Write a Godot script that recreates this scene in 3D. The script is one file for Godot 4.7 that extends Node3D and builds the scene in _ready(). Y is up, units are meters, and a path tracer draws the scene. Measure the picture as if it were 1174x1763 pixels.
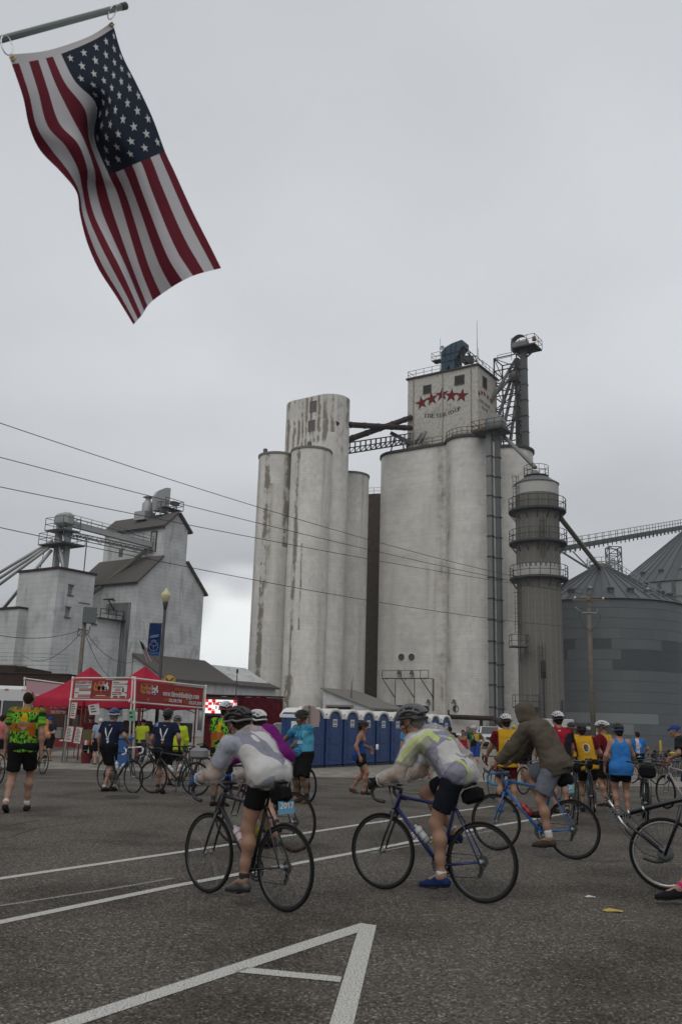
extends Node3D
# A street full of cyclists in front of grain elevators, under an overcast sky.
# World: camera at the origin of x and z, looking along -z; the town's grid is turned by GRID degrees.
const F := 1510.0
const CENTRE := Vector2(587.0, 881.5)
const EYE := 1.5
const GRID := 34.2
var cam_basis := Basis()
var M := {}
var used := {}
var meshes := {}
var rng := RandomNumberGenerator.new()

# ------------------------------------------------------------ camera geometry
func solve_camera() -> void:
	var u := Vector3(183.0, 6331.0, -F).normalized()
	var f := Vector3(0, 0, -1)
	f = (f - u * f.dot(u)).normalized()
	var r := f.cross(u)
	cam_basis = Basis(r, u, -f).transposed()

func ray(x: float, y: float) -> Vector3:
	return cam_basis * Vector3(x - CENTRE.x, CENTRE.y - y, -F)

func ground_y(z: float) -> float:
	var d := -z
	return -0.32 * clampf((d - 14.0) / 20.0, 0.0, 1.0) - 0.002 * clampf(d - 34.0, 0.0, 60.0)

func gp(x: float, y: float) -> Vector3:      # the point of the ground seen at a pixel of the photograph
	var d := ray(x, y)
	var lo := 0.0
	var hi := 0.5
	for k in 50:
		var m := (lo + hi) * 0.5
		var p := Vector3(0, EYE, 0) + d * m
		if p.y > ground_y(p.z):
			lo = m
		else:
			hi = m
	return Vector3(0, EYE, 0) + d * lo

func at(x: float, y: float, depth: float) -> Vector3:
	var d := ray(x, y)
	return Vector3(0, EYE, 0) + d * (depth / -d.z)

func grid_to_world(gx: float, gz: float) -> Vector3:
	var c := cos(deg_to_rad(GRID))
	var s := sin(deg_to_rad(GRID))
	return Vector3(gx * c - gz * s, 0, gx * s + gz * c)

# ------------------------------------------------------------ naming
func numbered(called: String) -> String:
	if not used.has(called):
		used[called] = 0
		return called
	used[called] += 1
	return "%s_%03d" % [called, used[called]]

func tag(o: Node, label: String, category: String, group := "", kind := "") -> Node:
	if label: o.set_meta("label", label)
	if category: o.set_meta("category", category)
	if group: o.set_meta("group", group)
	if kind: o.set_meta("kind", kind)
	return o

func thing(called: String, label: String, category: String, pos := Vector3.ZERO, turn := 0.0, group := "") -> Node3D:
	var o := Node3D.new()
	o.name = numbered(called)
	add_child(o)
	o.position = pos
	o.rotation.y = turn
	tag(o, label, category, group)
	return o

func gthing(called: String, label: String, category: String, gx: float, gz: float, y: float, group := "") -> Node3D:
	var p := grid_to_world(gx, gz)
	p.y = y
	return thing(called, label, category, p, deg_to_rad(-GRID), group)

func put(mesh: Mesh, called: String, m: Material, parent: Node) -> MeshInstance3D:
	var o := MeshInstance3D.new()
	o.mesh = mesh
	o.material_override = m
	if parent == self:
		o.name = numbered(called)
		add_child(o)
	else:
		o.name = called
		parent.add_child(o, true)
	return o

func aim(dir: Vector3) -> float:              # rotation.y that turns local +x to this direction
	return atan2(-dir.z, dir.x)

# ------------------------------------------------------------ materials
func lin(r: float, g: float, b: float) -> Color:
	return Color(r, g, b).linear_to_srgb()

func mat(key: String, c := Color.WHITE, rough := 0.8, metal := 0.0) -> StandardMaterial3D:
	if M.has(key):
		return M[key]
	var m := StandardMaterial3D.new()
	m.resource_name = key
	m.albedo_color = c
	m.roughness = rough
	m.metallic = metal
	if rough > 0.7: m.metallic_specular = 0.2
	M[key] = m
	return m

func noise_tex(sd: int, freq: float, colors: Array, stops: Array, size := 512, octaves := 4, kind := FastNoiseLite.TYPE_SIMPLEX_SMOOTH, normal := 0.0) -> NoiseTexture2D:
	var n := FastNoiseLite.new()
	n.seed = sd
	n.noise_type = kind
	n.frequency = freq
	n.fractal_octaves = octaves
	if kind == FastNoiseLite.TYPE_CELLULAR:
		n.cellular_return_type = FastNoiseLite.RETURN_CELL_VALUE
		n.fractal_type = FastNoiseLite.FRACTAL_NONE
	var t := NoiseTexture2D.new()
	t.width = size
	t.height = size
	t.seamless = true
	t.noise = n
	if normal > 0.0:
		t.as_normal_map = true
		t.bump_strength = normal
	else:
		var g := Gradient.new()
		g.offsets = PackedFloat32Array(stops)
		var cs := PackedColorArray()
		for c in colors: cs.append(c)
		g.colors = cs
		t.color_ramp = g
	return t

func tri(m: StandardMaterial3D, scale: Vector3, world := true) -> void:
	m.uv1_triplanar = true
	m.uv1_world_triplanar = world
	m.uv1_scale = scale

# ------------------------------------------------------------ mesh building
class MB:
	var st := SurfaceTool.new()
	var xf := Transform3D()
	func _init(smooth := false) -> void:
		st.begin(Mesh.PRIMITIVE_TRIANGLES)
		st.set_smooth_group(0 if smooth else -1)
	func smooth(on: bool) -> MB:
		st.set_smooth_group(0 if on else -1)
		return self
	func v(p: Vector3, uv := Vector2.ZERO) -> void:
		st.set_uv(uv)
		st.add_vertex(xf * p)
	func tri3(a: Vector3, b: Vector3, c: Vector3) -> void:
		v(a); v(b); v(c)
	func quad(a: Vector3, b: Vector3, c: Vector3, d: Vector3, ua := Vector2(0, 0), ub := Vector2(1, 0), uc := Vector2(1, 1), ud := Vector2(0, 1)) -> void:
		v(a, ua); v(b, ub); v(c, uc)
		v(a, ua); v(c, uc); v(d, ud)
	func box(c: Vector3, s: Vector3, b := Basis()) -> MB:
		var h := s * 0.5
		var p := []
		for i in 8:
			p.append(c + b * Vector3(h.x if i & 1 else -h.x, h.y if i & 2 else -h.y, h.z if i & 4 else -h.z))
		quad(p[4], p[6], p[7], p[5]); quad(p[1], p[3], p[2], p[0])
		quad(p[5], p[7], p[3], p[1]); quad(p[0], p[2], p[6], p[4])
		quad(p[6], p[2], p[3], p[7]); quad(p[0], p[4], p[5], p[1])
		return self
	func span(lo: Vector3, hi: Vector3) -> MB:
		return box((lo + hi) * 0.5, hi - lo)
	func cbox(c: Vector3, s: Vector3, ch: float, b := Basis()) -> MB:   # a box with chamfered vertical and top edges
		var h := s * 0.5
		var ring := func(ix: float, y: float) -> Array:
			var hx := h.x - ix
			var hz := h.z - ix
			var k := ch
			return [Vector3(-hx + k, y, hz), Vector3(hx - k, y, hz), Vector3(hx, y, hz - k), Vector3(hx, y, -hz + k), Vector3(hx - k, y, -hz), Vector3(-hx + k, y, -hz), Vector3(-hx, y, -hz + k), Vector3(-hx, y, hz - k)]
		var rings := [ring.call(ch, -h.y), ring.call(0.0, -h.y + ch), ring.call(0.0, h.y - ch), ring.call(ch, h.y)]
		for r in 3:
			for i in 8:
				var j := (i + 1) % 8
				quad(c + b * rings[r][i], c + b * rings[r + 1][i], c + b * rings[r + 1][j], c + b * rings[r][j])
		for i in range(1, 7):
			tri3(c + b * rings[3][0], c + b * rings[3][i + 1], c + b * rings[3][i])
			tri3(c + b * rings[0][0], c + b * rings[0][i], c + b * rings[0][i + 1])
		return self
	func bar(a: Vector3, b: Vector3, w: float, h := -1.0) -> MB:
		if h < 0.0: h = w
		var d := b - a
		var up := Vector3.UP if absf(d.normalized().y) < 0.95 else Vector3(0, 0, 1)
		var x := d.normalized()
		var z := x.cross(up).normalized()
		return box((a + b) * 0.5, Vector3(d.length(), h, w), Basis(x, z.cross(x), z))
	func tube(pts: Array, radii: Variant, sides := 8, caps := true, flat := 1.0) -> MB:
		var n := pts.size()
		var rings := []
		var prev := Vector3.ZERO
		var run := 0.0
		var runs := []
		for i in n:
			var d: Vector3
			if i == 0: d = pts[1] - pts[0]
			elif i == n - 1: d = pts[i] - pts[i - 1]
			else: d = (pts[i + 1] - pts[i]).normalized() + (pts[i] - pts[i - 1]).normalized()
			d = d.normalized()
			if prev == Vector3.ZERO:
				prev = d.cross(Vector3.UP if absf(d.y) < 0.9 else Vector3(1, 0, 0)).normalized()
			prev = (prev - d * prev.dot(d)).normalized()
			var q := d.cross(prev)
			var r: float = radii[i] if radii is Array else radii
			var ring := PackedVector3Array()
			for k in sides:
				var a := TAU * k / sides
				ring.append(pts[i] + prev * cos(a) * r + q * sin(a) * r * flat)
			rings.append(ring)
			if i > 0: run += (pts[i] - pts[i - 1]).length()
			runs.append(run)
		for i in n - 1:
			for k in sides:
				var j := (k + 1) % sides
				var u0 := float(k) / sides
				var u1 := float(k + 1) / sides
				quad(rings[i][k], rings[i + 1][k], rings[i + 1][j], rings[i][j], Vector2(u0, runs[i]), Vector2(u0, runs[i + 1]), Vector2(u1, runs[i + 1]), Vector2(u1, runs[i]))
		if caps:
			for k in range(1, sides - 1):
				tri3(rings[0][0], rings[0][k], rings[0][k + 1])
				tri3(rings[n - 1][0], rings[n - 1][k + 1], rings[n - 1][k])
		return self
	func lathe(profile: Array, segs: int, c := Vector3.ZERO, b := Basis(), a0 := 0.0, a1 := TAU) -> MB:   # profile of Vector2(radius, height), turned round local y
		var n := profile.size()
		for s in segs:
			var t0 := a0 + (a1 - a0) * s / segs
			var t1 := a0 + (a1 - a0) * (s + 1) / segs
			var d0 := Vector3(cos(t0), 0, -sin(t0))
			var d1 := Vector3(cos(t1), 0, -sin(t1))
			for i in n - 1:
				var p: Vector2 = profile[i]
				var q: Vector2 = profile[i + 1]
				var u0 := float(s) / segs
				var u1 := float(s + 1) / segs
				var v0 := 1.0 - float(i) / (n - 1)
				var v1 := 1.0 - float(i + 1) / (n - 1)
				var A := c + b * (d0 * p.x + Vector3(0, p.y, 0))
				var B := c + b * (d0 * q.x + Vector3(0, q.y, 0))
				var C := c + b * (d1 * q.x + Vector3(0, q.y, 0))
				var D := c + b * (d1 * p.x + Vector3(0, p.y, 0))
				if q.x < 1e-5:
					v(A, Vector2(u0, v0)); v(B, Vector2(u0, v1)); v(D, Vector2(u1, v0))
				elif p.x < 1e-5:
					v(A, Vector2(u0, v0)); v(B, Vector2(u0, v1)); v(C, Vector2(u1, v1))
				else:
					quad(A, B, C, D, Vector2(u0, v0), Vector2(u0, v1), Vector2(u1, v1), Vector2(u1, v0))
		return self
	func prism(poly: Array, o: Vector3, ex: Vector3, ey: Vector3, depth: Vector3) -> MB:   # a flat outline given thickness
		var pts := PackedVector2Array(poly)
		var idx := Geometry2D.triangulate_polygon(pts)
		var f := []
		for p in poly: f.append(o + ex * p.x + ey * p.y)
		for i in range(0, idx.size(), 3):
			var a: Vector3 = f[idx[i]]
			var bb: Vector3 = f[idx[i + 1]]
			var c: Vector3 = f[idx[i + 2]]
			tri3(a, bb, c)
			tri3(a + depth, c + depth, bb + depth)
		for i in f.size():
			var j := (i + 1) % f.size()
			quad(f[i], f[i] + depth, f[j] + depth, f[j])
		return self
	func done() -> ArrayMesh:
		st.generate_normals()
		st.index()
		return st.commit()

func rail(mb: MB, pts: Array, h: float, w: float, mids := 1, posts := true) -> void:   # a guard rail along a polyline
	for i in pts.size():
		if posts: mb.bar(pts[i], pts[i] + Vector3(0, h, 0), w)
		if i > 0:
			for k in mids + 1:
				var up := Vector3(0, h * (k + 1) / (mids + 1), 0)
				mb.bar(pts[i - 1] + up, pts[i] + up, w)

func split(a: Vector3, b: Vector3, n: int) -> Array:
	var r := []
	for i in n + 1: r.append(a.lerp(b, float(i) / n))
	return r

func lattice(mb: MB, base: Vector3, top: Vector3, wx: float, wz: float, n: int, t: float) -> void:   # a braced four-post tower
	var c := [Vector3(-wx, 0, -wz), Vector3(wx, 0, -wz), Vector3(wx, 0, wz), Vector3(-wx, 0, wz)]
	for k in 4:
		mb.bar(base + c[k], top + c[k], t)
	for i in n:
		var lo := base.lerp(top, float(i) / n)
		var hi := base.lerp(top, float(i + 1) / n)
		for k in 4:
			var j := (k + 1) % 4
			mb.bar(hi + c[k], hi + c[j], t * 0.8)
			if (i + k) % 2: mb.bar(lo + c[k], hi + c[j], t * 0.6)
			else: mb.bar(lo + c[j], hi + c[k], t * 0.6)

# ------------------------------------------------------------ sky, sun, camera
func make_world() -> void:
	solve_camera()
	var cam := Camera3D.new()
	cam.name = "camera"
	add_child(cam)
	cam.transform = Transform3D(cam_basis, Vector3(0, EYE, 0))
	cam.fov = rad_to_deg(2.0 * atan(881.5 / F))
	cam.near = 0.1
	cam.far = 3000.0
	cam.current = true
	var lens := CameraAttributesPhysical.new()      # a 31 mm full-frame lens at f/4, focused on the far street
	lens.frustum_focal_length = 12.0 / (881.5 / F)
	lens.frustum_focus_distance = 24.0
	lens.exposure_aperture = 3.2
	lens.frustum_near = 0.1
	lens.frustum_far = 3000.0
	cam.attributes = lens
	var sun := DirectionalLight3D.new()
	sun.name = "sun"
	add_child(sun)
	sun.light_energy = 0.32
	sun.light_color = Color(1.0, 0.97, 0.93)
	sun.light_angular_distance = 60.0
	sun.shadow_enabled = true
	sun.look_at_from_position(Vector3(-20, 70, 55), Vector3.ZERO)
	var env := Environment.new()
	env.background_mode = Environment.BG_SKY
	env.tonemap_mode = Environment.TONE_MAPPER_LINEAR
	env.tonemap_exposure = 1.0
	env.sdfgi_enabled = true
	env.ssao_enabled = true
	env.ssil_enabled = true
	var sky := Sky.new()
	var pm := PanoramaSkyMaterial.new()
	pm.panorama = sky_texture()
	sky.sky_material = pm
	env.sky = sky
	env.fog_enabled = true
	env.fog_density = 0.0003
	env.fog_light_color = Color(0.78, 0.81, 0.84)
	var we := WorldEnvironment.new()
	we.name = "world_environment"
	we.environment = env
	add_child(we)

func sky_texture() -> ImageTexture:
	var w := 1024
	var h := 512
	var im := Image.create(w, h, false, Image.FORMAT_RGB8)
	var n := FastNoiseLite.new()
	n.seed = 5
	n.frequency = 1.3
	n.fractal_octaves = 4
	var n2 := FastNoiseLite.new()
	n2.seed = 11
	n2.frequency = 0.7
	n2.fractal_octaves = 3
	for j in h:
		var el := PI * (0.5 - (j + 0.5) / h)
		for i in w:
			if j > h / 2 + 2:
				im.set_pixel(i, j, Color(0.36, 0.36, 0.35))
				continue
			var az := TAU * (i + 0.5) / w
			var d := Vector3(sin(az) * cos(el), sin(el), -cos(az) * cos(el))
			# sheet of stratus: noise looked up on a flat layer, squeezed towards the horizon
			var k := 1.0 / (maxf(d.y, 0.0) + 0.22)
			var p := Vector3(d.x * k, d.z * k, 0.0)
			var a := n.get_noise_3d(p.x, p.y, 0.3)
			var b := n2.get_noise_3d(p.x * 1.3 + 7.0, p.y * 1.3, 2.0)
			var deg := rad_to_deg(el)
			var g := 0.70 + 0.125 * smoothstep(3.0, 22.0, deg) - 0.03 * smoothstep(26.0, 50.0, deg) + 0.035 * a + 0.05 * b
			# a break in the sheet low down in the north-west, ragged by the same noise
			var daz := wrapf(az + 0.14, -PI, PI)
			var edge := deg - 8.2 + 4.0 * a + 3.0 * b + absf(daz) * 20.0
			var gap := smoothstep(1.6, -1.8, edge)
			g = lerpf(g, 1.0, gap)
			im.set_pixel(i, j, Color(g * 0.985, g * 1.0, g * 1.022 if gap < 0.5 else g))
	return ImageTexture.create_from_image(im)

# ------------------------------------------------------------ shared materials
func make_materials() -> void:
	var asphalt := mat("asphalt", Color.WHITE, 0.9)
	asphalt.albedo_texture = noise_tex(3, 0.12, [lin(.036, .0325, .028), lin(.075, .0675, .058), lin(.112, .101, .088), lin(.158, .144, .126), lin(.32, .297, .265)], [0.0, 0.35, 0.68, 0.92, 1.0], 1024, 1, FastNoiseLite.TYPE_CELLULAR)
	asphalt.normal_enabled = true
	asphalt.normal_texture = noise_tex(3, 0.1, [], [], 1024, 3, FastNoiseLite.TYPE_SIMPLEX_SMOOTH, 3.0)
	asphalt.normal_scale = 0.8
	asphalt.metallic_specular = 0.25
	asphalt.detail_enabled = true
	asphalt.detail_blend_mode = BaseMaterial3D.BLEND_MODE_MUL
	asphalt.detail_albedo = noise_tex(9, 0.008, [lin(.6, .585, .565), lin(.88, .875, .87), lin(1, 1, 1)], [0.25, 0.5, 0.75], 1024, 7)
	asphalt.detail_uv_layer = BaseMaterial3D.DETAIL_UV_2
	tri(asphalt, Vector3.ONE * 0.62)
	asphalt.uv2_triplanar = true
	asphalt.uv2_world_triplanar = true
	asphalt.uv2_scale = Vector3.ONE * 0.06
	var conc := mat("pale_concrete", Color.WHITE, 0.92)
	conc.albedo_texture = noise_tex(21, 0.012, [lin(.15, .135, .115), lin(.21, .195, .17), lin(.25, .235, .21)], [0.2, 0.5, 0.85], 1024, 7)
	tri(conc, Vector3.ONE * 0.11)
	var paint := mat("road_paint", Color.WHITE, 0.85)
	paint.albedo_texture = noise_tex(31, 0.09, [lin(.13, .125, .115), lin(.38, .375, .355), lin(.52, .515, .495)], [0.26, 0.38, 0.66], 1024, 6)
	tri(paint, Vector3.ONE * 0.7)
	var old_paint := mat("worn_road_paint", Color.WHITE, 0.88)
	old_paint.albedo_texture = noise_tex(33, 0.07, [lin(.09, .085, .078), lin(.22, .215, .2), lin(.38, .375, .36)], [0.3, 0.5, 0.8], 1024, 5)
	tri(old_paint, Vector3.ONE * 0.7)
	mat("steel_grey", lin(.18, .187, .183), 0.65, 0.1)
	mat("galvanised", lin(.27, .285, .29), 0.5, 0.45)
	mat("galvanised_dark", lin(.10, .108, .108), 0.65, 0.15)
	mat("dark_steel", lin(.045, .045, .047), 0.65, 0.2)
	mat("rust_brown", lin(.055, .04, .035), 0.85)
	mat("black_rubber", lin(.012, .012, .012), 0.75)
	mat("black_plastic", lin(.016, .016, .017), 0.5)
	mat("black_cloth", lin(.008, .008, .009), 0.95)
	mat("chrome", lin(.55, .55, .55), 0.3, 0.9)
	mat("white_plastic", lin(.72, .72, .7), 0.45)
	mat("dirty_glass", lin(.05, .055, .055), 0.2)
	mat("blue_leg", lin(.018, .05, .085), 0.6)
	mat("blue_leg_dark", lin(.008, .02, .035), 0.6)
	mat("wire", lin(.03, .03, .032), 0.7)
	var wood := mat("grey_wood", Color.WHITE, 0.9)
	wood.albedo_texture = noise_tex(41, 0.02, [lin(.09, .075, .06), lin(.15, .13, .11), lin(.2, .18, .155)], [0.2, 0.5, 0.8], 256, 4)
	tri(wood, Vector3(6, 0.35, 6), false)
	var shingle := mat("shingle_roof", Color.WHITE, 0.95)
	shingle.albedo_texture = noise_tex(43, 0.06, [lin(.05, .045, .041), lin(.098, .09, .084), lin(.19, .182, .175)], [0.25, 0.5, 0.8], 512, 5)
	tri(shingle, Vector3.ONE * 0.35)
	var wall := mat("elevator_wall", Color.WHITE, 0.85)
	wall.albedo_texture = wall_texture(51)
	var wall2 := mat("annex_wall", Color.WHITE, 0.88)
	wall2.albedo_texture = wall_texture(57)
	var brick := mat("brown_brick", Color.WHITE, 0.95)
	brick.albedo_texture = noise_tex(61, 0.1, [lin(.03, .02, .016), lin(.052, .034, .027), lin(.075, .05, .04)], [0.2, 0.5, 0.8], 256, 4)
	tri(brick, Vector3(0.4, 1.8, 0.4))

func wall_texture(sd: int) -> ImageTexture:   # painted sheet cladding, weathered in vertical runs, with faint horizontal laps
	var w := 256
	var h := 256
	var im := Image.create(w, h, false, Image.FORMAT_RGB8)
	var n := FastNoiseLite.new()
	n.seed = sd
	n.frequency = 0.012
	n.fractal_octaves = 5
	var r := RandomNumberGenerator.new()
	r.seed = sd
	for j in h:
		var lap := 0.8 if j % 12 == 0 else 1.0
		for i in w:
			var a := n.get_noise_2d(i * 2.6, j * 0.55)
			var b := n.get_noise_2d(i * 1.1 + 300.0, j * 1.1)
			var g := (0.52 + 0.16 * b + 0.09 * a) * lap
			var dirt := clampf((a - 0.22) * 2.2, 0.0, 0.8)
			g = lerpf(g, 0.2, dirt) + r.randf_range(-.012, .012)
			im.set_pixel(i, j, lin(g * .97, g * 1.0, g * 1.0))
	return ImageTexture.create_from_image(im)

func silo_texture(sd: int, tone: Color, runs: Array, grime: float) -> ImageTexture:
	# slip-formed concrete: faint lift lines, blotches, board marks; runs: [u, half width, v top, v bottom, strength] are dark weather streaks
	var w := 256
	var h := 640
	var im := Image.create(w, h, false, Image.FORMAT_RGB8)
	var n := FastNoiseLite.new()
	n.seed = sd
	n.frequency = 0.02
	n.fractal_octaves = 5
	var r := RandomNumberGenerator.new()
	r.seed = sd
	var lift := []
	for j in h: lift.append(r.randf_range(0.84, 1.03) if j % 5 == 0 else r.randf_range(.98, 1.02))
	for j in h:
		var v := float(j) / h
		for i in w:
			var u := float(i) / w
			# the noise runs round the silo without a seam
			var cx := cos(TAU * u) * 40.0
			var cz := sin(TAU * u) * 40.0
			var a := n.get_noise_3d(cx * 2.2, j * 0.35, cz * 2.2)
			var b := n.get_noise_3d(cx + 500.0, j * 0.8, cz)
			var c := n.get_noise_3d(cx * 5.0, j * 3.0 + 900.0, cz * 5.0)
			var g: float = (1.0 + 0.16 * b + 0.12 * a + 0.16 * c) * lift[j]
			var e := n.get_noise_3d(cx * 7.0, j * 0.16 + 70.0, cz * 7.0)
			var dirt := clampf((a + 0.4 * c - 0.2) * 2.0, 0.0, 1.0) * grime
			for k in runs:
				var du := absf(wrapf(u - k[0] - 0.015 * b, -0.5, 0.5))
				if du < k[1] and v > k[2] and v < k[3]:
					var fall: float = 1.0 - du / k[1]
					dirt = maxf(dirt, clampf(fall * k[4] * (0.46 + 0.8 * e + 0.9 * c + 0.9 * b), 0.0, 0.85))
			g += r.randf_range(-.02, .02)
			var col := Color(tone.r * g, tone.g * g, tone.b * g).lerp(Color(.16, .135, .1), dirt)
			im.set_pixel(i, j, Color(maxf(col.r, 0.01), maxf(col.g, 0.01), maxf(col.b, 0.01)).linear_to_srgb())
	return ImageTexture.create_from_image(im)

func silo_mat(key: String, sd: int, tone: Color, runs: Array, grime: float) -> StandardMaterial3D:
	var m := mat(key, Color.WHITE, 0.92)
	m.albedo_texture = silo_texture(sd, tone, runs, grime)
	return m

# ------------------------------------------------------------ ground and markings
func strip(pts: Array, width: float, lift: float) -> ArrayMesh:   # a painted line along ground points, end to end
	var mb := MB.new(true)
	for s in pts.size() - 1:
		var a: Vector3 = pts[s]
		var b: Vector3 = pts[s + 1]
		var n := maxi(1, int((b - a).length() / 1.5))
		var d := (b - a).normalized()
		var side := Vector3(-d.z, 0, d.x) * width * 0.5
		for i in n:
			var p := a.lerp(b, float(i) / n)
			var q := a.lerp(b, float(i + 1) / n)
			var c := [p - side, p + side, q + side, q - side]
			for k in 4: c[k].y = ground_y(c[k].z) + lift
			mb.quad(c[0], c[1], c[2], c[3])
	return mb.done()

func structure(mesh: Mesh, called: String, m: Material) -> MeshInstance3D:
	var o := put(mesh, called, m, self)
	o.set_meta("kind", "structure")
	return o

func make_ground() -> void:
	var mb := MB.new(true)
	var zs := [30.0, 0.0, -14.0, -19.0, -24.0, -29.0, -34.0, -60.0, -94.0, -300.0, -2000.0]
	for i in zs.size() - 1:
		var z0: float = zs[i]
		var z1: float = zs[i + 1]
		mb.quad(Vector3(-1500, ground_y(z0), z0), Vector3(-1500, ground_y(z1), z1), Vector3(1500, ground_y(z1), z1), Vector3(1500, ground_y(z0), z0))
	structure(mb.done(), "road", M.asphalt)
	# pale concrete yard beyond the parking stalls
	var yard := MB.new(true)
	var edge := [gp(-160, 1317), gp(60, 1323), gp(330, 1331), gp(470, 1336), gp(640, 1340), gp(800, 1346), gp(1000, 1352), gp(1300, 1358)]
	for i in edge.size() - 1:
		var n := 6
		for k in n:
			var a: Vector3 = edge[i].lerp(edge[i] + Vector3(0, 0, -75), float(k) / n)
			var b: Vector3 = edge[i].lerp(edge[i] + Vector3(0, 0, -75), float(k + 1) / n)
			var c: Vector3 = edge[i + 1].lerp(edge[i + 1] + Vector3(0, 0, -75), float(k + 1) / n)
			var d: Vector3 = edge[i + 1].lerp(edge[i + 1] + Vector3(0, 0, -75), float(k) / n)
			for q in 1:
				a.y = ground_y(a.z) + .006; b.y = ground_y(b.z) + .006; c.y = ground_y(c.z) + .006; d.y = ground_y(d.z) + .006
			mb = yard
			mb.quad(a, b, c, d)
	structure(yard.done(), "yard_pavement", M.pale_concrete)
	# painted lines, read off the photograph onto the ground
	structure(strip([gp(-60, 1522), gp(300, 1469), gp(620, 1420), gp(850, 1388)], 0.105, .004), "painted_line", M.road_paint)
	structure(strip([gp(-60, 1601), gp(300, 1526), gp(640, 1463), gp(900, 1414), gp(1000, 1396)], 0.105, .004), "painted_line", M.road_paint)
	structure(strip([gp(0, 1560), gp(190, 1531), gp(300, 1512)], 0.05, .003), "faded_painted_line", M.worn_road_paint)
	structure(strip([gp(640, 1469), gp(760, 1446), gp(860, 1428)], 0.06, .003), "faded_painted_line", M.worn_road_paint)
	for l in [[60, 1337, 330, 1342], [60, 1344, 330, 1350], [545, 1338, 760, 1356], [552, 1351, 770, 1370], [770, 1352, 1000, 1360]]:
		structure(strip([gp(l[0], l[1]), gp(l[2], l[3])], 0.09, .009), "stall_line", M.worn_road_paint)
	# the capital A stencilled for the stall row
	var apex := gp(632, 1592)
	var foot_l := gp(60, 1775)
	var foot_r := gp(583, 1790)
	var a_mark := MB.new(true)
	var quad_on := func(p: Array) -> void:
		var c := []
		for k in p:
			var g := gp(k[0], k[1])
			c.append(Vector3(g.x, .0045, g.z))
		a_mark.quad(c[0], c[1], c[2], c[3])
	quad_on.call([[620, 1590], [648, 1594], [606, 1775], [564, 1775]])
	quad_on.call([[619.5, 1590.3], [616.5, 1606], [76, 1786], [48, 1776]])
	quad_on.call([[425, 1666.5], [403, 1674.5], [585.5, 1692], [588, 1682.5]])
	structure(a_mark.done(), "painted_letter_a", M.road_paint)
	# cracks sealed in the asphalt and the manhole with its patch
	var mh := gp(212, 1373)
	var patch := MB.new(true)
	patch.lathe([Vector2(1.05, .0), Vector2(0.001, .0)], 24, Vector3(mh.x + .05, ground_y(mh.z) + .004, mh.z))
	var po := structure(patch.done(), "asphalt_patch", mat("asphalt_patch", lin(.085, .076, .066), .95))
	var hole := thing("manhole_cover", "dark round manhole cover set in the road's pale patch", "manhole cover", Vector3(mh.x, ground_y(mh.z), mh.z))
	put(MB.new(false).lathe([Vector2(.36, .0), Vector2(.36, .012), Vector2(.33, .014)], 28).done(), "frame", M.dark_steel, hole)
	var lid := MB.new(false).lathe([Vector2(.325, .011), Vector2(0.001, .011)], 28)
	for i in 9:
		var x := -.26 + .065 * i
		var l := sqrt(.3 * .3 - x * x)
		lid.box(Vector3(x, .013, 0), Vector3(.02, .006, 2 * l))
	put(lid.done(), "lid", mat("cast_iron", lin(.03, .028, .026), .7, .3), hole)
	for c in [[[20, 1440], [70, 1425], [130, 1418], [205, 1404]], [[70, 1362], [110, 1372], [160, 1376]], [[1010, 1480], [1040, 1484], [1090, 1482]], [[0, 1425], [60, 1413], [120, 1412]]]:
		var pts := []
		for p in c: pts.append(gp(p[0], p[1]))
		structure(strip(pts, .018, .0035), "tar_seam", mat("tar", lin(.018, .018, .018), .6))
	# litter
	var scrap := MB.new(false)
	for l in [[1055, 1570, "yellow paper scrap lying flat on the asphalt", lin(.4, .3, .08), .09], [1016, 1546, "pale paper scrap lying flat on the asphalt", lin(.45, .44, .42), .05]]:
		var g := gp(l[0], l[1])
		scrap = MB.new(false)
		var s: float = l[4]
		scrap.quad(Vector3(-s, .008, -s * .3), Vector3(-s * .2, .022, -s * .5), Vector3(s * .3, .012, s * .4), Vector3(-s * .7, .007, s * .3))
		scrap.quad(Vector3(-s * .2, .022, -s * .5), Vector3(s, .009, -s * .2), Vector3(s * .8, .007, s * .35), Vector3(s * .3, .012, s * .4))
		var o := put(scrap.done(), "paper_scrap", mat("scrap%d" % l[0], l[3], .8), self)
		o.position = g
		tag(o, l[2], "litter")

# ------------------------------------------------------------ grain elevators
func to_grid(p: Vector3) -> Vector3:
	var c := cos(deg_to_rad(GRID))
	var s := sin(deg_to_rad(GRID))
	return Vector3(p.x * c + p.z * s, p.y, -p.x * s + p.z * c)

func on_gz(x: float, y: float, gz: float) -> Vector3:      # grid point where a pixel's line of sight meets the wall plane gz
	var d := to_grid(ray(x, y))
	return Vector3(0, EYE, 0) + d * (gz / d.z)

func on_gx(x: float, y: float, gx: float) -> Vector3:
	var d := to_grid(ray(x, y))
	return Vector3(0, EYE, 0) + d * (gx / d.x)

func gat(x: float, y: float, depth: float) -> Vector3:
	return to_grid(at(x, y, depth))

func cyl(r: float, y0: float, y1: float, c: Vector3, segs := 40) -> ArrayMesh:
	return MB.new(true).lathe([Vector2(r, y0), Vector2(r, y1)], segs, c).smooth(false).lathe([Vector2(r, y1), Vector2(0.001, y1)], segs, c).done()

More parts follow.
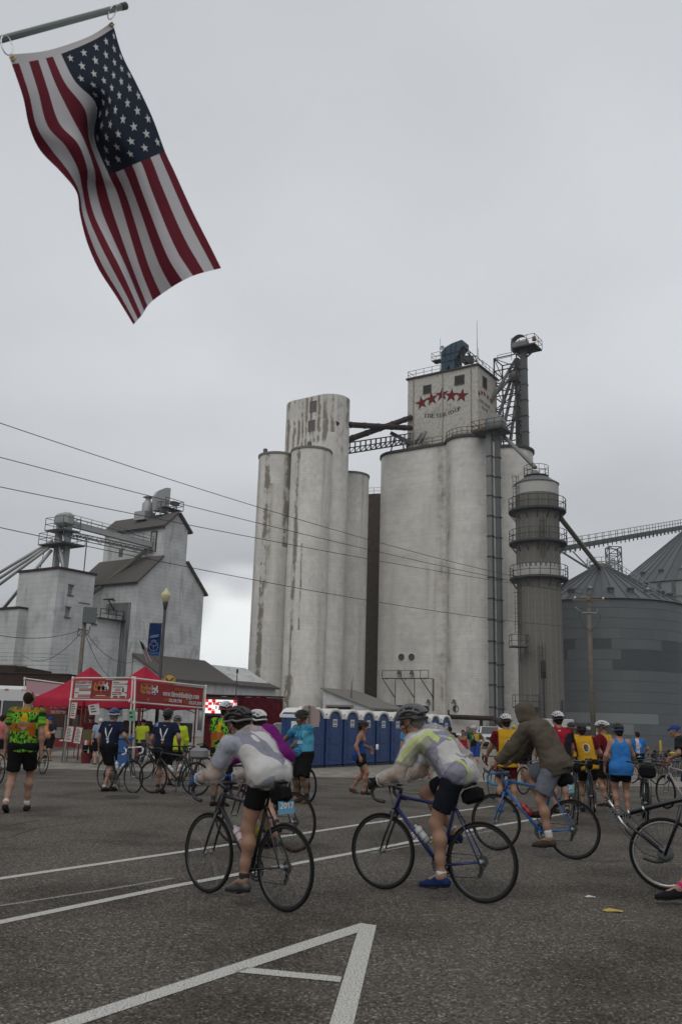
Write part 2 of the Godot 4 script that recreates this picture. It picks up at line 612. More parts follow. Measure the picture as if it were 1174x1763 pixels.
func stadium_ring(x0: float, x1: float, r: float, n: int) -> Array:   # plan outline of a round-ended slab, [point, u]
	var pts := []
	var per := TAU * r + 2.0 * (x1 - x0)
	var run := 0.0
	for i in n + 1:
		var a := -PI / 2 + PI * i / n
		pts.append([Vector2(x1 + cos(a) * r, sin(a) * r), run / per])
		run += PI * r / n if i < n else (x1 - x0)
	for i in n + 1:
		var a := PI / 2 + PI * i / n
		pts.append([Vector2(x0 + cos(a) * r, sin(a) * r), run / per])
		run += PI * r / n if i < n else (x1 - x0)
	pts.append([pts[0][0], 1.0])
	return pts

func stadium(x0: float, x1: float, r: float, y0: float, y1: float, c: Vector3) -> ArrayMesh:
	var ring := stadium_ring(x0, x1, r, 14)
	var mb := MB.new(true)
	for i in ring.size() - 1:
		var a: Vector2 = ring[i][0]
		var b: Vector2 = ring[i + 1][0]
		mb.quad(c + Vector3(a.x, y0, -a.y), c + Vector3(a.x, y1, -a.y), c + Vector3(b.x, y1, -b.y), c + Vector3(b.x, y0, -b.y), Vector2(ring[i][1], 1), Vector2(ring[i][1], 0), Vector2(ring[i + 1][1], 0), Vector2(ring[i + 1][1], 1))
	mb.smooth(false)
	var m := c + Vector3((x0 + x1) / 2, y1, 0)
	for i in ring.size() - 1:
		var a: Vector2 = ring[i][0]
		var b: Vector2 = ring[i + 1][0]
		mb.tri3(m, c + Vector3(b.x, y1, -b.y), c + Vector3(a.x, y1, -a.y))
	return mb.done()

func star_outline(r: float, inner := 0.4, turn := 0.0) -> Array:
	var p := []
	for i in 10:
		var a := PI / 2 + turn + TAU * i / 10
		p.append(Vector2(cos(a), sin(a)) * (r if i % 2 == 0 else r * inner))
	return p

func lettering(text: String, size: float, depth := 0.01, bold := false, slant := false, family := "Droid Serif") -> TextMesh:
	var f := SystemFont.new()
	f.font_names = PackedStringArray([family])
	if bold: f.font_weight = 700
	f.font_italic = slant
	var t := TextMesh.new()
	t.text = text
	t.font = f
	t.font_size = 32
	t.pixel_size = size / 24.0
	t.depth = depth
	t.curve_step = 4.0
	return t

func make_elevators() -> void:
	var base := -0.45
	# ---- the stained twin elevator
	var tone := Color(.62, .61, .575)
	var sA := silo_mat("stained_silo", 71, tone, [[0.765, 0.032, 0.0, 0.9, 2.3], [0.80, 0.05, 0.12, 0.5, .8], [0.94, 0.05, 0.0, 0.35, 1.6], [0.66, .03, 0, .9, .6], [.9, .05, .3, .9, .4]], .2)
	var sA2 := silo_mat("streaked_silo", 73, tone * 1.04, [[0.735, 0.028, 0.0, 0.55, 2.1], [0.725, 0.05, 0.8, 1.0, 2.8], [0.74, 0.022, 0.3, 0.9, 1.6], [0.80, .012, .35, .65, 1.6], [.96, .03, 0, .8, .5]], .12)
	var sH := silo_mat("blackened_headhouse", 75, tone * 1.02, [[.71, .02, 0, .22, 1.3], [.75, .014, 0, .2, 1.8], [.785, .02, 0, .24, 2.0], [.83, .014, 0, .2, 1.8], [.86, .012, 0, .24, 1.9], [.885, .01, 0, .22, 2.0], [.91, .014, .0, .24, 1.8], [.94, .012, 0, .22, 1.9], [.965, .016, 0, .24, 2.0], [.995, .016, 0, .2, 2.0], [.03, .02, 0, .22, 1.8], [.07, .02, 0, .12, 1.5], [.12, .03, 0, .2, 1.2], [.17, .03, 0, .1, 1.2], [.02, .06, .18, .3, .8]], .3)
	var ea := gthing("grain_elevator", "off-white concrete grain elevator with dark streaks and blackened round-ended headhouse", "grain elevator", -65, -90, base)
	var loc := func(gx: float, y: float, gz: float) -> Vector3: return Vector3(gx + 65, y - base, gz + 90)
	for s in [[-68.7, -86.25, 34.83, sA], [-63.5, -86.4, 34.83, sA2], [-64.9, -97.6, 34.6, sA2], [-68.7, -97.4, 34.6, sA]]:
		var sl := put(cyl(2.56, 0, s[2] - base, Vector3(s[0] + 65, 0, s[1] + 90)), "silo", s[3], ea)
		put(MB.new(false).lathe([Vector2(2.56, -.28), Vector2(2.66, -.26), Vector2(2.66, 0.02), Vector2(2.2, .06)], 40, Vector3(s[0] + 65, s[2] - base, s[1] + 90)).done(), "rim", mat("rim_concrete", lin(.19, .18, .165), .9), sl)
	var hh := put(stadium(-2.35, 1.9, 2.5, 0, 42.83 - base, Vector3(0, 0, 0.2)), "headhouse", sH, ea)
	for w in [[539.3, 700], [536.7, 733]]:
		var g := on_gz(w[0], w[1], -87.3)
		var p: Vector3 = loc.call(g.x, g.y, -87.3)
		var wn := put(MB.new(false).box(p + Vector3(0, 0, .0), Vector3(.95, 1.35, .06)).done(), "window", mat("old_pane", lin(.095, .088, .08), .2), hh)
		var fr := MB.new(false)
		for k in [-1, 1]:
			fr.box(p + Vector3(k * .5, 0, .03), Vector3(.08, 1.45, .08))
			fr.box(p + Vector3(0, k * .7, .03), Vector3(1.1, .09, .1))
		fr.box(p + Vector3(0, 0, .04), Vector3(.05, 1.3, .04))
		put(fr.done(), "frame", mat("rim_concrete"), wn)
	var bits := MB.new(false)
	for q in [[457, 776, .3], [533, 764, .25]]:
		var g := on_gz(q[0], q[1], -86)
		bits.box(loc.call(g.x, g.y, -86), Vector3(.4, .5, .4))
	put(bits.done(), "roof_vent", M.galvanised_dark, ea)
	# lean-to at its foot with the dark doorway
	var sh := gthing("loading_shed", "low grey shed with dark doorway leaning on the streaked silos", "shed", -60.5, -84.5, base)
	var q0 := on_gz(557, 1175, -83.5)
	var dx0 := q0.x + 60.5
	var sw := MB.new(false)
	var slope := func(x: float) -> Vector2: return Vector2(dx0 + x, 5.4 - x * .3125)
	for q in [[0.0, .7, 0.0], [.7, 3.9, 3.5], [3.9, 6.4, 0.0]]:
		sw.prism([Vector2(dx0 + q[0], q[2]), Vector2(dx0 + q[1], q[2]), slope.call(q[1]), slope.call(q[0])], Vector3(0, 0, 1), Vector3(1, 0, 0), Vector3(0, 1, 0), Vector3(0, 0, -.2))
	sw.span(Vector3(dx0, 0, -6), Vector3(dx0 + .2, 5.3, .8)).span(Vector3(dx0 + 6.2, 0, -6), Vector3(dx0 + 6.4, 3.4, .8))
	sw.prism([Vector2(dx0, 0), Vector2(dx0 + 6.4, 0), slope.call(6.4), slope.call(0.0)], Vector3(0, 0, -5.8), Vector3(1, 0, 0), Vector3(0, 1, 0), Vector3(0, 0, -.2))
	put(sw.done(), "wall", mat("annex_wall"), sh)
	var rf := MB.new(false)
	rf.prism([Vector2(dx0 - .2, 5.45), Vector2(dx0 + 6.8, 3.3), Vector2(dx0 + 6.8, 3.45), Vector2(dx0 - .2, 5.62)], Vector3(0, 0, 1.3), Vector3(1, 0, 0), Vector3(0, 1, 0), Vector3(0, 0, -7.6))
	put(rf.done(), "roof", mat("rim_concrete"), sh)
	var fr2 := MB.new(false)
	fr2.box(Vector3(dx0 + .6, 1.9, 1.06), Vector3(.2, 3.3, .16)).box(Vector3(dx0 + 4.0, 1.9, 1.06), Vector3(.2, 3.3, .16)).box(Vector3(dx0 + 2.3, 3.6, 1.06), Vector3(3.6, .2, .16))
	put(fr2.done(), "door_frame", mat("rim_concrete"), sh)
	put(MB.new(true).tube([Vector3(dx0 + 3.4, 4.3, .4), Vector3(dx0 + 3.5, 8.2, .3)], .1).done(), "pipe", M.galvanised, sh)
	put(MB.new(true).tube([Vector3(dx0 + 4.9, 1.2, 1.4), Vector3(dx0 + 7.0, 3.2, 1.4)], .16).done(), "spout", M.steel_grey, sh)
	# ---- brown bin between the two
	var bc := to_grid(at(655, 1240, 140))
	var bb := gthing("brown_bin", "tall dark brown metal bin standing between the two concrete elevators", "grain bin", bc.x, bc.z, -.5)
	var bm := mat("brown_metal", Color.WHITE, .8)
	bm.albedo_texture = noise_tex(81, .05, [lin(.048, .038, .031), lin(.066, .053, .044), lin(.08, .066, .055)], [.2, .5, .8], 256, 4)
	tri(bm, Vector3(.3, .06, .3))
	var by := gat(645, 849, 134).y + .5
	put(cyl(6.0, 0, by, Vector3.ZERO, 48), "wall", bm, bb)
	var rings := MB.new(false)
	for i in 16: rings.lathe([Vector2(6.0, i * by / 16), Vector2(6.03, i * by / 16 + .04), Vector2(6.0, i * by / 16 + .08)], 48)
	put(rings.done(), "seam_ring", bm, bb)
	var rl := MB.new(false)
	var rp := []
	for i in 25: rp.append(Vector3(cos(TAU * i / 24) * 5.9, by, sin(TAU * i / 24) * 5.9))
	rail(rl, rp, 1.0, .05)
	put(rl.done(), "railing", M.galvanised, bb)
	five_star(base)
	left_elevator()
	bins()

func five_star(base: float) -> void:
	var tone := Color(.635, .625, .595)
	var m1 := silo_mat("weathered_silo", 91, tone, [[.985, .04, .0, 1.0, .7], [.005, .05, 0, 1, .6], [.93, .03, .2, .6, .35], [.86, .05, .75, 1.0, .4], [.79, .03, .4, .9, .25]], .13)
	var m2 := silo_mat("weathered_silo_grey", 93, tone * .97, [[.64, .07, 0, 1, .6], [.98, .04, .0, 1, .4], [.8, .06, .4, .6, .3], [.9, .05, .85, 1, .6]], .15)
	var hm := mat("headhouse_paint", Color.WHITE, .9)
	hm.albedo_texture = noise_tex(95, .02, [lin(.27, .25, .21), lin(.43, .415, .375), lin(.5, .485, .45)], [.14, .4, .7], 1024, 8)
	tri(hm, Vector3(.11, .07, .11))
	var ox := -54.0
	var oz := -106.0
	var e := gthing("grain_elevator", "tall whitish concrete grain elevator with five red stars painted on its headhouse", "grain elevator", ox, oz, base)
	var L := func(g: Vector3) -> Vector3: return Vector3(g.x - ox, g.y - base, g.z - oz)
	var top := 38.0 - base
	put(stadium(-60.0 - ox, -52.0 - ox, 3.35, 0, top, Vector3(0, 0, -104.0 - oz)), "silo", m1, e)
	put(cyl(3.3, 0, top + .15, L.call(Vector3(-49.0, base, -102.55))), "silo", m2, e)
	put(cyl(3.3, 0, top - .1, L.call(Vector3(-46.1, base, -108.4))), "silo", m2, e)
	put(stadium(-60.0 - ox, -50.0 - ox, 3.2, 0, top - .2, Vector3(0, 0, -111.5 - oz)), "silo", m1, e)
	var rimm := mat("roof_edge", lin(.075, .07, .065), .9)
	put(stadium(-60.0 - ox, -52.0 - ox, 3.55, top, top + .35, Vector3(0, 0, -104.0 - oz)), "roof_slab", rimm, e)
	for c in [[-49.0, -102.55, .15], [-46.1, -108.4, -.1]]:
		put(MB.new(false).lathe([Vector2(3.3, top + c[2] - .02), Vector2(3.52, top + c[2]), Vector2(3.52, top + c[2] + .35), Vector2(.001, top + c[2] + .4)], 40, L.call(Vector3(c[0], base, c[1]))).done(), "roof_slab", rimm, e)
	# headhouse
	var x0 := -60.5
	var x1 := -49.3
	var zf := -105.56
	var zb := -112.0
	var yt := 50.7
	put(MB.new(false).span(L.call(Vector3(x0, 37.5, zb)), L.call(Vector3(x1, yt, zf))).done(), "headhouse", hm, e)
	put(MB.new(false).span(L.call(Vector3(x0 - .25, yt, zb - .25)), L.call(Vector3(x1 + .25, yt + .22, zf + .25))).done(), "roof_slab", rimm, e)
	var pil := MB.new(false)
	for px in [x0 + 1.0, -54.75, -50.3]:
		pil.span(L.call(Vector3(px - .06, 38, zf)), L.call(Vector3(px + .06, yt - .3, zf + .1)))
	put(pil.done(), "wall_joint", mat("wall_joint", lin(.27, .255, .225), .9), e)
	for w in [[735.5, 670.5, 1.25, 1.25], [791, 654.5, 1.45, 1.35]]:
		var g := on_gz(w[0], w[1], zf)
		louvre(e, L.call(Vector3(g.x, g.y, zf + .03)), w[2], w[3], Basis())
	var gw := on_gx(833.5, 659, x1)
	louvre(e, L.call(Vector3(x1 + .03, gw.y, gw.z)), 1.3, 1.6, Basis(Vector3.UP, PI / 2))
	# five stars, rays and lettering, painted on both faces
	var red := mat("star_red", Color.WHITE, .85)
	red.albedo_texture = noise_tex(97, .05, [lin(.10, .014, .016), lin(.17, .018, .02), lin(.2, .04, .04)], [.2, .5, .85], 256, 5)
	tri(red, Vector3.ONE * .5)
	var ink := mat("sign_black", Color.WHITE, .9)
	ink.albedo_texture = noise_tex(99, .06, [lin(.02, .02, .02), lin(.028, .027, .026), lin(.25, .24, .22)], [.2, .62, .8], 256, 5)
	tri(ink, Vector3.ONE * .6)
	var emblem := put(MB.new(false).box(L.call(Vector3(-54.6, 41.2, zf + .001)), Vector3(.01, .01, .002)).done(), "emblem", ink, e)
	var mid := on_gz(762, 716, zf)
	for k in [[725.7, 693.5, .15], [743, 686.5, .12], [760.7, 678.8, 0.0], [777, 680.6, -.12], [795, 680.8, -.18]]:
		var g := on_gz(k[0], k[1], zf)
		put(MB.new(false).prism(star_outline(1.12, .4, k[2]), L.call(Vector3(g.x - .02, g.y - .03, zf + .002)), Vector3(1, 0, 0), Vector3(0, 1, 0), Vector3(0, 0, .012)).done(), "star_edge", ink, emblem)
		put(MB.new(false).prism(star_outline(.98, .4, k[2]), L.call(Vector3(g.x, g.y, zf + .016)), Vector3(1, 0, 0), Vector3(0, 1, 0), Vector3(0, 0, .01)).done(), "star", red, emblem)
	var rays := MB.new(false)
	for i in 17:
		var a := deg_to_rad(18.0 + 9.0 * i)
		var p := Vector3(mid.x, mid.y - .3, zf + .006)
		var d := Vector3(cos(a) * 1.25, sin(a), 0)
		rays.bar(L.call(p + d * 1.0), L.call(p + d * 2.1), .004, .035)
	put(rays.done(), "ray", ink, emblem)
	# the words follow a gentle slope, each letter its own piece
	var word := "FIVE STAR CO-OP"
	var tl := on_gz(733, 716.5, zf)
	var tr := on_gz(790, 704.5, zf)
	for i in word.length():
		if word[i] == " ": continue
		var t := float(i) / (word.length() - 1)
		var o := put(lettering(word[i], .6, .01, true, true), "letter", ink, emblem)
		var g := tl.lerp(tr, t)
		o.position = L.call(Vector3(g.x, g.y - .42 * sin(PI * t) + .05, zf + .008))
		o.rotation.z = (tr.y - tl.y) / (tr.x - tl.x) + (t - .5) * .22
	var em2 := put(MB.new(false).box(L.call(Vector3(x1 + .001, 41.2, -108)), Vector3(.002, .01, .01)).done(), "emblem", ink, e)
	var side := Basis(Vector3.UP, PI / 2)
	for k in [[824.5, 677.5], [829, 676.5], [833.5, 678], [839, 684], [844.5, 690]]:
		var g := on_gx(k[0], k[1], x1)
		put(MB.new(false).prism(star_outline(.5, .4), L.call(Vector3(x1 + .002, g.y, g.z)), Vector3(0, 0, -1), Vector3(0, 1, 0), Vector3(.012, 0, 0)).done(), "star", red, em2)
	for w in [["FIVE STAR", 833.5, 695.5, .62], ["CO-OP", 834, 705, .62]]:
		var g := on_gx(w[1], w[2], x1)
		var o := put(lettering(w[0], w[3] * .8, .01, true, true), "lettering", ink, em2)
		o.position = L.call(Vector3(x1 + .008, g.y, g.z))
		o.rotation.y = PI / 2
		o.rotation.z = 0
	# roof railings, head of the bucket leg, antennas
	var rl := MB.new(false)
	rail(rl, split(L.call(Vector3(x0, yt + .2, zf)), L.call(Vector3(-55.2, yt + .2, zf)), 4), 1.1, .05)
	rail(rl, split(L.call(Vector3(x0, yt + .2, zb)), L.call(Vector3(x0, yt + .2, zf)), 3), 1.1, .05)
	put(rl.done(), "railing", M.dark_steel, e)
	rl = MB.new(false)
	rail(rl, split(L.call(Vector3(x1, yt + .2, zb)), L.call(Vector3(x1, yt + .2, zf - 1.5)), 4), 1.1, .05)
	put(rl.done(), "railing", M.dark_steel, e)
	var zp := -107.6
	var outline := []
	for k in [[345, 362], [355, 340], [355, 210], [385, 172], [440, 140], [515, 112], [527, 118], [527, 160], [505, 180], [495, 215], [472, 250], [452, 345], [425, 345], [418, 300], [404, 330], [400, 358]]:
		var g := on_gz(680 + k[0] / 4.515, 560 + k[1] / 4.515, zp)
		var p: Vector3 = L.call(g)
		outline.append(Vector2(p.x, p.y))
	put(MB.new(false).prism(outline, Vector3(0, 0, zp - oz), Vector3(1, 0, 0), Vector3(0, 1, 0), Vector3(0, 0, -1.9)).done(), "leg_head", M.blue_leg, e)
	var bands := MB.new(false)
	for k in [[385, 175, 392, 345], [430, 148, 432, 300], [470, 130, 462, 290], [357, 235, 500, 200], [357, 290, 470, 262]]:
		bands.bar(L.call(on_gz(680 + k[0] / 4.515, 560 + k[1] / 4.515, zp + .03)), L.call(on_gz(680 + k[2] / 4.515, 560 + k[3] / 4.515, zp + .03)), .1)
	put(bands.done(), "stiffener", M.blue_leg_dark, e)
	var fr := MB.new(false)
	for k in [[505, 170, 640, 290], [520, 150, 625, 245], [540, 180, 540, 310], [580, 205, 580, 300], [500, 230, 600, 310], [515, 200, 515, 320], [470, 260, 510, 330], [540, 240, 640, 240], [500, 260, 640, 285], [560, 190, 600, 300], [620, 240, 640, 300], [640, 250, 690, 300]]:
		for zz in [zp - .4, zp - 1.8]:
			fr.bar(L.call(on_gz(680 + k[0] / 4.515, 560 + k[1] / 4.515, zz)), L.call(on_gz(680 + k[2] / 4.515, 560 + k[3] / 4.515, zz)), .13)
	var bx: Vector3 = L.call(on_gz(680 + 565 / 4.515, 560 + 270 / 4.515, zp - 1.0))
	fr.box(bx, Vector3(1.4, .9, 1.2))
	put(fr.done(), "head_frame", M.dark_steel, e)
	var pf := MB.new(false)
	var pa: Vector3 = L.call(on_gz(680 + 318 / 4.515, 560 + 285 / 4.515, zp - 1))
	pf.box(pa + Vector3(.3, 0, 0), Vector3(1.4, .1, 1.4))
	rail(pf, [pa + Vector3(1, 0, .7), pa + Vector3(-.4, 0, .7), pa + Vector3(-.4, 0, -.7), pa + Vector3(1, 0, -.7)], 1.2, .05)
	put(pf.done(), "side_platform", M.galvanised_dark, e)
	var an := MB.new(false)
	an.tube([L.call(on_gz(821.5, 634, -106.8)), L.call(on_gz(820.5, 553, -106.8))], [.07, .03], 5)
	an.tube([L.call(on_gz(758, 610, -106.8)), L.call(on_gz(757.5, 583, -106.8))], .035, 5)
	an.tube([L.call(on_gz(824, 634, -107.6)), L.call(on_gz(823, 600, -107.6))], .04, 5)
	put(an.done(), "antenna", M.galvanised, e)
	var ds := MB.new(true).lathe([Vector2(.001, 0), Vector2(.25, .05), Vector2(.4, .16)], 14, L.call(on_gz(761, 600, -106.5)), Basis(Vector3(1, 0, 0), deg_to_rad(75)))
	put(ds.done(), "dish", M.galvanised, e)
	# roof clutter of the front silos: railings, box, spout stubs
	var rc := MB.new(false)
	var arc := []
	for i in 13:
		var a := deg_to_rad(200.0 + 150.0 * i / 12)
		arc.append(L.call(Vector3(-49.0 + cos(a) * 3.3, 38.5, -102.55 - sin(a) * 3.3)))
	rail(rc, arc, 1.05, .05)
	put(rc.done(), "railing", M.rust_brown, e)
	rc = MB.new(false)
	rail(rc, split(L.call(Vector3(-58.5, 38.35, -100.9)), L.call(Vector3(-52.4, 38.35, -100.9)), 4), 1.05, .05)
	put(rc.done(), "railing", M.rust_brown, e)
	var st := MB.new(true)
	st.tube([L.call(on_gz(714, 765, -104.8)), L.call(on_gz(726, 745, -104.8))], .22, 10)
	st.tube([L.call(on_gz(723, 765, -104.6)), L.call(on_gz(733, 742, -104.6))], .25, 10)
	st.box(L.call(Vector3(-49.6, 38.9, -101)), Vector3(2.6, .8, 1.0))
	st.box(L.call(Vector3(-55.4, 38.7, -101.6)), Vector3(1.0, .7, 1.0))
	put(st.done(), "roof_spout", M.steel_grey, e)
	# fittings low on the wall: door, pipe balcony, round vents, lamps
	var zw := -100.65
	var dg := on_gz(704, 1228, zw)
	put(MB.new(false).box(L.call(Vector3(dg.x, 1.4, zw)), Vector3(3.9, 3.9, .12)).done(), "door", mat("grey_door", lin(.15, .15, .145), .7), e)
	put(MB.new(false).box(L.call(Vector3(dg.x, 3.55, zw + .2)), Vector3(4.8, .35, .7)).done(), "door_canopy", M.rust_brown, e)
	var rg := mat("round_vent", lin(.1, .095, .09), .8)
	for k in [[691, 1131], [708.5, 1131], [734, 1221], [793, 1221]]:
		var g := on_gz(k[0], k[1], zw)
		put(MB.new(false).lathe([Vector2(.42, 0), Vector2(.42, .12), Vector2(.33, .12), Vector2(.33, .03), Vector2(.001, .03)], 18, L.call(Vector3(g.x, g.y, zw if k[0] < 770 else -99.35)), Basis(Vector3(1, 0, 0), PI / 2)).done(), "round_vent", rg, e)
	for k in [[687, 1158], [709, 1158], [737.5, 1208], [789.5, 1209]]:
		var g := on_gz(k[0], k[1], zw + .3)
		var lp: Vector3 = L.call(Vector3(g.x, g.y, (zw if k[0] < 770 else -99.35)))
		put(MB.new(true).lathe([Vector2(.001, .5), Vector2(.16, .45), Vector2(.2, .2), Vector2(.34, 0)], 12, lp + Vector3(0, -.2, .4)).tube([lp + Vector3(0, .15, 0), lp + Vector3(0, .3, .4)], .05).done(), "wall_lamp", rg, e)
	var bal := MB.new(false)
	var b0 := on_gz(666, 1169, zw)
	var b1 := on_gz(745, 1169, zw)
	var A := Vector3(b0.x, b0.y, zw + 1.2)
	var B := Vector3(b1.x, b0.y, zw + 1.2)
	bal.bar(L.call(A), L.call(B), .12)
	bal.bar(L.call(A + Vector3(0, 1.0, 0)), L.call(B + Vector3(0, 1.0, 0)), .06)
	for t in [0.0, .42, .83, 1.0]:
		var p := A.lerp(B, t)
		bal.bar(L.call(p), L.call(p + Vector3(0, 1.0, 0)), .06)
		bal.bar(L.call(p), L.call(p + Vector3(0, 0, -1.2)), .08)
		if t < .9: bal.bar(L.call(p), L.call(p + Vector3(1.3, -2.4, -1.2)), .09)
		bal.bar(L.call(p + Vector3(1.3 if t < .9 else 0.0, 0, -1.15)), L.call(p + Vector3(1.3 if t < .9 else 0.0, -4.0, -1.15)), .06)
	put(bal.done(), "pipe_balcony", M.rust_brown, e)
	var pp := MB.new(true)
	pp.tube([L.call(on_gz(772, 1234, -98.6)), L.call(on_gz(850, 1237, -97.5)), L.call(on_gz(868, 1252, -97))], .3, 10)
	pp.tube([L.call(on_gz(772, 1234, -98.6)), L.call(on_gz(772, 1222, -98.6))], .12, 8)
	pp.tube([L.call(on_gz(828, 1236, -98.0)), L.call(on_gz(828, 1258, -98.0))], .22, 8)
	put(pp.done(), "low_pipe", M.rust_brown, e)
	# ---- bridge and spouts between the two elevators
	var br := gthing("catwalk_bridge", "dark truss catwalk spanning the gap between the two concrete elevators", "catwalk", -60, -95, 30)
	var T := func(g: Vector3) -> Vector3: return g - Vector3(-60, 30, -95)
	var w0 := Vector3(-62.3, on_gz(570, 780, -88.5).y, -88.5)
	var w1 := Vector3(-58.8, on_gz(708, 758, -105.0).y, -105.0)
	w0 = to_grid(at(568, 786, 108)); w1 = to_grid(at(708, 763, 122))
	var tr2 := MB.new(false)
	var sidev := (w1 - w0).cross(Vector3.UP).normalized() * .5
	for sgn in [-1, 1]:
		var o: Vector3 = sidev * sgn
		tr2.bar(T.call(w0 + o), T.call(w1 + o), .22, .14)
		tr2.bar(T.call(w0 + o + Vector3(0, .75, 0)), T.call(w1 + o + Vector3(0, .75, 0)), .1)
		tr2.bar(T.call(w0 + o + Vector3(0, 1.5, 0)), T.call(w1 + o + Vector3(0, 1.5, 0)), .1)
		for i in 17:
			var p := w0.lerp(w1, i / 16.0) + o
			tr2.bar(T.call(p), T.call(p + Vector3(0, 1.5, 0)), .08)
			if i < 16:
				var q := w0.lerp(w1, (i + 1) / 16.0) + o
				tr2.bar(T.call(p), T.call(q + Vector3(0, .75, 0)), .06)
	tr2.bar(T.call(w0), T.call(w1), .85, .05)
	put(tr2.done(), "truss", M.rust_brown, br)
	var sup := MB.new(false)
	for k in [[672, 780, 680, 748], [697, 778, 688, 748], [672, 745, 710, 764], [700, 762, 700, 775]]:
		sup.bar(T.call(to_grid(at(k[0], k[1], 118))), T.call(to_grid(at(k[2], k[3], 118))), .2 if k[1] == 745 else .13, .5 if k[1] == 745 else .13)
	put(sup.done(), "trestle", M.dark_steel, br)
	for k in [["rusty spout pipe running nearly level between the two elevator headhouses", 577, 730, 107.5, 707, 737, 120.0], ["rusty spout pipe climbing steeply from the stained silos to the starred headhouse", 582, 763, 108.5, 707, 719, 121.0]]:
		var a := at(k[1], k[2], k[3])
		var b := at(k[4], k[5], k[6])
		var sp := thing("spout_pipe", k[0], "pipe", a)
		put(MB.new(true).tube([Vector3.ZERO, b - a], .40, 12).done(), "pipe", M.rust_brown, sp)
		var fl := MB.new(true)
		for t in [.18, .36, .54, .72, .9]: fl.tube([(b - a) * t, (b - a) * (t + .012)], .45, 12)
		put(fl.done(), "flange", M.dark_steel, sp)
	leg_and_lattice()

func louvre(e: Node3D, p: Vector3, w: float, h: float, b: Basis) -> void:
	var wn := put(MB.new(false).box(p, Vector3(w, h, .05), b).done(), "window", mat("louvre_dark", lin(.05, .045, .04), .8), e)
	var mb := MB.new(false)
	for i in 6:
		mb.box(p + b * Vector3(0, (i - 2.5) * h / 6, .05), Vector3(w, .1, .05), b * Basis(Vector3(1, 0, 0), .6))
	put(mb.done(), "slat", mat("louvre_tan", lin(.12, .105, .085), .85), wn)
	var fr := MB.new(false)
	for k in [-1, 1]:
		fr.box(p + b * Vector3(k * w / 2, 0, .03), Vector3(.07, h + .1, .1), b)
		fr.box(p + b * Vector3(0, k * h / 2, .03), Vector3(w + .1, .07, .1), b)
	put(fr.done(), "frame", M.galvanised_dark, wn)

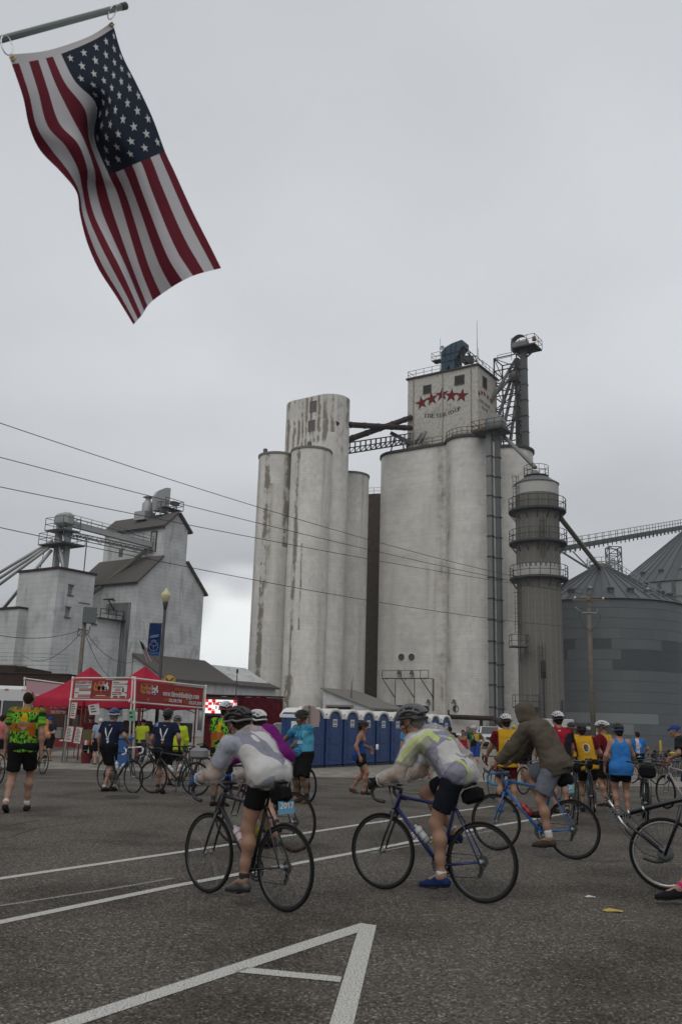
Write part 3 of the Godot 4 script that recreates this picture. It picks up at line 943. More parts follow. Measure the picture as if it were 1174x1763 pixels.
func leg_and_lattice() -> void:
	# tall leg with its head platform and braced tower
	var o := to_grid(at(905, 765, 119))
	var lg := gthing("grain_leg_tower", "tall grey grain leg in a braced lattice tower with a railed head platform", "grain leg", o.x, o.z, -.45)
	var h := to_grid(at(905, 600, 119)).y + .45
	var tk := MB.new(false)
	tk.span(Vector3(-.45, 0, -.4), Vector3(.35, h, .4))
	put(tk.done(), "trunk", M.galvanised_dark, lg)
	put(MB.new(false).span(Vector3(-1.75, 0, -1.2), Vector3(-1.1, h - 1, -.5)).done(), "trunk", M.galvanised_dark, lg)
	var fm := MB.new(false).box(Vector3.ZERO, Vector3(.95, .1, .95)).done()
	for i in 22: put(fm, "flange", M.dark_steel, lg).position = Vector3(-.05, 2 + i * 2.4, 0)
	var lt := MB.new(false)
	lattice(lt, Vector3(-2.4, 38.5, -.2), Vector3(-2.4, h - 1.2, -.2), 1.75, 1.5, 8, .16)
	put(lt.done(), "lattice_frame", M.rust_brown, lg)
	var hd := MB.new(true)
	hd.lathe([Vector2(1.2, -.6), Vector2(1.2, .6)], 20, Vector3(-.6, h + .9, 0), Basis(Vector3(1, 0, 0), PI / 2))
	hd.smooth(false).box(Vector3(-.6, h + .4, 0), Vector3(2.4, 1.2, 1.2))
	put(hd.done(), "leg_head", M.steel_grey, lg)
	put(MB.new(true).lathe([Vector2(.001, .3), Vector2(.3, .25), Vector2(.32, -.3)], 12, Vector3(1.6, h + 1.2, 0)).done(), "motor", mat("motor_orange", lin(.25, .09, .03), .6), lg)
	var pl := MB.new(false)
	pl.box(Vector3(.45, h - .2, 0), Vector3(3.5, .2, 3.0))
	pl.bar(Vector3(-.4, h - 2.0, 0), Vector3(2.0, h - .3, 0), .2)
	put(pl.done(), "platform", M.dark_steel, lg)
	var rl := MB.new(false)
	rail(rl, split(Vector3(-1.3, h, 1.5), Vector3(2.2, h, 1.5), 3) + split(Vector3(2.2, h, 1.5), Vector3(2.2, h, -1.5), 2) + split(Vector3(2.2, h, -1.5), Vector3(-1.3, h, -1.5), 3), 1.3, .06)
	rail(rl, [Vector3(-3.6, h - 2, 1.3), Vector3(-1.4, h - 2, 1.3)], 1.2, .06)
	put(rl.done(), "railing", M.dark_steel, lg)
	var sp := MB.new(true)
	for k in [[-1.2, -1.5, .2, -5.6, 12.5, 4.5], [-1.5, -2.5, -.3, -4.6, 15.5, 3.0], [-1.0, -3.5, .4, -5.6, 10, 3.6], [-1.4, -4.5, .3, -3.6, 17.5, 2.4], [-.8, -6, .6, -2.2, 17.5, 1.6]]:
		sp.tube([Vector3(k[0], h + k[1], k[2]), Vector3(k[3], h - k[4], k[5])], .24, 9)
	put(sp.done(), "spout", M.galvanised_dark, lg)
	put(MB.new(true).lathe([Vector2(.001, 1.0), Vector2(.5, .7), Vector2(.9, 0), Vector2(.5, -.6), Vector2(.3, -.9)], 14, Vector3(-1.3, h - 4.2, .6)).done(), "distributor", M.galvanised_dark, lg)
	# second leg down the face of the silos
	var q := to_grid(at(848, 1238, 107))
	var l2 := gthing("bucket_elevator", "pair of grey vertical leg casings with a dark railed platform above the silos", "grain leg", q.x, q.z, -.45)
	var h2 := to_grid(at(848, 745, 107)).y + .45
	put(MB.new(false).span(Vector3(-.35, 0, -.3), Vector3(.3, h2, .3)).done(), "casing", M.steel_grey, l2)
	put(MB.new(false).span(Vector3(.6, 0, -.7), Vector3(1.15, h2, -.1)).done(), "casing", M.galvanised_dark, l2)
	var fb := MB.new(false).box(Vector3.ZERO, Vector3(.78, .13, .76)).done()
	for i in 14:
		put(fb, "flange", M.dark_steel, l2).position = Vector3(0, 1.5 + i * 2.6, 0)
		put(fb, "flange", M.dark_steel, l2).position = Vector3(.875, 1.3 + i * 2.6, -.4)
	pl = MB.new(false)
	pl.box(Vector3(.2, h2 + .1, -.2), Vector3(4.3, .3, 3.2))
	put(pl.done(), "platform", M.dark_steel, l2)
	rl = MB.new(false)
	rail(rl, split(Vector3(-1.9, h2 + .2, 1.3), Vector3(2.3, h2 + .2, 1.3), 4) + split(Vector3(2.3, h2 + .2, -1.7), Vector3(-1.9, h2 + .2, -1.7), 4) + [Vector3(-1.9, h2 + .2, 1.3)], 1.2, .06)
	put(rl.done(), "railing", M.dark_steel, l2)
	put(MB.new(true).lathe([Vector2(.001, -.7), Vector2(1.25, -.7), Vector2(1.25, .7), Vector2(.001, .7)], 22, Vector3(.7, h2 + 1.1, -.3), Basis(Vector3(1, 0, 0), PI / 2)).done(), "leg_head", M.steel_grey, l2)
	put(MB.new(true).lathe([Vector2(.001, .35), Vector2(.3, .3), Vector2(.3, -.3)], 10, Vector3(-1.1, h2 + .8, .3)).done(), "motor", mat("motor_orange"), l2)
	var a := at(868, 752, 107)
	var b := at(921, 805, 100)
	var s2 := thing("spout_pipe", "grey spout pipe sloping from the leg platform down to the round dryer's roof", "pipe", a)
	put(MB.new(true).tube([Vector3.ZERO, b - a], .26, 10).done(), "pipe", M.steel_grey, s2)
	a = at(963, 890, 99)
	b = at(1031, 977, 119)
	s2 = thing("spout_pipe", "olive spout pipe running from the round dryer down to a grain bin's peak", "pipe", a)
	put(MB.new(true).tube([Vector3.ZERO, b - a], .3, 10).done(), "pipe", mat("olive_pipe", lin(.13, .125, .095), .7), s2)
	dryer()

func dryer() -> void:
	var c := at(933, 1245, 100)
	var d := thing("grain_dryer", "round grey stave tower ringed by three railed galleries, white band on top", "grain dryer", Vector3(c.x, -.45, c.z))
	var r := 2.5
	var ye := at(924, 828, 98).y + .45
	var sm := mat("stave_grey", Color.WHITE, .9)
	sm.albedo_texture = noise_tex(111, .03, [lin(.115, .11, .10), lin(.16, .154, .14), lin(.2, .193, .178)], [.2, .5, .8], 512, 5)
	tri(sm, Vector3(.25, .5, .25))
	put(cyl(r, 0, ye, Vector3.ZERO, 48), "stave_wall", sm, d)
	var pale := mat("pale_joint", lin(.24, .235, .22), .9)
	var js := MB.new(false)
	for i in 20:
		var a := TAU * (i + .3) / 20
		js.box(Vector3(cos(a) * r, ye / 2, sin(a) * r), Vector3(.03, ye - 1.2, .045), Basis(Vector3.UP, -a))
	put(js.done(), "vertical_joint", pale, d)
	var hp := MB.new(false)
	for i in 34: hp.lathe([Vector2(r, .5 + i * ye / 35), Vector2(r + .025, .52 + i * ye / 35), Vector2(r, .56 + i * ye / 35)], 40)
	put(hp.done(), "hoop", mat("hoop", lin(.17, .165, .15), .8), d)
	put(MB.new(true).lathe([Vector2(r + .03, ye - 1.35), Vector2(r + .03, ye + .01)], 48).done(), "top_band", mat("dirty_white", lin(.42, .42, .40), .9), d)
	var rf := MB.new(false)
	rf.lathe([Vector2(r + .12, ye - .02), Vector2(r + .14, ye + .08), Vector2(1.1, ye + 1.05), Vector2(.001, ye + 1.15)], 24)
	put(rf.done(), "roof", M.galvanised_dark, d)
	var rr := MB.new(false)
	for i in 24:
		var a := TAU * i / 24
		rr.bar(Vector3(cos(a) * r, ye + .12, sin(a) * r), Vector3(cos(a) * 1.1, ye + 1.09, sin(a) * 1.1), .06)
	put(rr.done(), "roof_rib", M.steel_grey, d)
	var tp := MB.new(false)
	tp.lathe([Vector2(1.3, ye + 1.0), Vector2(1.45, ye + 1.05), Vector2(1.45, ye + 1.12), Vector2(.3, ye + 1.14)], 16)
	var ring := []
	for i in 13: ring.append(Vector3(cos(TAU * i / 12) * 1.45, ye + 1.1, sin(TAU * i / 12) * 1.45))
	rail(tp, ring, 1.2, .05)
	put(tp.done(), "top_platform", M.dark_steel, d)
	put(MB.new(true).lathe([Vector2(.55, 0), Vector2(.5, .5), Vector2(.001, .75)], 14, Vector3(-.2, ye + 1.1, .2)).done(), "inlet", M.steel_grey, d)
	for py in [870.0, 926.5, 989.5]:
		var y := at(927, py, 96.6).y + .45
		var g := put(MB.new(false).lathe([Vector2(r, y - .12), Vector2(r + .82, y - .12), Vector2(r + .82, y + .1), Vector2(r, y + .1)], 28).done(), "gallery", M.dark_steel, d)
		var rg := MB.new(false)
		ring = []
		for i in 19: ring.append(Vector3(cos(TAU * i / 18) * (r + .8), y + .1, sin(TAU * i / 18) * (r + .8)))
		rail(rg, ring, 1.35, .06)
		put(rg.done(), "railing", M.dark_steel, g)
		var bk := MB.new(false).bar(Vector3(r + .74, y - .1, 0), Vector3(r, y - 1.1, 0), .08).done()
		for i in 14: put(bk, "bracket", M.dark_steel, g).rotation.y = TAU * i / 14
	var yw := at(927, 978, 96.6).y + .45
	var wb := MB.new(false)
	wb.lathe([Vector2(r + .035, yw - .5), Vector2(r + .035, yw + .45)], 40)
	for i in 28:
		var a := TAU * i / 28
		wb.box(Vector3(cos(a) * r, yw + .62, sin(a) * r), Vector3(.1, .4, .3), Basis(Vector3.UP, -a))
	put(wb.done(), "white_band", mat("dirty_white"), d)
	# ladders with cages, small balconies and the dark slots
	var ld := MB.new(false)
	var lx := Vector3(-r * .98 - .3, 0, r * .35)
	for seg in [[ye - 3.4, ye + .9], [yw - 6.5, yw - 1.5], [13.0, yw - 7]]:
		ladder(ld, lx + Vector3(0, seg[0], 0), seg[1] - seg[0])
	ladder(ld, Vector3(-.6, 1.5, r + .25), 9.5)
	ladder(ld, Vector3(-.1, yw + 1.5, r + .25), 4.5)
	put(ld.done(), "caged_ladder", M.dark_steel, d)
	for b in [[895, 1113, 1.9, -1.6], [907, 1218, 2.6, -.9]]:
		var y := at(b[0], b[1], 97).y + .45
		var bl := MB.new(false)
		var x: float = at(b[0], b[1], 97).x - c.x
		bl.box(Vector3(x, y, r * .75 + .5), Vector3(b[2], .14, 1.6))
		rail(bl, [Vector3(x - b[2] / 2, y, r * .75 - .2), Vector3(x - b[2] / 2, y, r * .75 + 1.25), Vector3(x, y, r * .75 + 1.25), Vector3(x + b[2] / 2, y, r * .75 + 1.25), Vector3(x + b[2] / 2, y, r * .75 - .2)], 1.3, .06)
		bl.bar(Vector3(x, y, r * .75 + 1.2), Vector3(x + .3, y - 1.6, r * .75 - .2), .09)
		put(bl.done(), "balcony", M.dark_steel, d)
	var sl := at(937, 1155, 97)
	put(MB.new(true).tube([Vector3(sl.x - c.x, sl.y - .7 + .45, r * .93 + .08), Vector3(sl.x - c.x, sl.y + 1.1 + .45, r * .93 + .08)], .3, 10).done(), "exhaust", M.rust_brown, d)
	put(MB.new(true).tube([Vector3(sl.x - c.x, .3, r * .93 + .12), Vector3(sl.x - c.x, sl.y - .2, r * .93 + .12)], .11, 8).tube([Vector3(1.9, .3, r * .75 + .12), Vector3(1.9, 4.9, r * .75 + .12)], .16, 8).done(), "down_pipe", M.dark_steel, d)

func ladder(mb: MB, p: Vector3, h: float) -> void:
	for k in [-.22, .22]: mb.bar(p + Vector3(k, 0, 0), p + Vector3(k, h, 0), .05)
	var n := int(h / .45)
	for i in n: mb.bar(p + Vector3(-.22, i * .45, 0), p + Vector3(.22, i * .45, 0), .03)
	for i in int(h / 1.2) + 1:
		var y := minf(i * 1.2 + .4, h)
		var q := p + Vector3(0, y, 0)
		mb.bar(q + Vector3(-.35, 0, 0), q + Vector3(-.35, 0, .6), .035)
		mb.bar(q + Vector3(.35, 0, 0), q + Vector3(.35, 0, .6), .035)
		mb.bar(q + Vector3(-.35, 0, .6), q + Vector3(.35, 0, .6), .035)
	for k in [-.35, 0.0, .35]: mb.bar(p + Vector3(k, .4, .6), p + Vector3(k, h, .6), .035)

func left_elevator() -> void:
	var w := mat("elevator_wall")
	tri(w, Vector3(.11, .11, .11))
	var w2 := mat("annex_wall")
	tri(w2, Vector3(.09, .09, .09))
	var ox := -67.75
	var oz := -67.8
	var e := gthing("wooden_grain_elevator", "grey-white sheet-clad country grain elevator with gabled cupola and brown roofs", "grain elevator", ox, oz, -.45)
	var b := .45
	var zl := 4.95      # half width across the gable
	var zc := 1.75      # half width of the cupola
	var ye := 15.0 + b
	var ys := 18.05 + b
	var yc := 21.6 + b
	var yr := 23.2 + b
	var long := -9.5
	var body := [Vector2(-zl, 0), Vector2(zl, 0), Vector2(zl, ye), Vector2(zc, ys), Vector2(zc, yc), Vector2(0, yr), Vector2(-zc, yc), Vector2(-zc, ys), Vector2(-zl, ye)]
	put(MB.new(false).prism(body, Vector3.ZERO, Vector3(0, 0, 1), Vector3(0, 1, 0), Vector3(long, 0, 0)).done(), "wall", w, e)
	var slab := func(za: float, ya: float, zb: float, yb: float, x0: float, x1: float) -> ArrayMesh:
		var d := Vector2(zb - za, yb - ya).normalized()
		var n := Vector2(-d.y, d.x)
		if n.y < 0.0: n = -n
		var p := Vector2(za, ya) + n * .03
		var q := Vector2(zb, yb) + n * .03
		return MB.new(false).prism([p, q, q + n * .22, p + n * .22], Vector3(x0, 0, 0), Vector3(0, 0, 1), Vector3(0, 1, 0), Vector3(x1 - x0, 0, 0)).done()
	for s in [-1, 1]:
		put(slab.call(s * zc, ys - .0, s * (zl + .3), ye - .28, .3, long - .3), "roof", M.shingle_roof, e)
		put(slab.call(0.0, yr, s * (zc + .35), yc - .32, .35, long - .3), "roof", M.shingle_roof, e)
	# head of the leg and ventilator on the ridge
	var hd := MB.new(true)
	var hp := [Vector2(-.9, 0), Vector2(.7, 0), Vector2(.8, 1.6), Vector2(.8, 2.8), Vector2(.2, 2.75), Vector2(-.6, 2.3), Vector2(-1.0, 1.6)]
	hd.smooth(false).prism(hp, Vector3(-1.9, yr + .4, .5), Vector3(.35, 0, -.93), Vector3(0, 1, 0), Vector3(-.8, 0, -.3))
	put(hd.done(), "leg_head", mat("pale_metal", lin(.33, .34, .34), .55, .3), e)
	var hf := MB.new(false)
	lattice(hf, Vector3(-2.3, yr - .2, -.1), Vector3(-2.3, yr + 1.4, -.1), .7, 1.2, 2, .09)
	rail(hf, [Vector3(-1.2, yr + .9, .8), Vector3(-1.2, yr + .9, -2.0), Vector3(-2.8, yr + .9, -2.0)], 1.0, .06)
	hf.box(Vector3(-2.0, yr + 1.7, -1.4), Vector3(.6, .4, .9))
	hf.box(Vector3(-2.0, yr + .85, -.6), Vector3(1.6, .07, 2.8))
	put(hf.done(), "head_frame", M.galvanised_dark, e)
	var vt := MB.new(true)
	vt.smooth(false).box(Vector3(-4.6, yr + .05, .55), Vector3(1.7, 1.0, 1.6))
	vt.smooth(true).lathe([Vector2(.62, .5), Vector2(.62, 1.5), Vector2(.3, 1.9), Vector2(.3, 2.2), Vector2(.62, 2.25), Vector2(.001, 2.55)], 16, Vector3(-4.3, yr, .5))
	put(vt.done(), "ventilator", mat("pale_metal"), e)
	# openings and streak plates on the long side
	var sd := MB.new(false)
	var wn := put(MB.new(false).box(Vector3(-6.6, 19.1 + b, zc + .03), Vector3(.6, .9, .08)).done(), "window", mat("old_pane"), e)
	put(MB.new(false).box(Vector3(-1.55, 19.9 + b, zc + .04), Vector3(.75, 2.2, .06)).done(), "hatch", mat("pale_metal"), e)
	for k in [-1.95, -1.15]: sd.box(Vector3(k, 19.9 + b, zc + .08), Vector3(.09, 2.3, .08))
	sd.box(Vector3(-1.55, 21.0 + b, zc + .08), Vector3(.85, .1, .08))
	put(sd.done(), "hatch_frame", M.rust_brown, e)
	put(MB.new(false).box(Vector3(-2.6, 7.6, zl + .05), Vector3(3.6, 11.4, .08)).done(), "metal_cladding", mat("streaked_sheet", Color.WHITE, .7), e)
	var ss := mat("streaked_sheet")
	ss.albedo_texture = noise_tex(121, .03, [lin(.07, .075, .08), lin(.15, .16, .165), lin(.25, .26, .26)], [.2, .5, .85], 256, 5)
	tri(ss, Vector3(.5, .03, .5), true)
	var hk := MB.new(false)
	hk.bar(Vector3(-3.2, 13.6, zl + .1), Vector3(-3.2, 13.6, zl + 1.1), .12).bar(Vector3(-3.9, 13.6, zl + 1.0), Vector3(-2.4, 13.6, zl + 1.0), .12).bar(Vector3(-3.2, 12.6, zl + .1), Vector3(-3.2, 13.6, zl + 1.0), .1)
	put(hk.done(), "hoist_bracket", M.rust_brown, e)
	hk = MB.new(false)
	hk.bar(Vector3(-4.6, 9.4, zl + .1), Vector3(-4.6, 9.4, zl + 1.3), .12).bar(Vector3(-4.6, 8.6, zl + .1), Vector3(-4.6, 9.4, zl + 1.1), .1)
	put(hk.done(), "hoist_bracket", M.rust_brown, e)
	put(MB.new(true).tube([Vector3(-2.2, ys + 1.0, zc + .3), Vector3(-6.5, ye - 1.7, zl + 1.2)], .22, 9).done(), "roof_spout", mat("olive_pipe"), e)
	var ls := MB.new(false)
	for k in [[-.02, 9.0, 2.9]]: ls.box(Vector3(.05, k[1], k[2]), Vector3(.06, 3.4, .12))
	put(ls.done(), "conduit", M.rust_brown, e)
	# low drive shed in front of the gable
	var dr := gthing("drive_shed", "low white shed with brown shingle roof against the gabled elevator", "shed", -67.7, -68, -.45)
	var yy := 7.9
	put(MB.new(false).prism([Vector2(0, 0), Vector2(4.6, 0), Vector2(4.6, 5.4), Vector2(0, 7.7)], Vector3(0.02, 0, 5.0), Vector3(1, 0, 0), Vector3(0, 1, 0), Vector3(0, 0, -17.6)).done(), "wall", w, dr)
	put(MB.new(false).prism([Vector2(0, 7.85), Vector2(5.0, 5.35), Vector2(5.0, 5.55), Vector2(0, 8.1)], Vector3(0.03, 0, 5.3), Vector3(1, 0, 0), Vector3(0, 1, 0), Vector3(0, 0, -10.8)).done(), "roof", M.shingle_roof, dr)
	put(MB.new(false).prism([Vector2(0, 6.85), Vector2(5.0, 5.25), Vector2(5.0, 5.45), Vector2(0, 7.1)], Vector3(0.03, 0, -5.6), Vector3(1, 0, 0), Vector3(0, 1, 0), Vector3(0, 0, -7.3)).done(), "roof", M.shingle_roof, dr)
	# annex blocks
	var an := gthing("concrete_annex", "flat-topped grey-white annex block with small dark windows and a leg on its roof", "grain elevator", -72.5, -56.5, -.45)
	var z0 := 2.25
	var solid := func(called: String, lo: Vector3, hi: Vector3, m: Material) -> CSGBox3D:      # a wall block that window openings are cut from
		var s := CSGBox3D.new()
		s.name = called
		s.size = hi - lo
		s.position = (lo + hi) / 2
		s.material = m
		an.add_child(s, true)
		return s
	var walls := [solid.call("wall", Vector3(-3.2, 0, -2.25), Vector3(2.88, 15.09 + b, z0), w2), solid.call("low_wall", Vector3(-1.2, 0, -6.2), Vector3(2.86, 11.4 + b, -2.26), w)]
	put(MB.new(false).span(Vector3(-3.35, 15.09 + b, -2.4), Vector3(3.03, 15.3 + b, z0 + .15)).done(), "roof_edge", M.rust_brown, an)
	put(MB.new(false).span(Vector3(-22, 0, -2.0), Vector3(-1.2, 11.3 + b, z0 + 1.0)).done(), "low_wall", w2, an)
	put(MB.new(false).span(Vector3(-22.1, 11.3 + b, -2.2), Vector3(-1.1, 11.5 + b, z0 + 1.15)).done(), "roof_edge", M.rust_brown, an)
	for k in [[122, 1016], [117, 1054], [163, 1066]]:
		var g := on_gx(k[0], k[1], -69.62)
		var p := Vector3(2.9, g.y + b, g.z + 56.5)
		var hole := CSGBox3D.new()
		hole.name = "opening"
		hole.operation = CSGShape3D.OPERATION_SUBTRACTION
		hole.size = Vector3(3.0, .95, .6)
		var wl: CSGBox3D = walls[0 if p.z > -2.2 else 1]
		wl.add_child(hole, true)
		hole.position = p + Vector3(-1.45, 0, 0) - wl.position
		var pane := mat("window_glass", Color(.5, .52, .52, .12), .1)
		pane.transparency = BaseMaterial3D.TRANSPARENCY_ALPHA
		var wd := put(MB.new(false).box(p + Vector3(-.2, 0, 0), Vector3(.012, .95, .6)).done(), "window", pane, an)
		put(MB.new(false).box(p + Vector3(0, -.52, 0), Vector3(.2, .1, .75)).box(p + Vector3(0, .52, 0), Vector3(.12, .08, .72)).done(), "frame", M.galvanised_dark, wd)
	var rl := MB.new(false)
	rail(rl, split(Vector3(3.3, 11.4, -3), Vector3(3.3, 11.4, -6.1), 3), .9, .06)
	rl.box(Vector3(3.2, 11.35, -4.6), Vector3(.6, .08, 3.4))
	put(rl.done(), "railing", M.rust_brown, an)
	for q in [[12.6, -1.2, 1.4], [10.0, -1.4, 1.2]]: put(MB.new(false).box(Vector3(2.92, q[0], q[1]), Vector3(.05, .06, q[2])).done(), "patch_edge", M.rust_brown, an)
	var lv := MB.new(false)
	for i in 5: lv.box(Vector3(-1.6 + i * .3, 5.2, z0 + .07), Vector3(.05, 2.2, .1))
	put(lv.done(), "rusty_rack", mat("rust", lin(.13, .07, .035), .9), an)
	# its leg
	var lg := gthing("annex_leg", "small grey grain leg with two railed platforms on the annex roof", "grain leg", -73.4, -57, 15.25)
	var pm := mat("pale_metal")
	put(MB.new(false).span(Vector3(-.5, 0, -.3), Vector3(-.1, 5.0, .3)).done(), "casing", pm, lg)
	put(MB.new(false).span(Vector3(.55, 0, -.6), Vector3(.95, 5.0, 0)).done(), "casing", pm, lg)
	put(MB.new(false).cbox(Vector3(.35, 5.6, 0), Vector3(2.0, 1.4, 1.2), .25).done(), "leg_head", pm, lg)
	var pl := MB.new(false)
	pl.box(Vector3(.2, 4.4, 0), Vector3(2.8, .12, 2.2))
	pl.box(Vector3(.3, 2.9, 0), Vector3(3.8, .12, 2.8))
	rail(pl, split(Vector3(-1.2, 4.4, 1.1), Vector3(1.6, 4.4, 1.1), 2) + split(Vector3(1.6, 4.4, -1.1), Vector3(-1.2, 4.4, -1.1), 2) + [Vector3(-1.2, 4.4, 1.1)], 1.3, .05)
	rail(pl, split(Vector3(-1.6, 2.9, 1.4), Vector3(2.2, 2.9, 1.4), 3) + split(Vector3(2.2, 2.9, -1.4), Vector3(-1.6, 2.9, -1.4), 3) + [Vector3(-1.6, 2.9, 1.4)], 1.2, .05)
	put(pl.done(), "platform", M.galvanised_dark, lg)
	var sp := MB.new(true)
	for k in [[-.6, 3.4, .5, -13, -2.2, 2.5], [-.4, 3.0, .8, -13, -3.6, 3.0], [-.5, 2.6, .9, -11, -4.2, 3.4], [-.4, 2.4, .6, -5.4, -3.9, 2.2], [.2, 3.6, .4, 2.4, -.2, 1.0], [-.4, 2.6, .1, 1.2, -.1, -.4]]:
		sp.tube([Vector3(k[0], k[1], k[2]), Vector3(k[3], k[4], k[5])], .17, 8)
	put(sp.done(), "spout", pm, lg)
	var gy := MB.new(false)
	gy.bar(Vector3(2.9, 3.9, -1.0), Vector3(2.9, 0, -1.0), .08).bar(Vector3(-1.5, 3.0, .6), Vector3(-2.0, 0, .6), .05)
	put(gy.done(), "post", M.galvanised_dark, lg)
	# conveyor from the leg to the cupola
	var c0 := grid_to_world(-72.8, -57.2) + Vector3(0, 20.55, 0)
	var c1 := grid_to_world(-69.6, -66.0) + Vector3(0, 19.55, 0)
	var cv := thing("enclosed_conveyor", "pale enclosed conveyor with lower catwalk from the annex leg to the cupola", "conveyor", c0)
	var D := c1 - c0
	put(MB.new(false).bar(Vector3.ZERO, D, .55, .6).done(), "casing", pm, cv)
	var cw := MB.new(false)
	var sv := D.cross(Vector3.UP).normalized()
	for k in [-.7, .5]:
		var o: Vector3 = sv * k
		cw.bar(o + Vector3(0, -.95, 0), D + o + Vector3(0, -.6, 0), .1)
		cw.bar(o + Vector3(0, -1.35, 0), D + o + Vector3(0, -1.0, 0), .08)
		rail(cw, split(o + Vector3(0, .1, 0), D + o + Vector3(0, .1, 0), 8), .75, .045)
		for i in 15:
			var p: Vector3 = D * (i / 14.0) + o + Vector3(0, -.95 + .35 * i / 14.0, 0)
			cw.bar(p, p + Vector3(0, -.4, 0) + (D / 14.0 if i % 2 else Vector3.ZERO), .05)
			cw.bar(p, p - o + sv * (-k * .7), .05)
	put(cw.done(), "catwalk", M.galvanised_dark, cv)

func bins() -> void:
	# near bin: rings of curved sheets, each sheet a piece
	var sheets := []
	for k in [[.094, .105, .109], [.101, .112, .116], [.088, .098, .102], [.125, .138, .142], [.05, .058, .062], [.17, .184, .188]]:
		var m := mat("bin_sheet%d" % sheets.size(), lin(k[0] * 1.15, k[1] * 1.15, k[2] * 1.15), .55, .2)
		sheets.append(m)
	var nt := noise_tex(131, .05, [], [], 256, 4, FastNoiseLite.TYPE_SIMPLEX_SMOOTH, 1.0)
	var c := at(1045, 1250, 121)
	var r := 10.6
	var ye := at(1045, 1028, 110.5).y + .45
	var b1 := thing("grain_bin", "round galvanised grain bin with patchy dark and pale wall sheets", "grain bin", Vector3(c.x, -.45, c.z), 0.0)
	var n_ring := 14
	var n_sheet := 30
	var rh := ye / n_ring
	var meshes_v := []
	var step := TAU / n_sheet
	# one sheet: corrugated strip of an arc
	var prof := []
	for i in 17: prof.append(Vector2(r + (.035 if i % 2 else 0.0), rh * i / 16))
	var sheet := MB.new(true).lathe(prof, 6, Vector3.ZERO, Basis(), 0, step * .998).done()
	var rest := MB.new(true)
	var r0 := RandomNumberGenerator.new()
	r0.seed = 13
	var facing := atan2(c.z, -c.x)   # lathe angle of the side that looks at the camera
	for k in n_ring:
		for s in n_sheet:
			var a0 := s * step + (step * .5 if k % 2 else 0.0)
			var da := wrapf(a0 + step * .5 - facing, -PI, PI)
			if absf(da) > 1.75:
				rest.lathe([Vector2(r, k * rh), Vector2(r, (k + 1) * rh)], 3, Vector3.ZERO, Basis(), a0, a0 + step)
				continue
			var o := put(sheet, "wall_sheet", sheets[[0, 0, 1, 0, 1, 2][r0.randi() % 6]], b1)
			# the replaced sheets that stand out
			var rg := n_ring - 1 - k
			if (rg == 4 and da > -.6 and da < .1 and s % 2 == 0) or ((rg == 5 or rg == 6) and (da > .15 or da < -.45)): o.material_override = sheets[4]
			if rg == 4 and da > .75 : o.material_override = sheets[4]
			if rg == 11 and da > -.9 and da < .7: o.material_override = sheets[5]
			if rg == 12 and da > .15 and da < .3: o.material_override = sheets[5]
			if rg == 12 and da > -.8 and da < .15: o.material_override = sheets[4]
			o.rotation.y = a0
			o.position.y = k * rh
	put(rest.done(), "far_wall", sheets[0], b1)
	for k in n_ring: put(MB.new(false).lathe([Vector2(r + .03, k * rh - .03), Vector2(r + .06, k * rh), Vector2(r + .03, k * rh + .03)], 48).done(), "ring_lap", sheets[2], b1)
	bin_roof(b1, r, ye, at(1043, 978, 121).y + .45, 44, facing, true)
	# tall bin behind with outside stiffeners
	var c2 := at(1215, 1250, 170)
	var r2 := 16.5
	var y2 := at(1120, 996, 156).y + .45
	var b2 := thing("grain_bin", "tall pale galvanised grain bin with dark vertical stiffeners behind the patchy bin", "grain bin", Vector3(c2.x, -.45, c2.z))
	var pf := []
	for i in 81: pf.append(Vector2(r2 + (.05 if i % 2 else 0.0), y2 * i / 80))
	put(MB.new(true).lathe(pf, 72).done(), "wall", mat("pale_sheet", lin(.24, .255, .265), .5, .35), b2)
	for i in 40:
		var a := TAU * i / 40
		put(MB.new(false).box(Vector3(cos(a) * (r2 + .12), y2 / 2, sin(a) * (r2 + .12)), Vector3(.25, y2, .55), Basis(Vector3.UP, -a)).done(), "stiffener", M.galvanised_dark, b2)
	var wr := MB.new(false)
	wr.lathe([Vector2(r2 + .3, y2 - 3.0), Vector2(r2 + .34, y2 - 2.9), Vector2(r2 + .3, y2 - 2.8)], 60)
	put(wr.done(), "wind_ring", M.steel_grey, b2)
	bin_roof(b2, r2, y2, at(1215, 909, 170).y + .45, 52, atan2(c2.z, -c2.x), false)
	# overhead conveyor and its support tower
	var a := at(955, 947, 131)
	var b := at(1230, 898, 168)
	var cv := thing("overhead_conveyor", "dark overhead conveyor catwalk running above the bins to the tall bin's peak", "conveyor", a)
	var D := b - a
	var cm := MB.new(false)
	cm.bar(Vector3.ZERO, D, .9, .8)
	put(cm.done(), "casing", M.galvanised_dark, cv)
	var cr := MB.new(false)
	var sv := D.cross(Vector3.UP).normalized()
	for k in [-.8, .8]:
		rail(cr, split(sv * k + Vector3(0, .3, 0), D + sv * k + Vector3(0, .3, 0), 26), 1.2, .07)
		for i in 40:
			var p: Vector3 = D * (i / 40.0) + sv * k
			cr.bar(p + Vector3(0, .1, 0), p + Vector3(0, -.8, 0), .12)
	put(cr.done(), "railing", M.dark_steel, cv)
	var s0 := at(1057, 990, 143)
	var s1 := at(1056, 938, 143)
	var tw := thing("support_tower", "slim lattice tower holding up the overhead conveyor behind the patchy bin", "tower", Vector3(s0.x, -.5, s0.z))
	var tm := MB.new(false)
	lattice(tm, Vector3.ZERO, Vector3(0, s1.y, 0), 1.0, 1.0, 26, .16)
	put(tm.done(), "lattice_frame", M.galvanised_dark, tw)
	var br := MB.new(false)
	br.bar(Vector3(-1, s1.y - 5.6, 0), Vector3(-8, s1.y - .6, -2), .3)
	br.bar(Vector3(-1, s1.y - 7.0, .5), Vector3(-6.5, s1.y - .6, -1), .2)
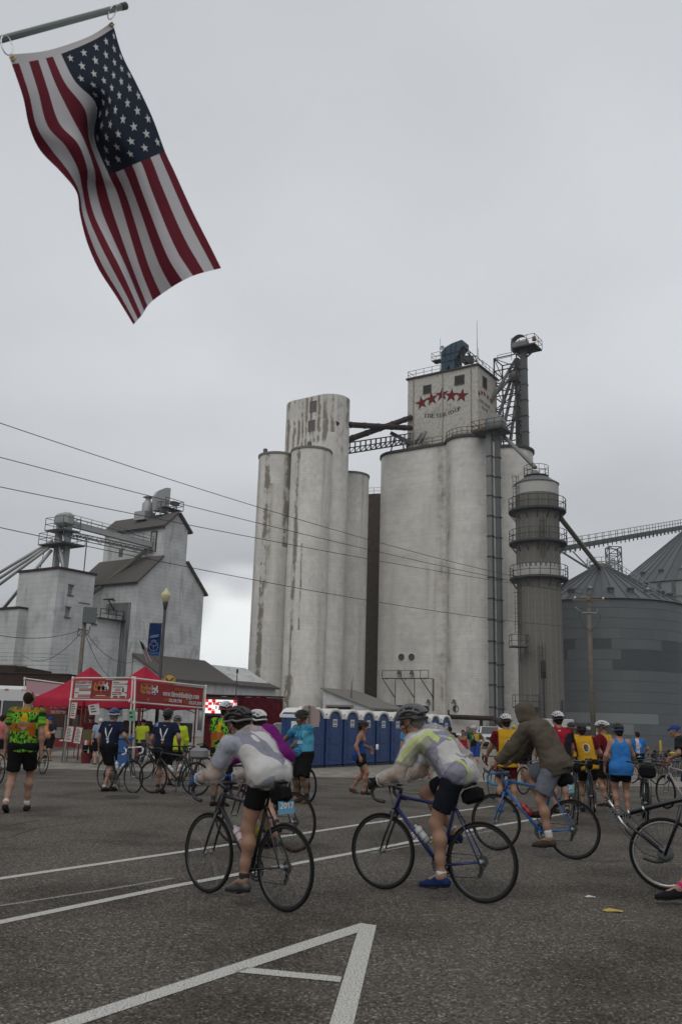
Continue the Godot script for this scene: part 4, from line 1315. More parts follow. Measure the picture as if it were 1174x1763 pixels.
	put(br.done(), "brace", M.galvanised_dark, tw)

func bin_roof(b: Node3D, r: float, ye: float, yp: float, n: int, facing: float, gear: bool) -> void:
	var w := MB.new(false)
	var step := TAU / n
	w.lathe([Vector2(r + .25, ye - .05), Vector2(1.2, yp), Vector2(.001, yp + .1)], 1, Vector3.ZERO, Basis(), 0, step * .995)
	w.bar(Vector3(r + .25, ye, 0), Vector3(1.2, yp + .05, 0), .12, .14)
	var wm := w.done()
	var ms := [mat("roof_sheet_a", lin(.075, .082, .09), .6, .15), mat("roof_sheet_b", lin(.095, .103, .112), .6, .15)]
	for i in n:
		var o := put(wm, "roof_panel", ms[(i * 7) % 5 / 3], b)
		o.rotation.y = i * step
	put(MB.new(false).lathe([Vector2(r + .3, ye - .18), Vector2(r + .36, ye - .1), Vector2(r + .3, ye)], 60).done(), "eave_ring", M.galvanised_dark, b)
	put(MB.new(false).lathe([Vector2(1.5, yp - .1), Vector2(1.5, yp + .35), Vector2(.4, yp + .7), Vector2(.001, yp + .7)], 18).done(), "peak_cap", M.steel_grey, b)
	var rl := MB.new(false)
	var ring := []
	for i in 15: ring.append(Vector3(cos(TAU * i / 14) * 1.9, yp, sin(TAU * i / 14) * 1.9))
	rail(rl, ring, 1.2, .07)
	var a := facing + (.75 if gear else 1.2)
	var d := Vector3(cos(a), 0, -sin(a))
	rail(rl, split(d * r + Vector3(0, ye + .1, 0), d * 1.8 + Vector3(0, yp, 0), 9), 1.1, .06)
	put(rl.done(), "railing", M.galvanised, b)
	for k in 9:
		var ang := facing - 1.0 + .28 * k
		var dd := Vector3(cos(ang), 0, -sin(ang))
		var p := dd * (r * .86) + Vector3(0, lerpf(yp, ye, .86) + .2, 0)
		put(MB.new(true).lathe([Vector2(.42, -.2), Vector2(.42, .35), Vector2(.55, .4), Vector2(.001, .75)], 10, p).done(), "roof_vent", M.galvanised_dark if k % 3 else M.galvanised, b)

# ------------------------------------------------------------ flag in the foreground
func flag_point(cols: Array, hs: Array, h: float, f: float) -> Vector3:
	var c := []
	for k in cols.size():
		var col: Array = cols[k]
		var t := clampf(f, 0.0, 1.0) * (col.size() - 1)
		var i := mini(int(t), col.size() - 2)
		var u := t - i
		var p0: Vector3 = col[maxi(i - 1, 0)]
		var p1: Vector3 = col[i]
		var p2: Vector3 = col[i + 1]
		var p3: Vector3 = col[mini(i + 2, col.size() - 1)]
		c.append(p1.cubic_interpolate(p2, p0, p3, u))
	var s := 0
	while s < hs.size() - 2 and h > hs[s + 1]: s += 1
	var w: float = (h - hs[s]) / (hs[s + 1] - hs[s])
	return c[s].cubic_interpolate(c[s + 1], c[maxi(s - 1, 0)], c[mini(s + 2, hs.size() - 1)], w)

func make_flag() -> void:
	var z := 2.935
	var px := [
		[[578, 140], [620, 280], [690, 420], [770, 590], [835, 765], [880, 862], [925, 962], [970, 1060], [1020, 1160], [1070, 1258], [1118, 1355]],
		[[470, 205], [535, 350], [578, 500], [600, 680], [690, 825], [740, 960], [790, 1090], [838, 1210], [880, 1300], [915, 1355], [950, 1405]],
		[[310, 272], [380, 410], [487, 530], [478, 700], [550, 880], [590, 965], [622, 1065], [668, 1220], [705, 1340], [742, 1440], [775, 1518]],
		[[195, 302], [240, 440], [300, 620], [395, 725], [442, 850], [445, 950], [475, 1080], [540, 1220], [602, 1340], [660, 1465], [716, 1595]],
		[[62, 325], [118, 490], [150, 640], [205, 760], [310, 870], [388, 970], [405, 1080], [440, 1220], [500, 1360], [590, 1500], [675, 1640]]]
	var dep := [[4.35, 4.3, 4.25, 4.22, 4.2, 4.2, 4.2, 4.2, 4.2, 4.2, 4.2],
		[4.2, 4.1, 4.02, 4.0, 4.05, 4.08, 4.1, 4.1, 4.1, 4.1, 4.1],
		[4.05, 4.02, 4.12, 4.25, 4.22, 4.25, 4.25, 4.22, 4.2, 4.2, 4.2],
		[3.9, 3.88, 3.9, 3.95, 4.05, 4.15, 4.12, 4.05, 4.0, 4.0, 4.0],
		[3.75, 3.78, 3.85, 3.92, 3.95, 4.02, 4.1, 4.1, 4.05, 4.0, 3.98]]
	var cols := []
	for k in 5:
		var col := []
		for i in 11: col.append(at(px[k][i][0] / z, px[k][i][1] / z, dep[k][i]))
		cols.append(col)
	var hs := [0.0, 3.5 / 13, 7.0 / 13, 10.0 / 13, 1.0]
	var org := flag_point(cols, hs, 0, 0)
	var S := func(h: float, f: float) -> Vector3: return flag_point(cols, hs, h, f) - org
	var fl := thing("flag", "large red white and blue striped flag with stars hanging from its pole", "flag", org)
	var red := mat("flag_red", lin(.115, .017, .028), .9)
	var white := mat("flag_white", lin(.43, .42, .44), .9)
	var navy := mat("flag_navy", lin(.018, .024, .038), .9)
	for m in [red, white, navy]:
		m.backlight_enabled = true
		m.backlight = m.albedo_color.darkened(.6)
	var weave := noise_tex(141, .3, [], [], 256, 2, FastNoiseLite.TYPE_SIMPLEX, 2.0)
	var sheet := func(h0: float, h1: float, f0: float, f1: float, nh: int, nf: int) -> ArrayMesh:
		var mb := MB.new(true)
		for i in nh:
			for j in nf:
				var a := lerpf(h0, h1, float(i) / nh)
				var b := lerpf(h0, h1, float(i + 1) / nh)
				var c := lerpf(f0, f1, float(j) / nf)
				var d := lerpf(f0, f1, float(j + 1) / nf)
				mb.quad(S.call(a, c), S.call(b, c), S.call(b, d), S.call(a, d))
		return mb.done()
	for i in 13:
		put(sheet.call(i / 13.0, (i + 1) / 13.0, .4 if i < 7 else 0.0, 1.0, 3, 60 if i >= 7 else 40), "stripe", red if i % 2 == 0 else white, fl)
	var ct := put(sheet.call(0.0, 7.0 / 13, 0.0, .4, 20, 30), "canton", navy, fl)
	var starm := mat("flag_star", lin(.45, .45, .47), .9)
	for r in 9:
		for c in (6 if r % 2 == 0 else 5):
			var hc := (r + 1) / 10.0 * 7.0 / 13
			var fc := (c * 2 + 1 + (r % 2)) / 12.0 * .4
			var mb := MB.new(true)
			var outl := star_outline(1.0, .4, PI / 2)
			var e := .004
			var nrm: Vector3 = (S.call(hc + e, fc) - S.call(hc - e, fc)).cross(S.call(hc, fc + e) - S.call(hc, fc - e)).normalized()
			for side in [1.0, -1.0]:
				var mid: Vector3 = S.call(hc, fc) + nrm * .004 * side
				for i in 10:
					var p: Vector2 = outl[i]
					var q: Vector2 = outl[(i + 1) % 10]
					var a: Vector3 = S.call(hc + p.x * .0245, fc + p.y * .0145) + nrm * .004 * side
					var b: Vector3 = S.call(hc + q.x * .0245, fc + q.y * .0145) + nrm * .004 * side
					mb.tri3(mid, a, b)
			put(mb.done(), "star", starm, ct)
	var hb := MB.new(true)
	for i in 24:
		var a := i / 24.0
		var b := (i + 1) / 24.0
		var ua: Vector3 = (S.call(a, 0.0) - S.call(a, .06)).normalized() * .055
		var ub: Vector3 = (S.call(b, 0.0) - S.call(b, .06)).normalized() * .055
		hb.quad(S.call(a, 0.0) + ua, S.call(b, 0.0) + ub, S.call(b, 0.0), S.call(a, 0.0))
	put(hb.done(), "heading", mat("canvas", lin(.42, .41, .41), .95), fl)
	var gr := mat("brass", lin(.35, .25, .1), .4, .7)
	for h in [.03, .96]:
		var p: Vector3 = S.call(h, 0.0) + (S.call(h, 0.0) - S.call(h, .06)).normalized() * .022
		put(MB.new(true).tube([p + Vector3(0, .014, .012), p + Vector3(.014, 0, .012), p + Vector3(0, -.014, .012), p + Vector3(-.014, 0, .012), p + Vector3(0, .014, .012)], .005, 6).done(), "grommet", gr, fl)
	# its pole, fixed to the house front outside the picture
	var p0 := at(-260, 139, 3.35)
	var p1 := at(213, 11, 4.37)
	var pole := thing("flagpole", "grey-green metal flagpole slanting out over the street", "flagpole", p0)
	put(MB.new(true).tube([Vector3.ZERO, p1 - p0], .0185, 16).done(), "pole", mat("pole_paint", lin(.12, .14, .135), .45, .3), pole)
	put(MB.new(true).lathe([Vector2(.021, -.02), Vector2(.022, .02), Vector2(.001, .035)], 14, p1 - p0, Basis(Quaternion(Vector3.UP, (p1 - p0).normalized()))).done(), "end_cap", M.dark_steel, pole)
	for k in [[20, 100, 10, 66, 3.78], [192, 38, 198, 14, 4.33]]:
		var a := at(k[0], k[1], k[4]) - p0
		var pts := []
		var up := at(k[2], k[3], k[4] - .01) - p0
		var c := (a + up) * .5
		var ax := (up - a) * .5
		var side := (p1 - p0).normalized() * .035
		for i in 15: pts.append(c + ax * cos(TAU * i / 14) + side * sin(TAU * i / 14) + Vector3(0, 0, .02))
		put(MB.new(true).tube(pts, .0035, 6).done(), "ring", M.chrome, pole)

# ------------------------------------------------------------ poles and wires
func wire(pts: Array, r: float) -> ArrayMesh:
	return MB.new(true).tube(pts, r, 5).done()

func sagging(a: Vector3, b: Vector3, sag: float, n := 20) -> Array:
	var r := []
	for i in n + 1:
		var t := float(i) / n
		r.append(a.lerp(b, t) - Vector3(0, sag * 4.0 * t * (1 - t), 0))
	return r

func make_poles() -> void:
	# wooden pole before the patchy bin
	var pb := at(1021, 1262, 62)
	var top := at(1019, 1021, 62)
	var gy := ground_y(-62)
	var up := thing("utility_pole", "weathered wooden utility pole with crossarm standing before the patchy grain bin", "utility pole", Vector3(pb.x, gy, -62))
	var h := top.y - gy
	put(MB.new(true).tube([Vector3(0, 0, 0), Vector3(0, h, 0)], [.19, .14], 12).done(), "post", M.grey_wood, up)
	put(MB.new(false).box(Vector3(-.05, h - .52, .16), Vector3(2.25, .12, .1), Basis(Vector3(0, 0, 1), .03)).done(), "crossarm", M.grey_wood, up)
	for s in [-1, 1]:
		put(MB.new(false).bar(Vector3(s * .65, h - .56, .18), Vector3(0, h - 1.0, .16), .05).done(), "brace", M.grey_wood, up)
		put(MB.new(true).lathe([Vector2(.001, 0), Vector2(.05, 0), Vector2(.06, .08), Vector2(.03, .16), Vector2(.001, .17)], 8, Vector3(s * 1.0, h - .46, .16)).done(), "insulator", M.white_plastic, up)
		put(MB.new(true).tube([Vector3(s * .15, h - 1.42, .1), Vector3(s * .6, h - 1.4, .15), Vector3(s * .75, h - 1.6, .15), Vector3(s * .7, h - 1.95, .2), Vector3(s * .35, h - 2.5, .2), Vector3(0, h - 2.75, .18)], .016, 6).done(), "jumper_cable", M.wire, up)
	put(MB.new(false).box(Vector3(.0, h - 1.42, .15), Vector3(1.1, .06, .06)).done(), "steel_arm", M.galvanised, up)
	put(MB.new(true).tube([Vector3(-.55, h - 1.4, .15), Vector3(-1.0, h - 1.05, .15)], .03, 6).tube([Vector3(.55, h - 1.15, .15), Vector3(.55, h - 1.35, .15)], .03, 6).done(), "cutout", M.galvanised, up)
	var L := [["thin black overhead wire, topmost of the four crossing the silos", 728, 1018, .6], ["thin black overhead wire, second of the four crossing the silos", 787, 1026, .3], ["thin black overhead wire, third of the four crossing the silos", 838, 1024, .25], ["thin black overhead wire, lowest of the four crossing the silos", 908, 1082, .5]]
	for l in L:
		var b := at(1019, l[2], 61.8)
		var a := at(0, l[1], 27)
		var far := a + (a - b) * .5 + Vector3(0, .6, 0)
		var w := thing("overhead_wire", l[0], "wire", b)
		var pts := sagging(Vector3.ZERO, a - b, l[3], 26)
		for q in sagging(a - b, far - b, .05, 6).slice(1): pts.append(q)
		put(wire(pts, .014), "cable", M.wire, w)
	# pole with the grey box beside the annex
	var p2b := at(136, 1178, 52)
	var p2 := thing("utility_pole", "thin wooden utility pole carrying a square grey cabinet by the annex", "utility pole", Vector3(p2b.x, ground_y(-52), -52))
	var h2 := at(146, 1058, 52).y - ground_y(-52)
	put(MB.new(true).tube([Vector3.ZERO, Vector3(0, h2, 0)], [.15, .11], 10).done(), "post", M.grey_wood, p2)
	put(MB.new(false).cbox(Vector3(.3, h2 - .05, .15), Vector3(.78, .95, .35), .03, Basis(Vector3.UP, .3)).done(), "cabinet", mat("cabinet_grey", lin(.10, .115, .12), .6), p2)
	put(MB.new(true).tube([Vector3(-.3, h2 - .8, 0), Vector3(-.35, h2 - 1.2, 0), Vector3(-.1, h2 - 1.3, 0), Vector3(.3, h2 - 1.1, 0), Vector3(.35, h2 - .7, 0)], .025, 6).done(), "cable_loop", M.wire, p2)
	for k in [["slack wire running from the cabinet pole out past the annex", 0, 1094, 40, .3], ["slack wire drooping from the cabinet pole to the annex's foot", 40, 1128, 62, 1.0], ["slack wire falling from the cabinet pole to the brown shed", 222, 1165, 60, 1.2], ["slack wire running from the cabinet pole to the elevator gable", 235, 1138, 66, .8]]:
		var a := p2.position + Vector3(0, h2 - .85, 0)
		var b := at(k[1], k[2], k[3])
		var w := thing("slack_wire", k[0], "wire", a)
		put(wire(sagging(Vector3.ZERO, b - a, k[4], 16), .017), "cable", M.wire, w)
	# street lamp with banner
	var lb := at(274, 1190, 38)
	var gl := ground_y(-38)
	var lp := thing("street_lamp", "black street lamp with cream acorn globe and blue banner", "street lamp", Vector3(lb.x, gl, -38))
	var hl := at(286.5, 1049, 38).y - gl
	var blk := mat("lamp_black", lin(.012, .012, .014), .5)
	put(MB.new(true).tube([Vector3.ZERO, Vector3(0, .5, 0), Vector3(0, .8, 0), Vector3(0, hl, 0)], [.16, .16, .085, .06], 14).done(), "post", blk, lp)
	put(MB.new(true).lathe([Vector2(.06, hl - .05), Vector2(.075, hl + .05), Vector2(.13, hl + .3), Vector2(.1, hl + .33)], 16).done(), "fitter", blk, lp)
	var gm := mat("cream_globe", lin(.5, .47, .29), .3)
	gm.subsurf_scatter_enabled = true
	gm.subsurf_scatter_strength = .2
	put(MB.new(true).lathe([Vector2(.1, hl + .31), Vector2(.17, hl + .42), Vector2(.215, hl + .58), Vector2(.205, hl + .68), Vector2(.12, hl + .75), Vector2(.085, hl + .82), Vector2(.07, hl + .86), Vector2(.03, hl + .9), Vector2(.001, hl + .92)], 20).done(), "globe", gm, lp)
	var bn := at(271, 1073, 38).y - gl
	for k in [0.0, 1.36]: put(MB.new(true).tube([Vector3(0, bn - k, 0), Vector3(-.62, bn - k, 0)], .015, 6).done(), "banner_arm", blk, lp)
	var ban := MB.new(true)
	for i in 6:
		for j in 10:
			var f := func(a: int, b: int) -> Vector3: return Vector3(-.08 - .09 * a, bn - .02 - .132 * b, .025 * sin(b * .9 + a * .5))
			ban.quad(f.call(i, j), f.call(i + 1, j), f.call(i + 1, j + 1), f.call(i, j + 1))
	var bo := put(ban.done(), "banner", mat("banner_blue", lin(.012, .03, .10), .8), lp)
	var pr := MB.new(true)
	var cc := Vector3(-.36, bn - 1.0, .05)
	var rr := []
	for i in 25: rr.append(cc + Vector3(cos(TAU * i / 24) * .19, sin(TAU * i / 24) * .19, 0))
	pr.tube(rr, .012, 5)
	for i in 3: pr.tube([cc, cc + Vector3(cos(2.1 * i + .5), sin(2.1 * i + .5), 0) * .15], .012, 5)
	pr.tube([cc + Vector3(-.12, .22, 0), cc + Vector3(0, .27, 0), cc + Vector3(.1, .2, 0)], .02, 5)
	for k in [[-.17, .42, .2, .5], [-.2, .36, .18, .43]]: pr.tube([cc + Vector3(k[0], k[1], 0), cc + Vector3(k[2], k[3], 0)], .02, 5)
	put(pr.done(), "emblem", mat("banner_print", lin(.2, .27, .42), .8), bo)
	put(MB.new(false).box(Vector3(-.34, bn - 1.29, .045), Vector3(.5, .12, .01)).done(), "stripe", mat("banner_pale", lin(.03, .10, .28), .8), bo)
	# small flag mounted on the lamp post
	var fo := at(249, 1126, 37.8)
	var sf := thing("small_flag", "small striped flag with stars hanging on its stick by the street lamp", "flag", fo)
	var A := at(241, 1103, 37.8) - fo
	var B := at(248, 1108, 37.8) - fo
	var C := at(263, 1138, 37.9) - fo
	var E := at(252, 1140, 37.7) - fo
	for i in 13:
		var t0 := i / 13.0
		var t1 := (i + 1) / 13.0
		var mb := MB.new(true)
		for j in 8:
			var s0 := (.4 if i < 7 else 0.0) + (1.0 - (.4 if i < 7 else 0.0)) * j / 8.0
			var s1 := (.4 if i < 7 else 0.0) + (1.0 - (.4 if i < 7 else 0.0)) * (j + 1) / 8.0
			var P := func(t: float, s: float) -> Vector3: return A.lerp(B, t).lerp(E.lerp(C, t), s) + Vector3(0, 0, .06 * sin(t * 9.0 + s * 2.0))
			mb.quad(P.call(t0, s0), P.call(t1, s0), P.call(t1, s1), P.call(t0, s1))
		put(mb.done(), "stripe", M.flag_red if i % 2 == 0 else M.flag_white, sf)
	var cn := MB.new(true)
	var P2 := func(t: float, s: float) -> Vector3: return A.lerp(B, t).lerp(E.lerp(C, t), s) + Vector3(0, 0, .06 * sin(t * 9.0 + s * 2.0))
	for i in 5:
		for j in 5: cn.quad(P2.call(i * .107, j * .08), P2.call(i * .107 + .107, j * .08), P2.call(i * .107 + .107, j * .08 + .08), P2.call(i * .107, j * .08 + .08))
	put(cn.done(), "canton", M.flag_navy, sf)
	put(MB.new(true).tube([A + Vector3(-.05, .05, 0), at(275, 1142, 38) - fo], .012, 6).done(), "stick", M.grey_wood, sf)
	# back of the octagonal road sign
	var sb := at(531, 1300, 31)
	var ss := thing("road_sign", "octagonal road sign on a steel post seen from its faded back", "road sign", Vector3(sb.x, ground_y(-31), -31))
	var sc := at(532, 1234.5, 31)
	var oc := []
	for i in 8: oc.append(Vector2(cos(TAU * (i + .5) / 8), sin(TAU * (i + .5) / 8)) * .405)
	var lx := Vector3(sc.x - sb.x, sc.y - ground_y(-31), -.03)
	put(MB.new(false).prism(oc, lx, Vector3(1, 0, 0), Vector3(0, 1, 0), Vector3(0, 0, -.006)).done(), "plate", mat("sign_back", lin(.29, .22, .20), .6), ss)
	put(MB.new(false).box(Vector3(lx.x, lx.y * .5 + .2, 0), Vector3(.06, lx.y + .4, .04)).done(), "post", M.galvanised_dark, ss)
	for k in [-.25, .25]: put(MB.new(true).lathe([Vector2(.001, .03), Vector2(.02, .02), Vector2(.02, 0)], 6, lx + Vector3(0, k, .04), Basis(Vector3(1, 0, 0), PI / 2)).done(), "bolt", M.galvanised, ss)
	# round yellow warning sign half hidden by the stand
	var yb := at(292, 1174, 40)
	var ys := thing("warning_sign", "round yellow and black warning sign behind the banner stand", "road sign", Vector3(yb.x, ground_y(-40), -40))
	var yh := yb.y - ground_y(-40)
	put(MB.new(true).lathe([Vector2(.001, .01), Vector2(.3, .01), Vector2(.3, 0)], 24, Vector3(0, yh, .04), Basis(Vector3(1, 0, 0), PI / 2)).done(), "plate", mat("sign_yellow", lin(.38, .22, .02), .6), ys)
	var xx := MB.new(false)
	for a in [PI / 4, -PI / 4]: xx.box(Vector3(0, yh, .055), Vector3(.52, .05, .005), Basis(Vector3(0, 0, 1), a))
	put(xx.done(), "cross", M.black_plastic, ys)
	put(MB.new(false).box(Vector3(0, yh / 2, 0), Vector3(.05, yh, .05)).done(), "post", M.galvanised_dark, ys)
	# thin flagless pole by the red trailer
	var tb := at(406, 1196, 44)
	var tp := thing("antenna_mast", "thin black mast with a small box standing behind the red screen trailer", "mast", Vector3(tb.x, ground_y(-44), -44))
	var th := at(408, 1152, 44).y - ground_y(-44)
	put(MB.new(true).tube([Vector3.ZERO, Vector3(.02, th, 0)], .025, 6).done(), "pole", blk, tp)
	put(MB.new(false).cbox(Vector3(.02, th - .1, 0), Vector3(.1, .2, .1), .02).done(), "box", blk, tp)
	# bollards at the patchy bin
	for k in [1136, 1077]:
		var q := at(k, 1279, 70)
		var bo2 := thing("bollard", "yellow steel bollard %s" % ("near the far bicycle rack" if k > 1100 else "near the wooden utility pole"), "bollard", Vector3(q.x, ground_y(-70), -70), 0, "yellow bollards")
		put(MB.new(true).lathe([Vector2(.1, 0), Vector2(.1, 1.05), Vector2(.07, 1.13), Vector2(.001, 1.16)], 12).done(), "post", mat("bollard_yellow", lin(.38, .26, .04), .6), bo2)
		put(MB.new(true).lathe([Vector2(.19, 0), Vector2(.19, .05), Vector2(.1, .06)], 12).done(), "footing", M.pale_concrete, bo2)

# ------------------------------------------------------------ portable toilets
func make_toilets() -> void:
	var blue := mat("toilet_blue", Color.WHITE, .45)
	blue.albedo_texture = noise_tex(151, .02, [lin(.004, .032, .12), lin(.006, .04, .15), lin(.008, .046, .17)], [.2, .5, .8], 256, 4)
	tri(blue, Vector3.ONE * .4)
	var door := mat("toilet_door", lin(.006, .037, .14), .5)
	var white := mat("toilet_white", lin(.6, .6, .58), .5)
	var dark := mat("toilet_dark", lin(.008, .012, .03), .6)
	var W := 1.3
	var D := 1.2
	var H := 2.0
	var first: Node3D = null
	var a := gp(500, 1327)
	var dir := (gp(691, 1315.2) - gp(563, 1323.2)).normalized()
	dir.y = 0
	dir = dir.normalized()
	var q0 := gp(563, 1323.2)
	for i in 10:
		var along := -1.0 + 1.5 * i
		var p := q0 + dir * along + Vector3(-dir.z, 0, dir.x) * -.6
		p.y = ground_y(p.z) + .006
		var turn := atan2(-dir.z, dir.x)
		if first == null:
			first = thing("portable_toilet", "", "portable toilet", p, turn, "row of portable toilets")
			var t := first
			put(MB.new(false).span(Vector3(-W / 2 - .03, 0, -D / 2), Vector3(W / 2 + .03, .1, D / 2 + .03)).done(), "skid", dark, t)
			var body := MB.new(false)
			body.cbox(Vector3(0, .1 + H / 2, -.02), Vector3(W - .02, H, D - .06), .05)
			put(body.done(), "cabin", blue, t)
			for s in [-1, 1]:
				var rb := MB.new(false)
				for k in 4: rb.box(Vector3(s * (W / 2 - .004), 1.05, -.4 + .26 * k), Vector3(.03, 1.6, .09))
				put(rb.done(), "side_rib", blue, t)
				put(MB.new(false).cbox(Vector3(s * (W / 2 - .09), 1.1, D / 2 - .02), Vector3(.17, 2.0, .09), .03).done(), "corner_post", blue, t)
			put(MB.new(false).box(Vector3(-W / 2 - .016, 1.6, .1), Vector3(.01, .34, .4)).done(), "side_sign", white, t)
			var dr := MB.new(true)
			var arch := [Vector2(-.46, .14), Vector2(.46, .14), Vector2(.46, 1.85)]
			for k in 9: arch.append(Vector2(cos(PI * k / 8) * .46, 1.85 + sin(PI * k / 8) * .3))
			arch.append(Vector2(-.46, 1.85))
			var d1 := put(dr.smooth(false).prism(arch, Vector3(0, 0, D / 2 + .01), Vector3(1, 0, 0), Vector3(0, 1, 0), Vector3(0, 0, -.06)).done(), "door", door, t)
			var pn := MB.new(false)
			for k in 2: pn.cbox(Vector3(0, .55 + .62 * k, D / 2 + .012), Vector3(.66, .5, .03), .012)
			put(pn.done(), "door_panel", door, d1)
			var lb := put(MB.new(false).box(Vector3(.02, 1.74, D / 2 + .018), Vector3(.34, .3, .008)).done(), "label", white, d1)
			var pr := MB.new(false)
			for k in [-.09, 0.0, .09]: pr.box(Vector3(k + .02, 1.78, D / 2 + .024), Vector3(.05, .12, .003))
			pr.box(Vector3(.02, 1.64, D / 2 + .024), Vector3(.24, .04, .003))
			put(pr.done(), "pictogram", dark, d1)
			put(MB.new(false).box(Vector3(.36, 1.15, D / 2 + .03), Vector3(.1, .06, .04)).done(), "latch", M.galvanised_dark, d1)
			for k in 3: put(MB.new(false).box(Vector3(-.45, .5 + .6 * k, D / 2 + .025), Vector3(.03, .12, .02)).done(), "hinge", M.dark_steel, d1)
			# white vaulted roof with an arch over the door
			var rf := MB.new(true)
			var n := 14
			for k in n:
				var x0 := -1.0 + 2.0 * k / n
				var x1 := -1.0 + 2.0 * (k + 1) / n
				var y := func(x: float) -> float: return H + .02 + .29 * pow(maxf(0.0, 1.0 - pow(absf(x) * 1.12, 2.2)), .55) if absf(x) < .89 else H + .02
				var A := Vector3(x0 * (W / 2 + .02), y.call(x0), D / 2 + .06)
				var B := Vector3(x1 * (W / 2 + .02), y.call(x1), D / 2 + .06)
				var b := Vector3(0, -.03, -D - .1)
				rf.quad(A, A + b, B + b, B)
				var la := Vector3(A.x * .86, maxf(A.y - .12, H - .08), A.z)
				var lb2 := Vector3(B.x * .86, maxf(B.y - .12, H - .08), B.z)
				rf.quad(la, A, B, lb2)
				rf.quad(la + Vector3(0, 0, -.08), la, lb2, lb2 + Vector3(0, 0, -.08))
			for s in [-1, 1]:
				rf.smooth(false).span(Vector3(s * (W / 2 - .06) - .08, H - .1, -D / 2 - .04), Vector3(s * (W / 2 - .06) + .08, H + .03, D / 2 + .06))
			put(rf.done(), "roof", white, t)
			put(MB.new(true).tube([Vector3(W / 2 - .2, H - .1, -D / 2 + .2), Vector3(W / 2 - .2, H + .35, -D / 2 + .2)], .05, 8).done(), "vent_pipe", white, t)
		var o: Node3D = first
		if i > 0:
			o = first.duplicate()
			o.name = numbered("portable_toilet")
			add_child(o)
			o.position = p
			o.rotation.y = turn
		var ord := ["first", "second", "third", "fourth", "fifth", "sixth", "seventh", "eighth", "ninth", "tenth", "eleventh", "twelfth"]
		o.set_meta("label", "blue portable toilet with white vaulted roof, %s in the row from the red trailer" % ord[i])

# ------------------------------------------------------------ food stand
func quad_at(c: Array) -> ArrayMesh:
	var mb := MB.new(false)
	var n: Vector3 = (c[1] - c[0]).cross(c[3] - c[0]).normalized() * .012
	for s in [n, -n]: mb.quad(c[0] + s, c[1] + s, c[2] + s, c[3] + s)
	for i in 4: mb.quad(c[i] + n, c[(i + 1) % 4] + n, c[(i + 1) % 4] - n, c[i] - n)
	return mb.done()

func tent(c: Vector3, label: String) -> void:
	var t := thing("canopy_tent", label, "tent", c, deg_to_rad(-GRID), "red pop-up canopy tents")
	var red := mat("tent_red", Color.WHITE, .75)
	if red.albedo_texture == null:
		red.albedo_texture = noise_tex(161, .02, [lin(.29, .014, .034), lin(.34, .017, .042), lin(.38, .02, .048)], [.2, .5, .8], 256, 4)
		tri(red, Vector3.ONE * .3)
		red.backlight_enabled = true
		red.backlight = Color(.35, .02, .05)
	var s := 1.55
	var ye := 2.42
	var yp := 3.78
	var cp := MB.new(true)
	for k in 4:
		cp.st.set_smooth_group(k)
		var a := Vector3([-s, s, s, -s][k], 0, [s, s, -s, -s][k])
		var b := Vector3([s, s, -s, -s][k], 0, [s, -s, -s, s][k])
		var n := 8
		for i in n:
			for j in n:
				var f := func(u: float, v: float) -> Vector3:
					var p := a.lerp(b, u) * (1.0 - v)
					var sag := -.16 * sin(PI * v) * (1.0 - .35 * absf(u - .5) * 2.0) - .05 * sin(PI * u) * (1 - v)
					return p + Vector3(0, lerpf(ye, yp, v) + sag, 0)
				cp.quad(f.call(i / 8.0, j / 8.0), f.call(i / 8.0, (j + 1) / 8.0), f.call((i + 1) / 8.0, (j + 1) / 8.0), f.call((i + 1) / 8.0, j / 8.0))
		for i in n:
			var p := a.lerp(b, i / 8.0) + Vector3(0, ye - .05 * sin(PI * i / 8.0), 0)
			var q := a.lerp(b, (i + 1) / 8.0) + Vector3(0, ye - .05 * sin(PI * (i + 1) / 8.0), 0)
			cp.quad(p, q, q + Vector3(0, -.32, 0) + q.normalized() * .02, p + Vector3(0, -.32, 0) + p.normalized() * .02)
	put(cp.done(), "canopy", red, t)
	for k in 4:
		put(MB.new(false).box(Vector3([-s, s, s, -s][k] * .98, ye / 2, [s, s, -s, -s][k] * .98), Vector3(.045, ye, .045)).done(), "leg", mat("tent_leg", lin(.25, .03, .035), .5, .2), t)
	var tr := MB.new(false)
	for k in 4:
		var a := Vector3([-s, s, s, -s][k], 0, [s, s, -s, -s][k]) * .97
		var b := Vector3([s, s, -s, -s][k], 0, [s, -s, -s, s][k]) * .97
		var m := (a + b) / 2
		for e in [[a, m], [m, b]]:
			tr.bar(e[0] + Vector3(0, ye - .05, 0), e[1] + Vector3(0, ye - .45, 0), .03)
			tr.bar(e[0] + Vector3(0, ye - .45, 0), e[1] + Vector3(0, ye - .05, 0), .03)
	put(tr.done(), "scissor_truss", mat("tent_leg"), t)

func pvc_frame(label: String, tl: Vector3, tr: Vector3, bl: Vector3, br: Vector3, foot_l: Vector3, foot_r: Vector3) -> Node3D:
	var o := (foot_l + foot_r) / 2
	var f := thing("banner_stand", label, "banner stand", o)
	var pv := mat("pvc_white", lin(.5, .49, .45), .5)
	for e in [[tl, tr, "top_rail"], [bl, br, "lower_rail"], [tl, foot_l, "upright"], [tr, foot_r, "upright"]]:
		put(MB.new(true).tube([e[0] - o, e[1] - o], .032, 8).done(), e[2], pv, f)
	for e in [tl, tr, bl, br]:
		put(MB.new(true).lathe([Vector2(.043, -.06), Vector2(.043, .06), Vector2(.001, .065)], 8, e - o).done(), "elbow", pv, f)
	return f

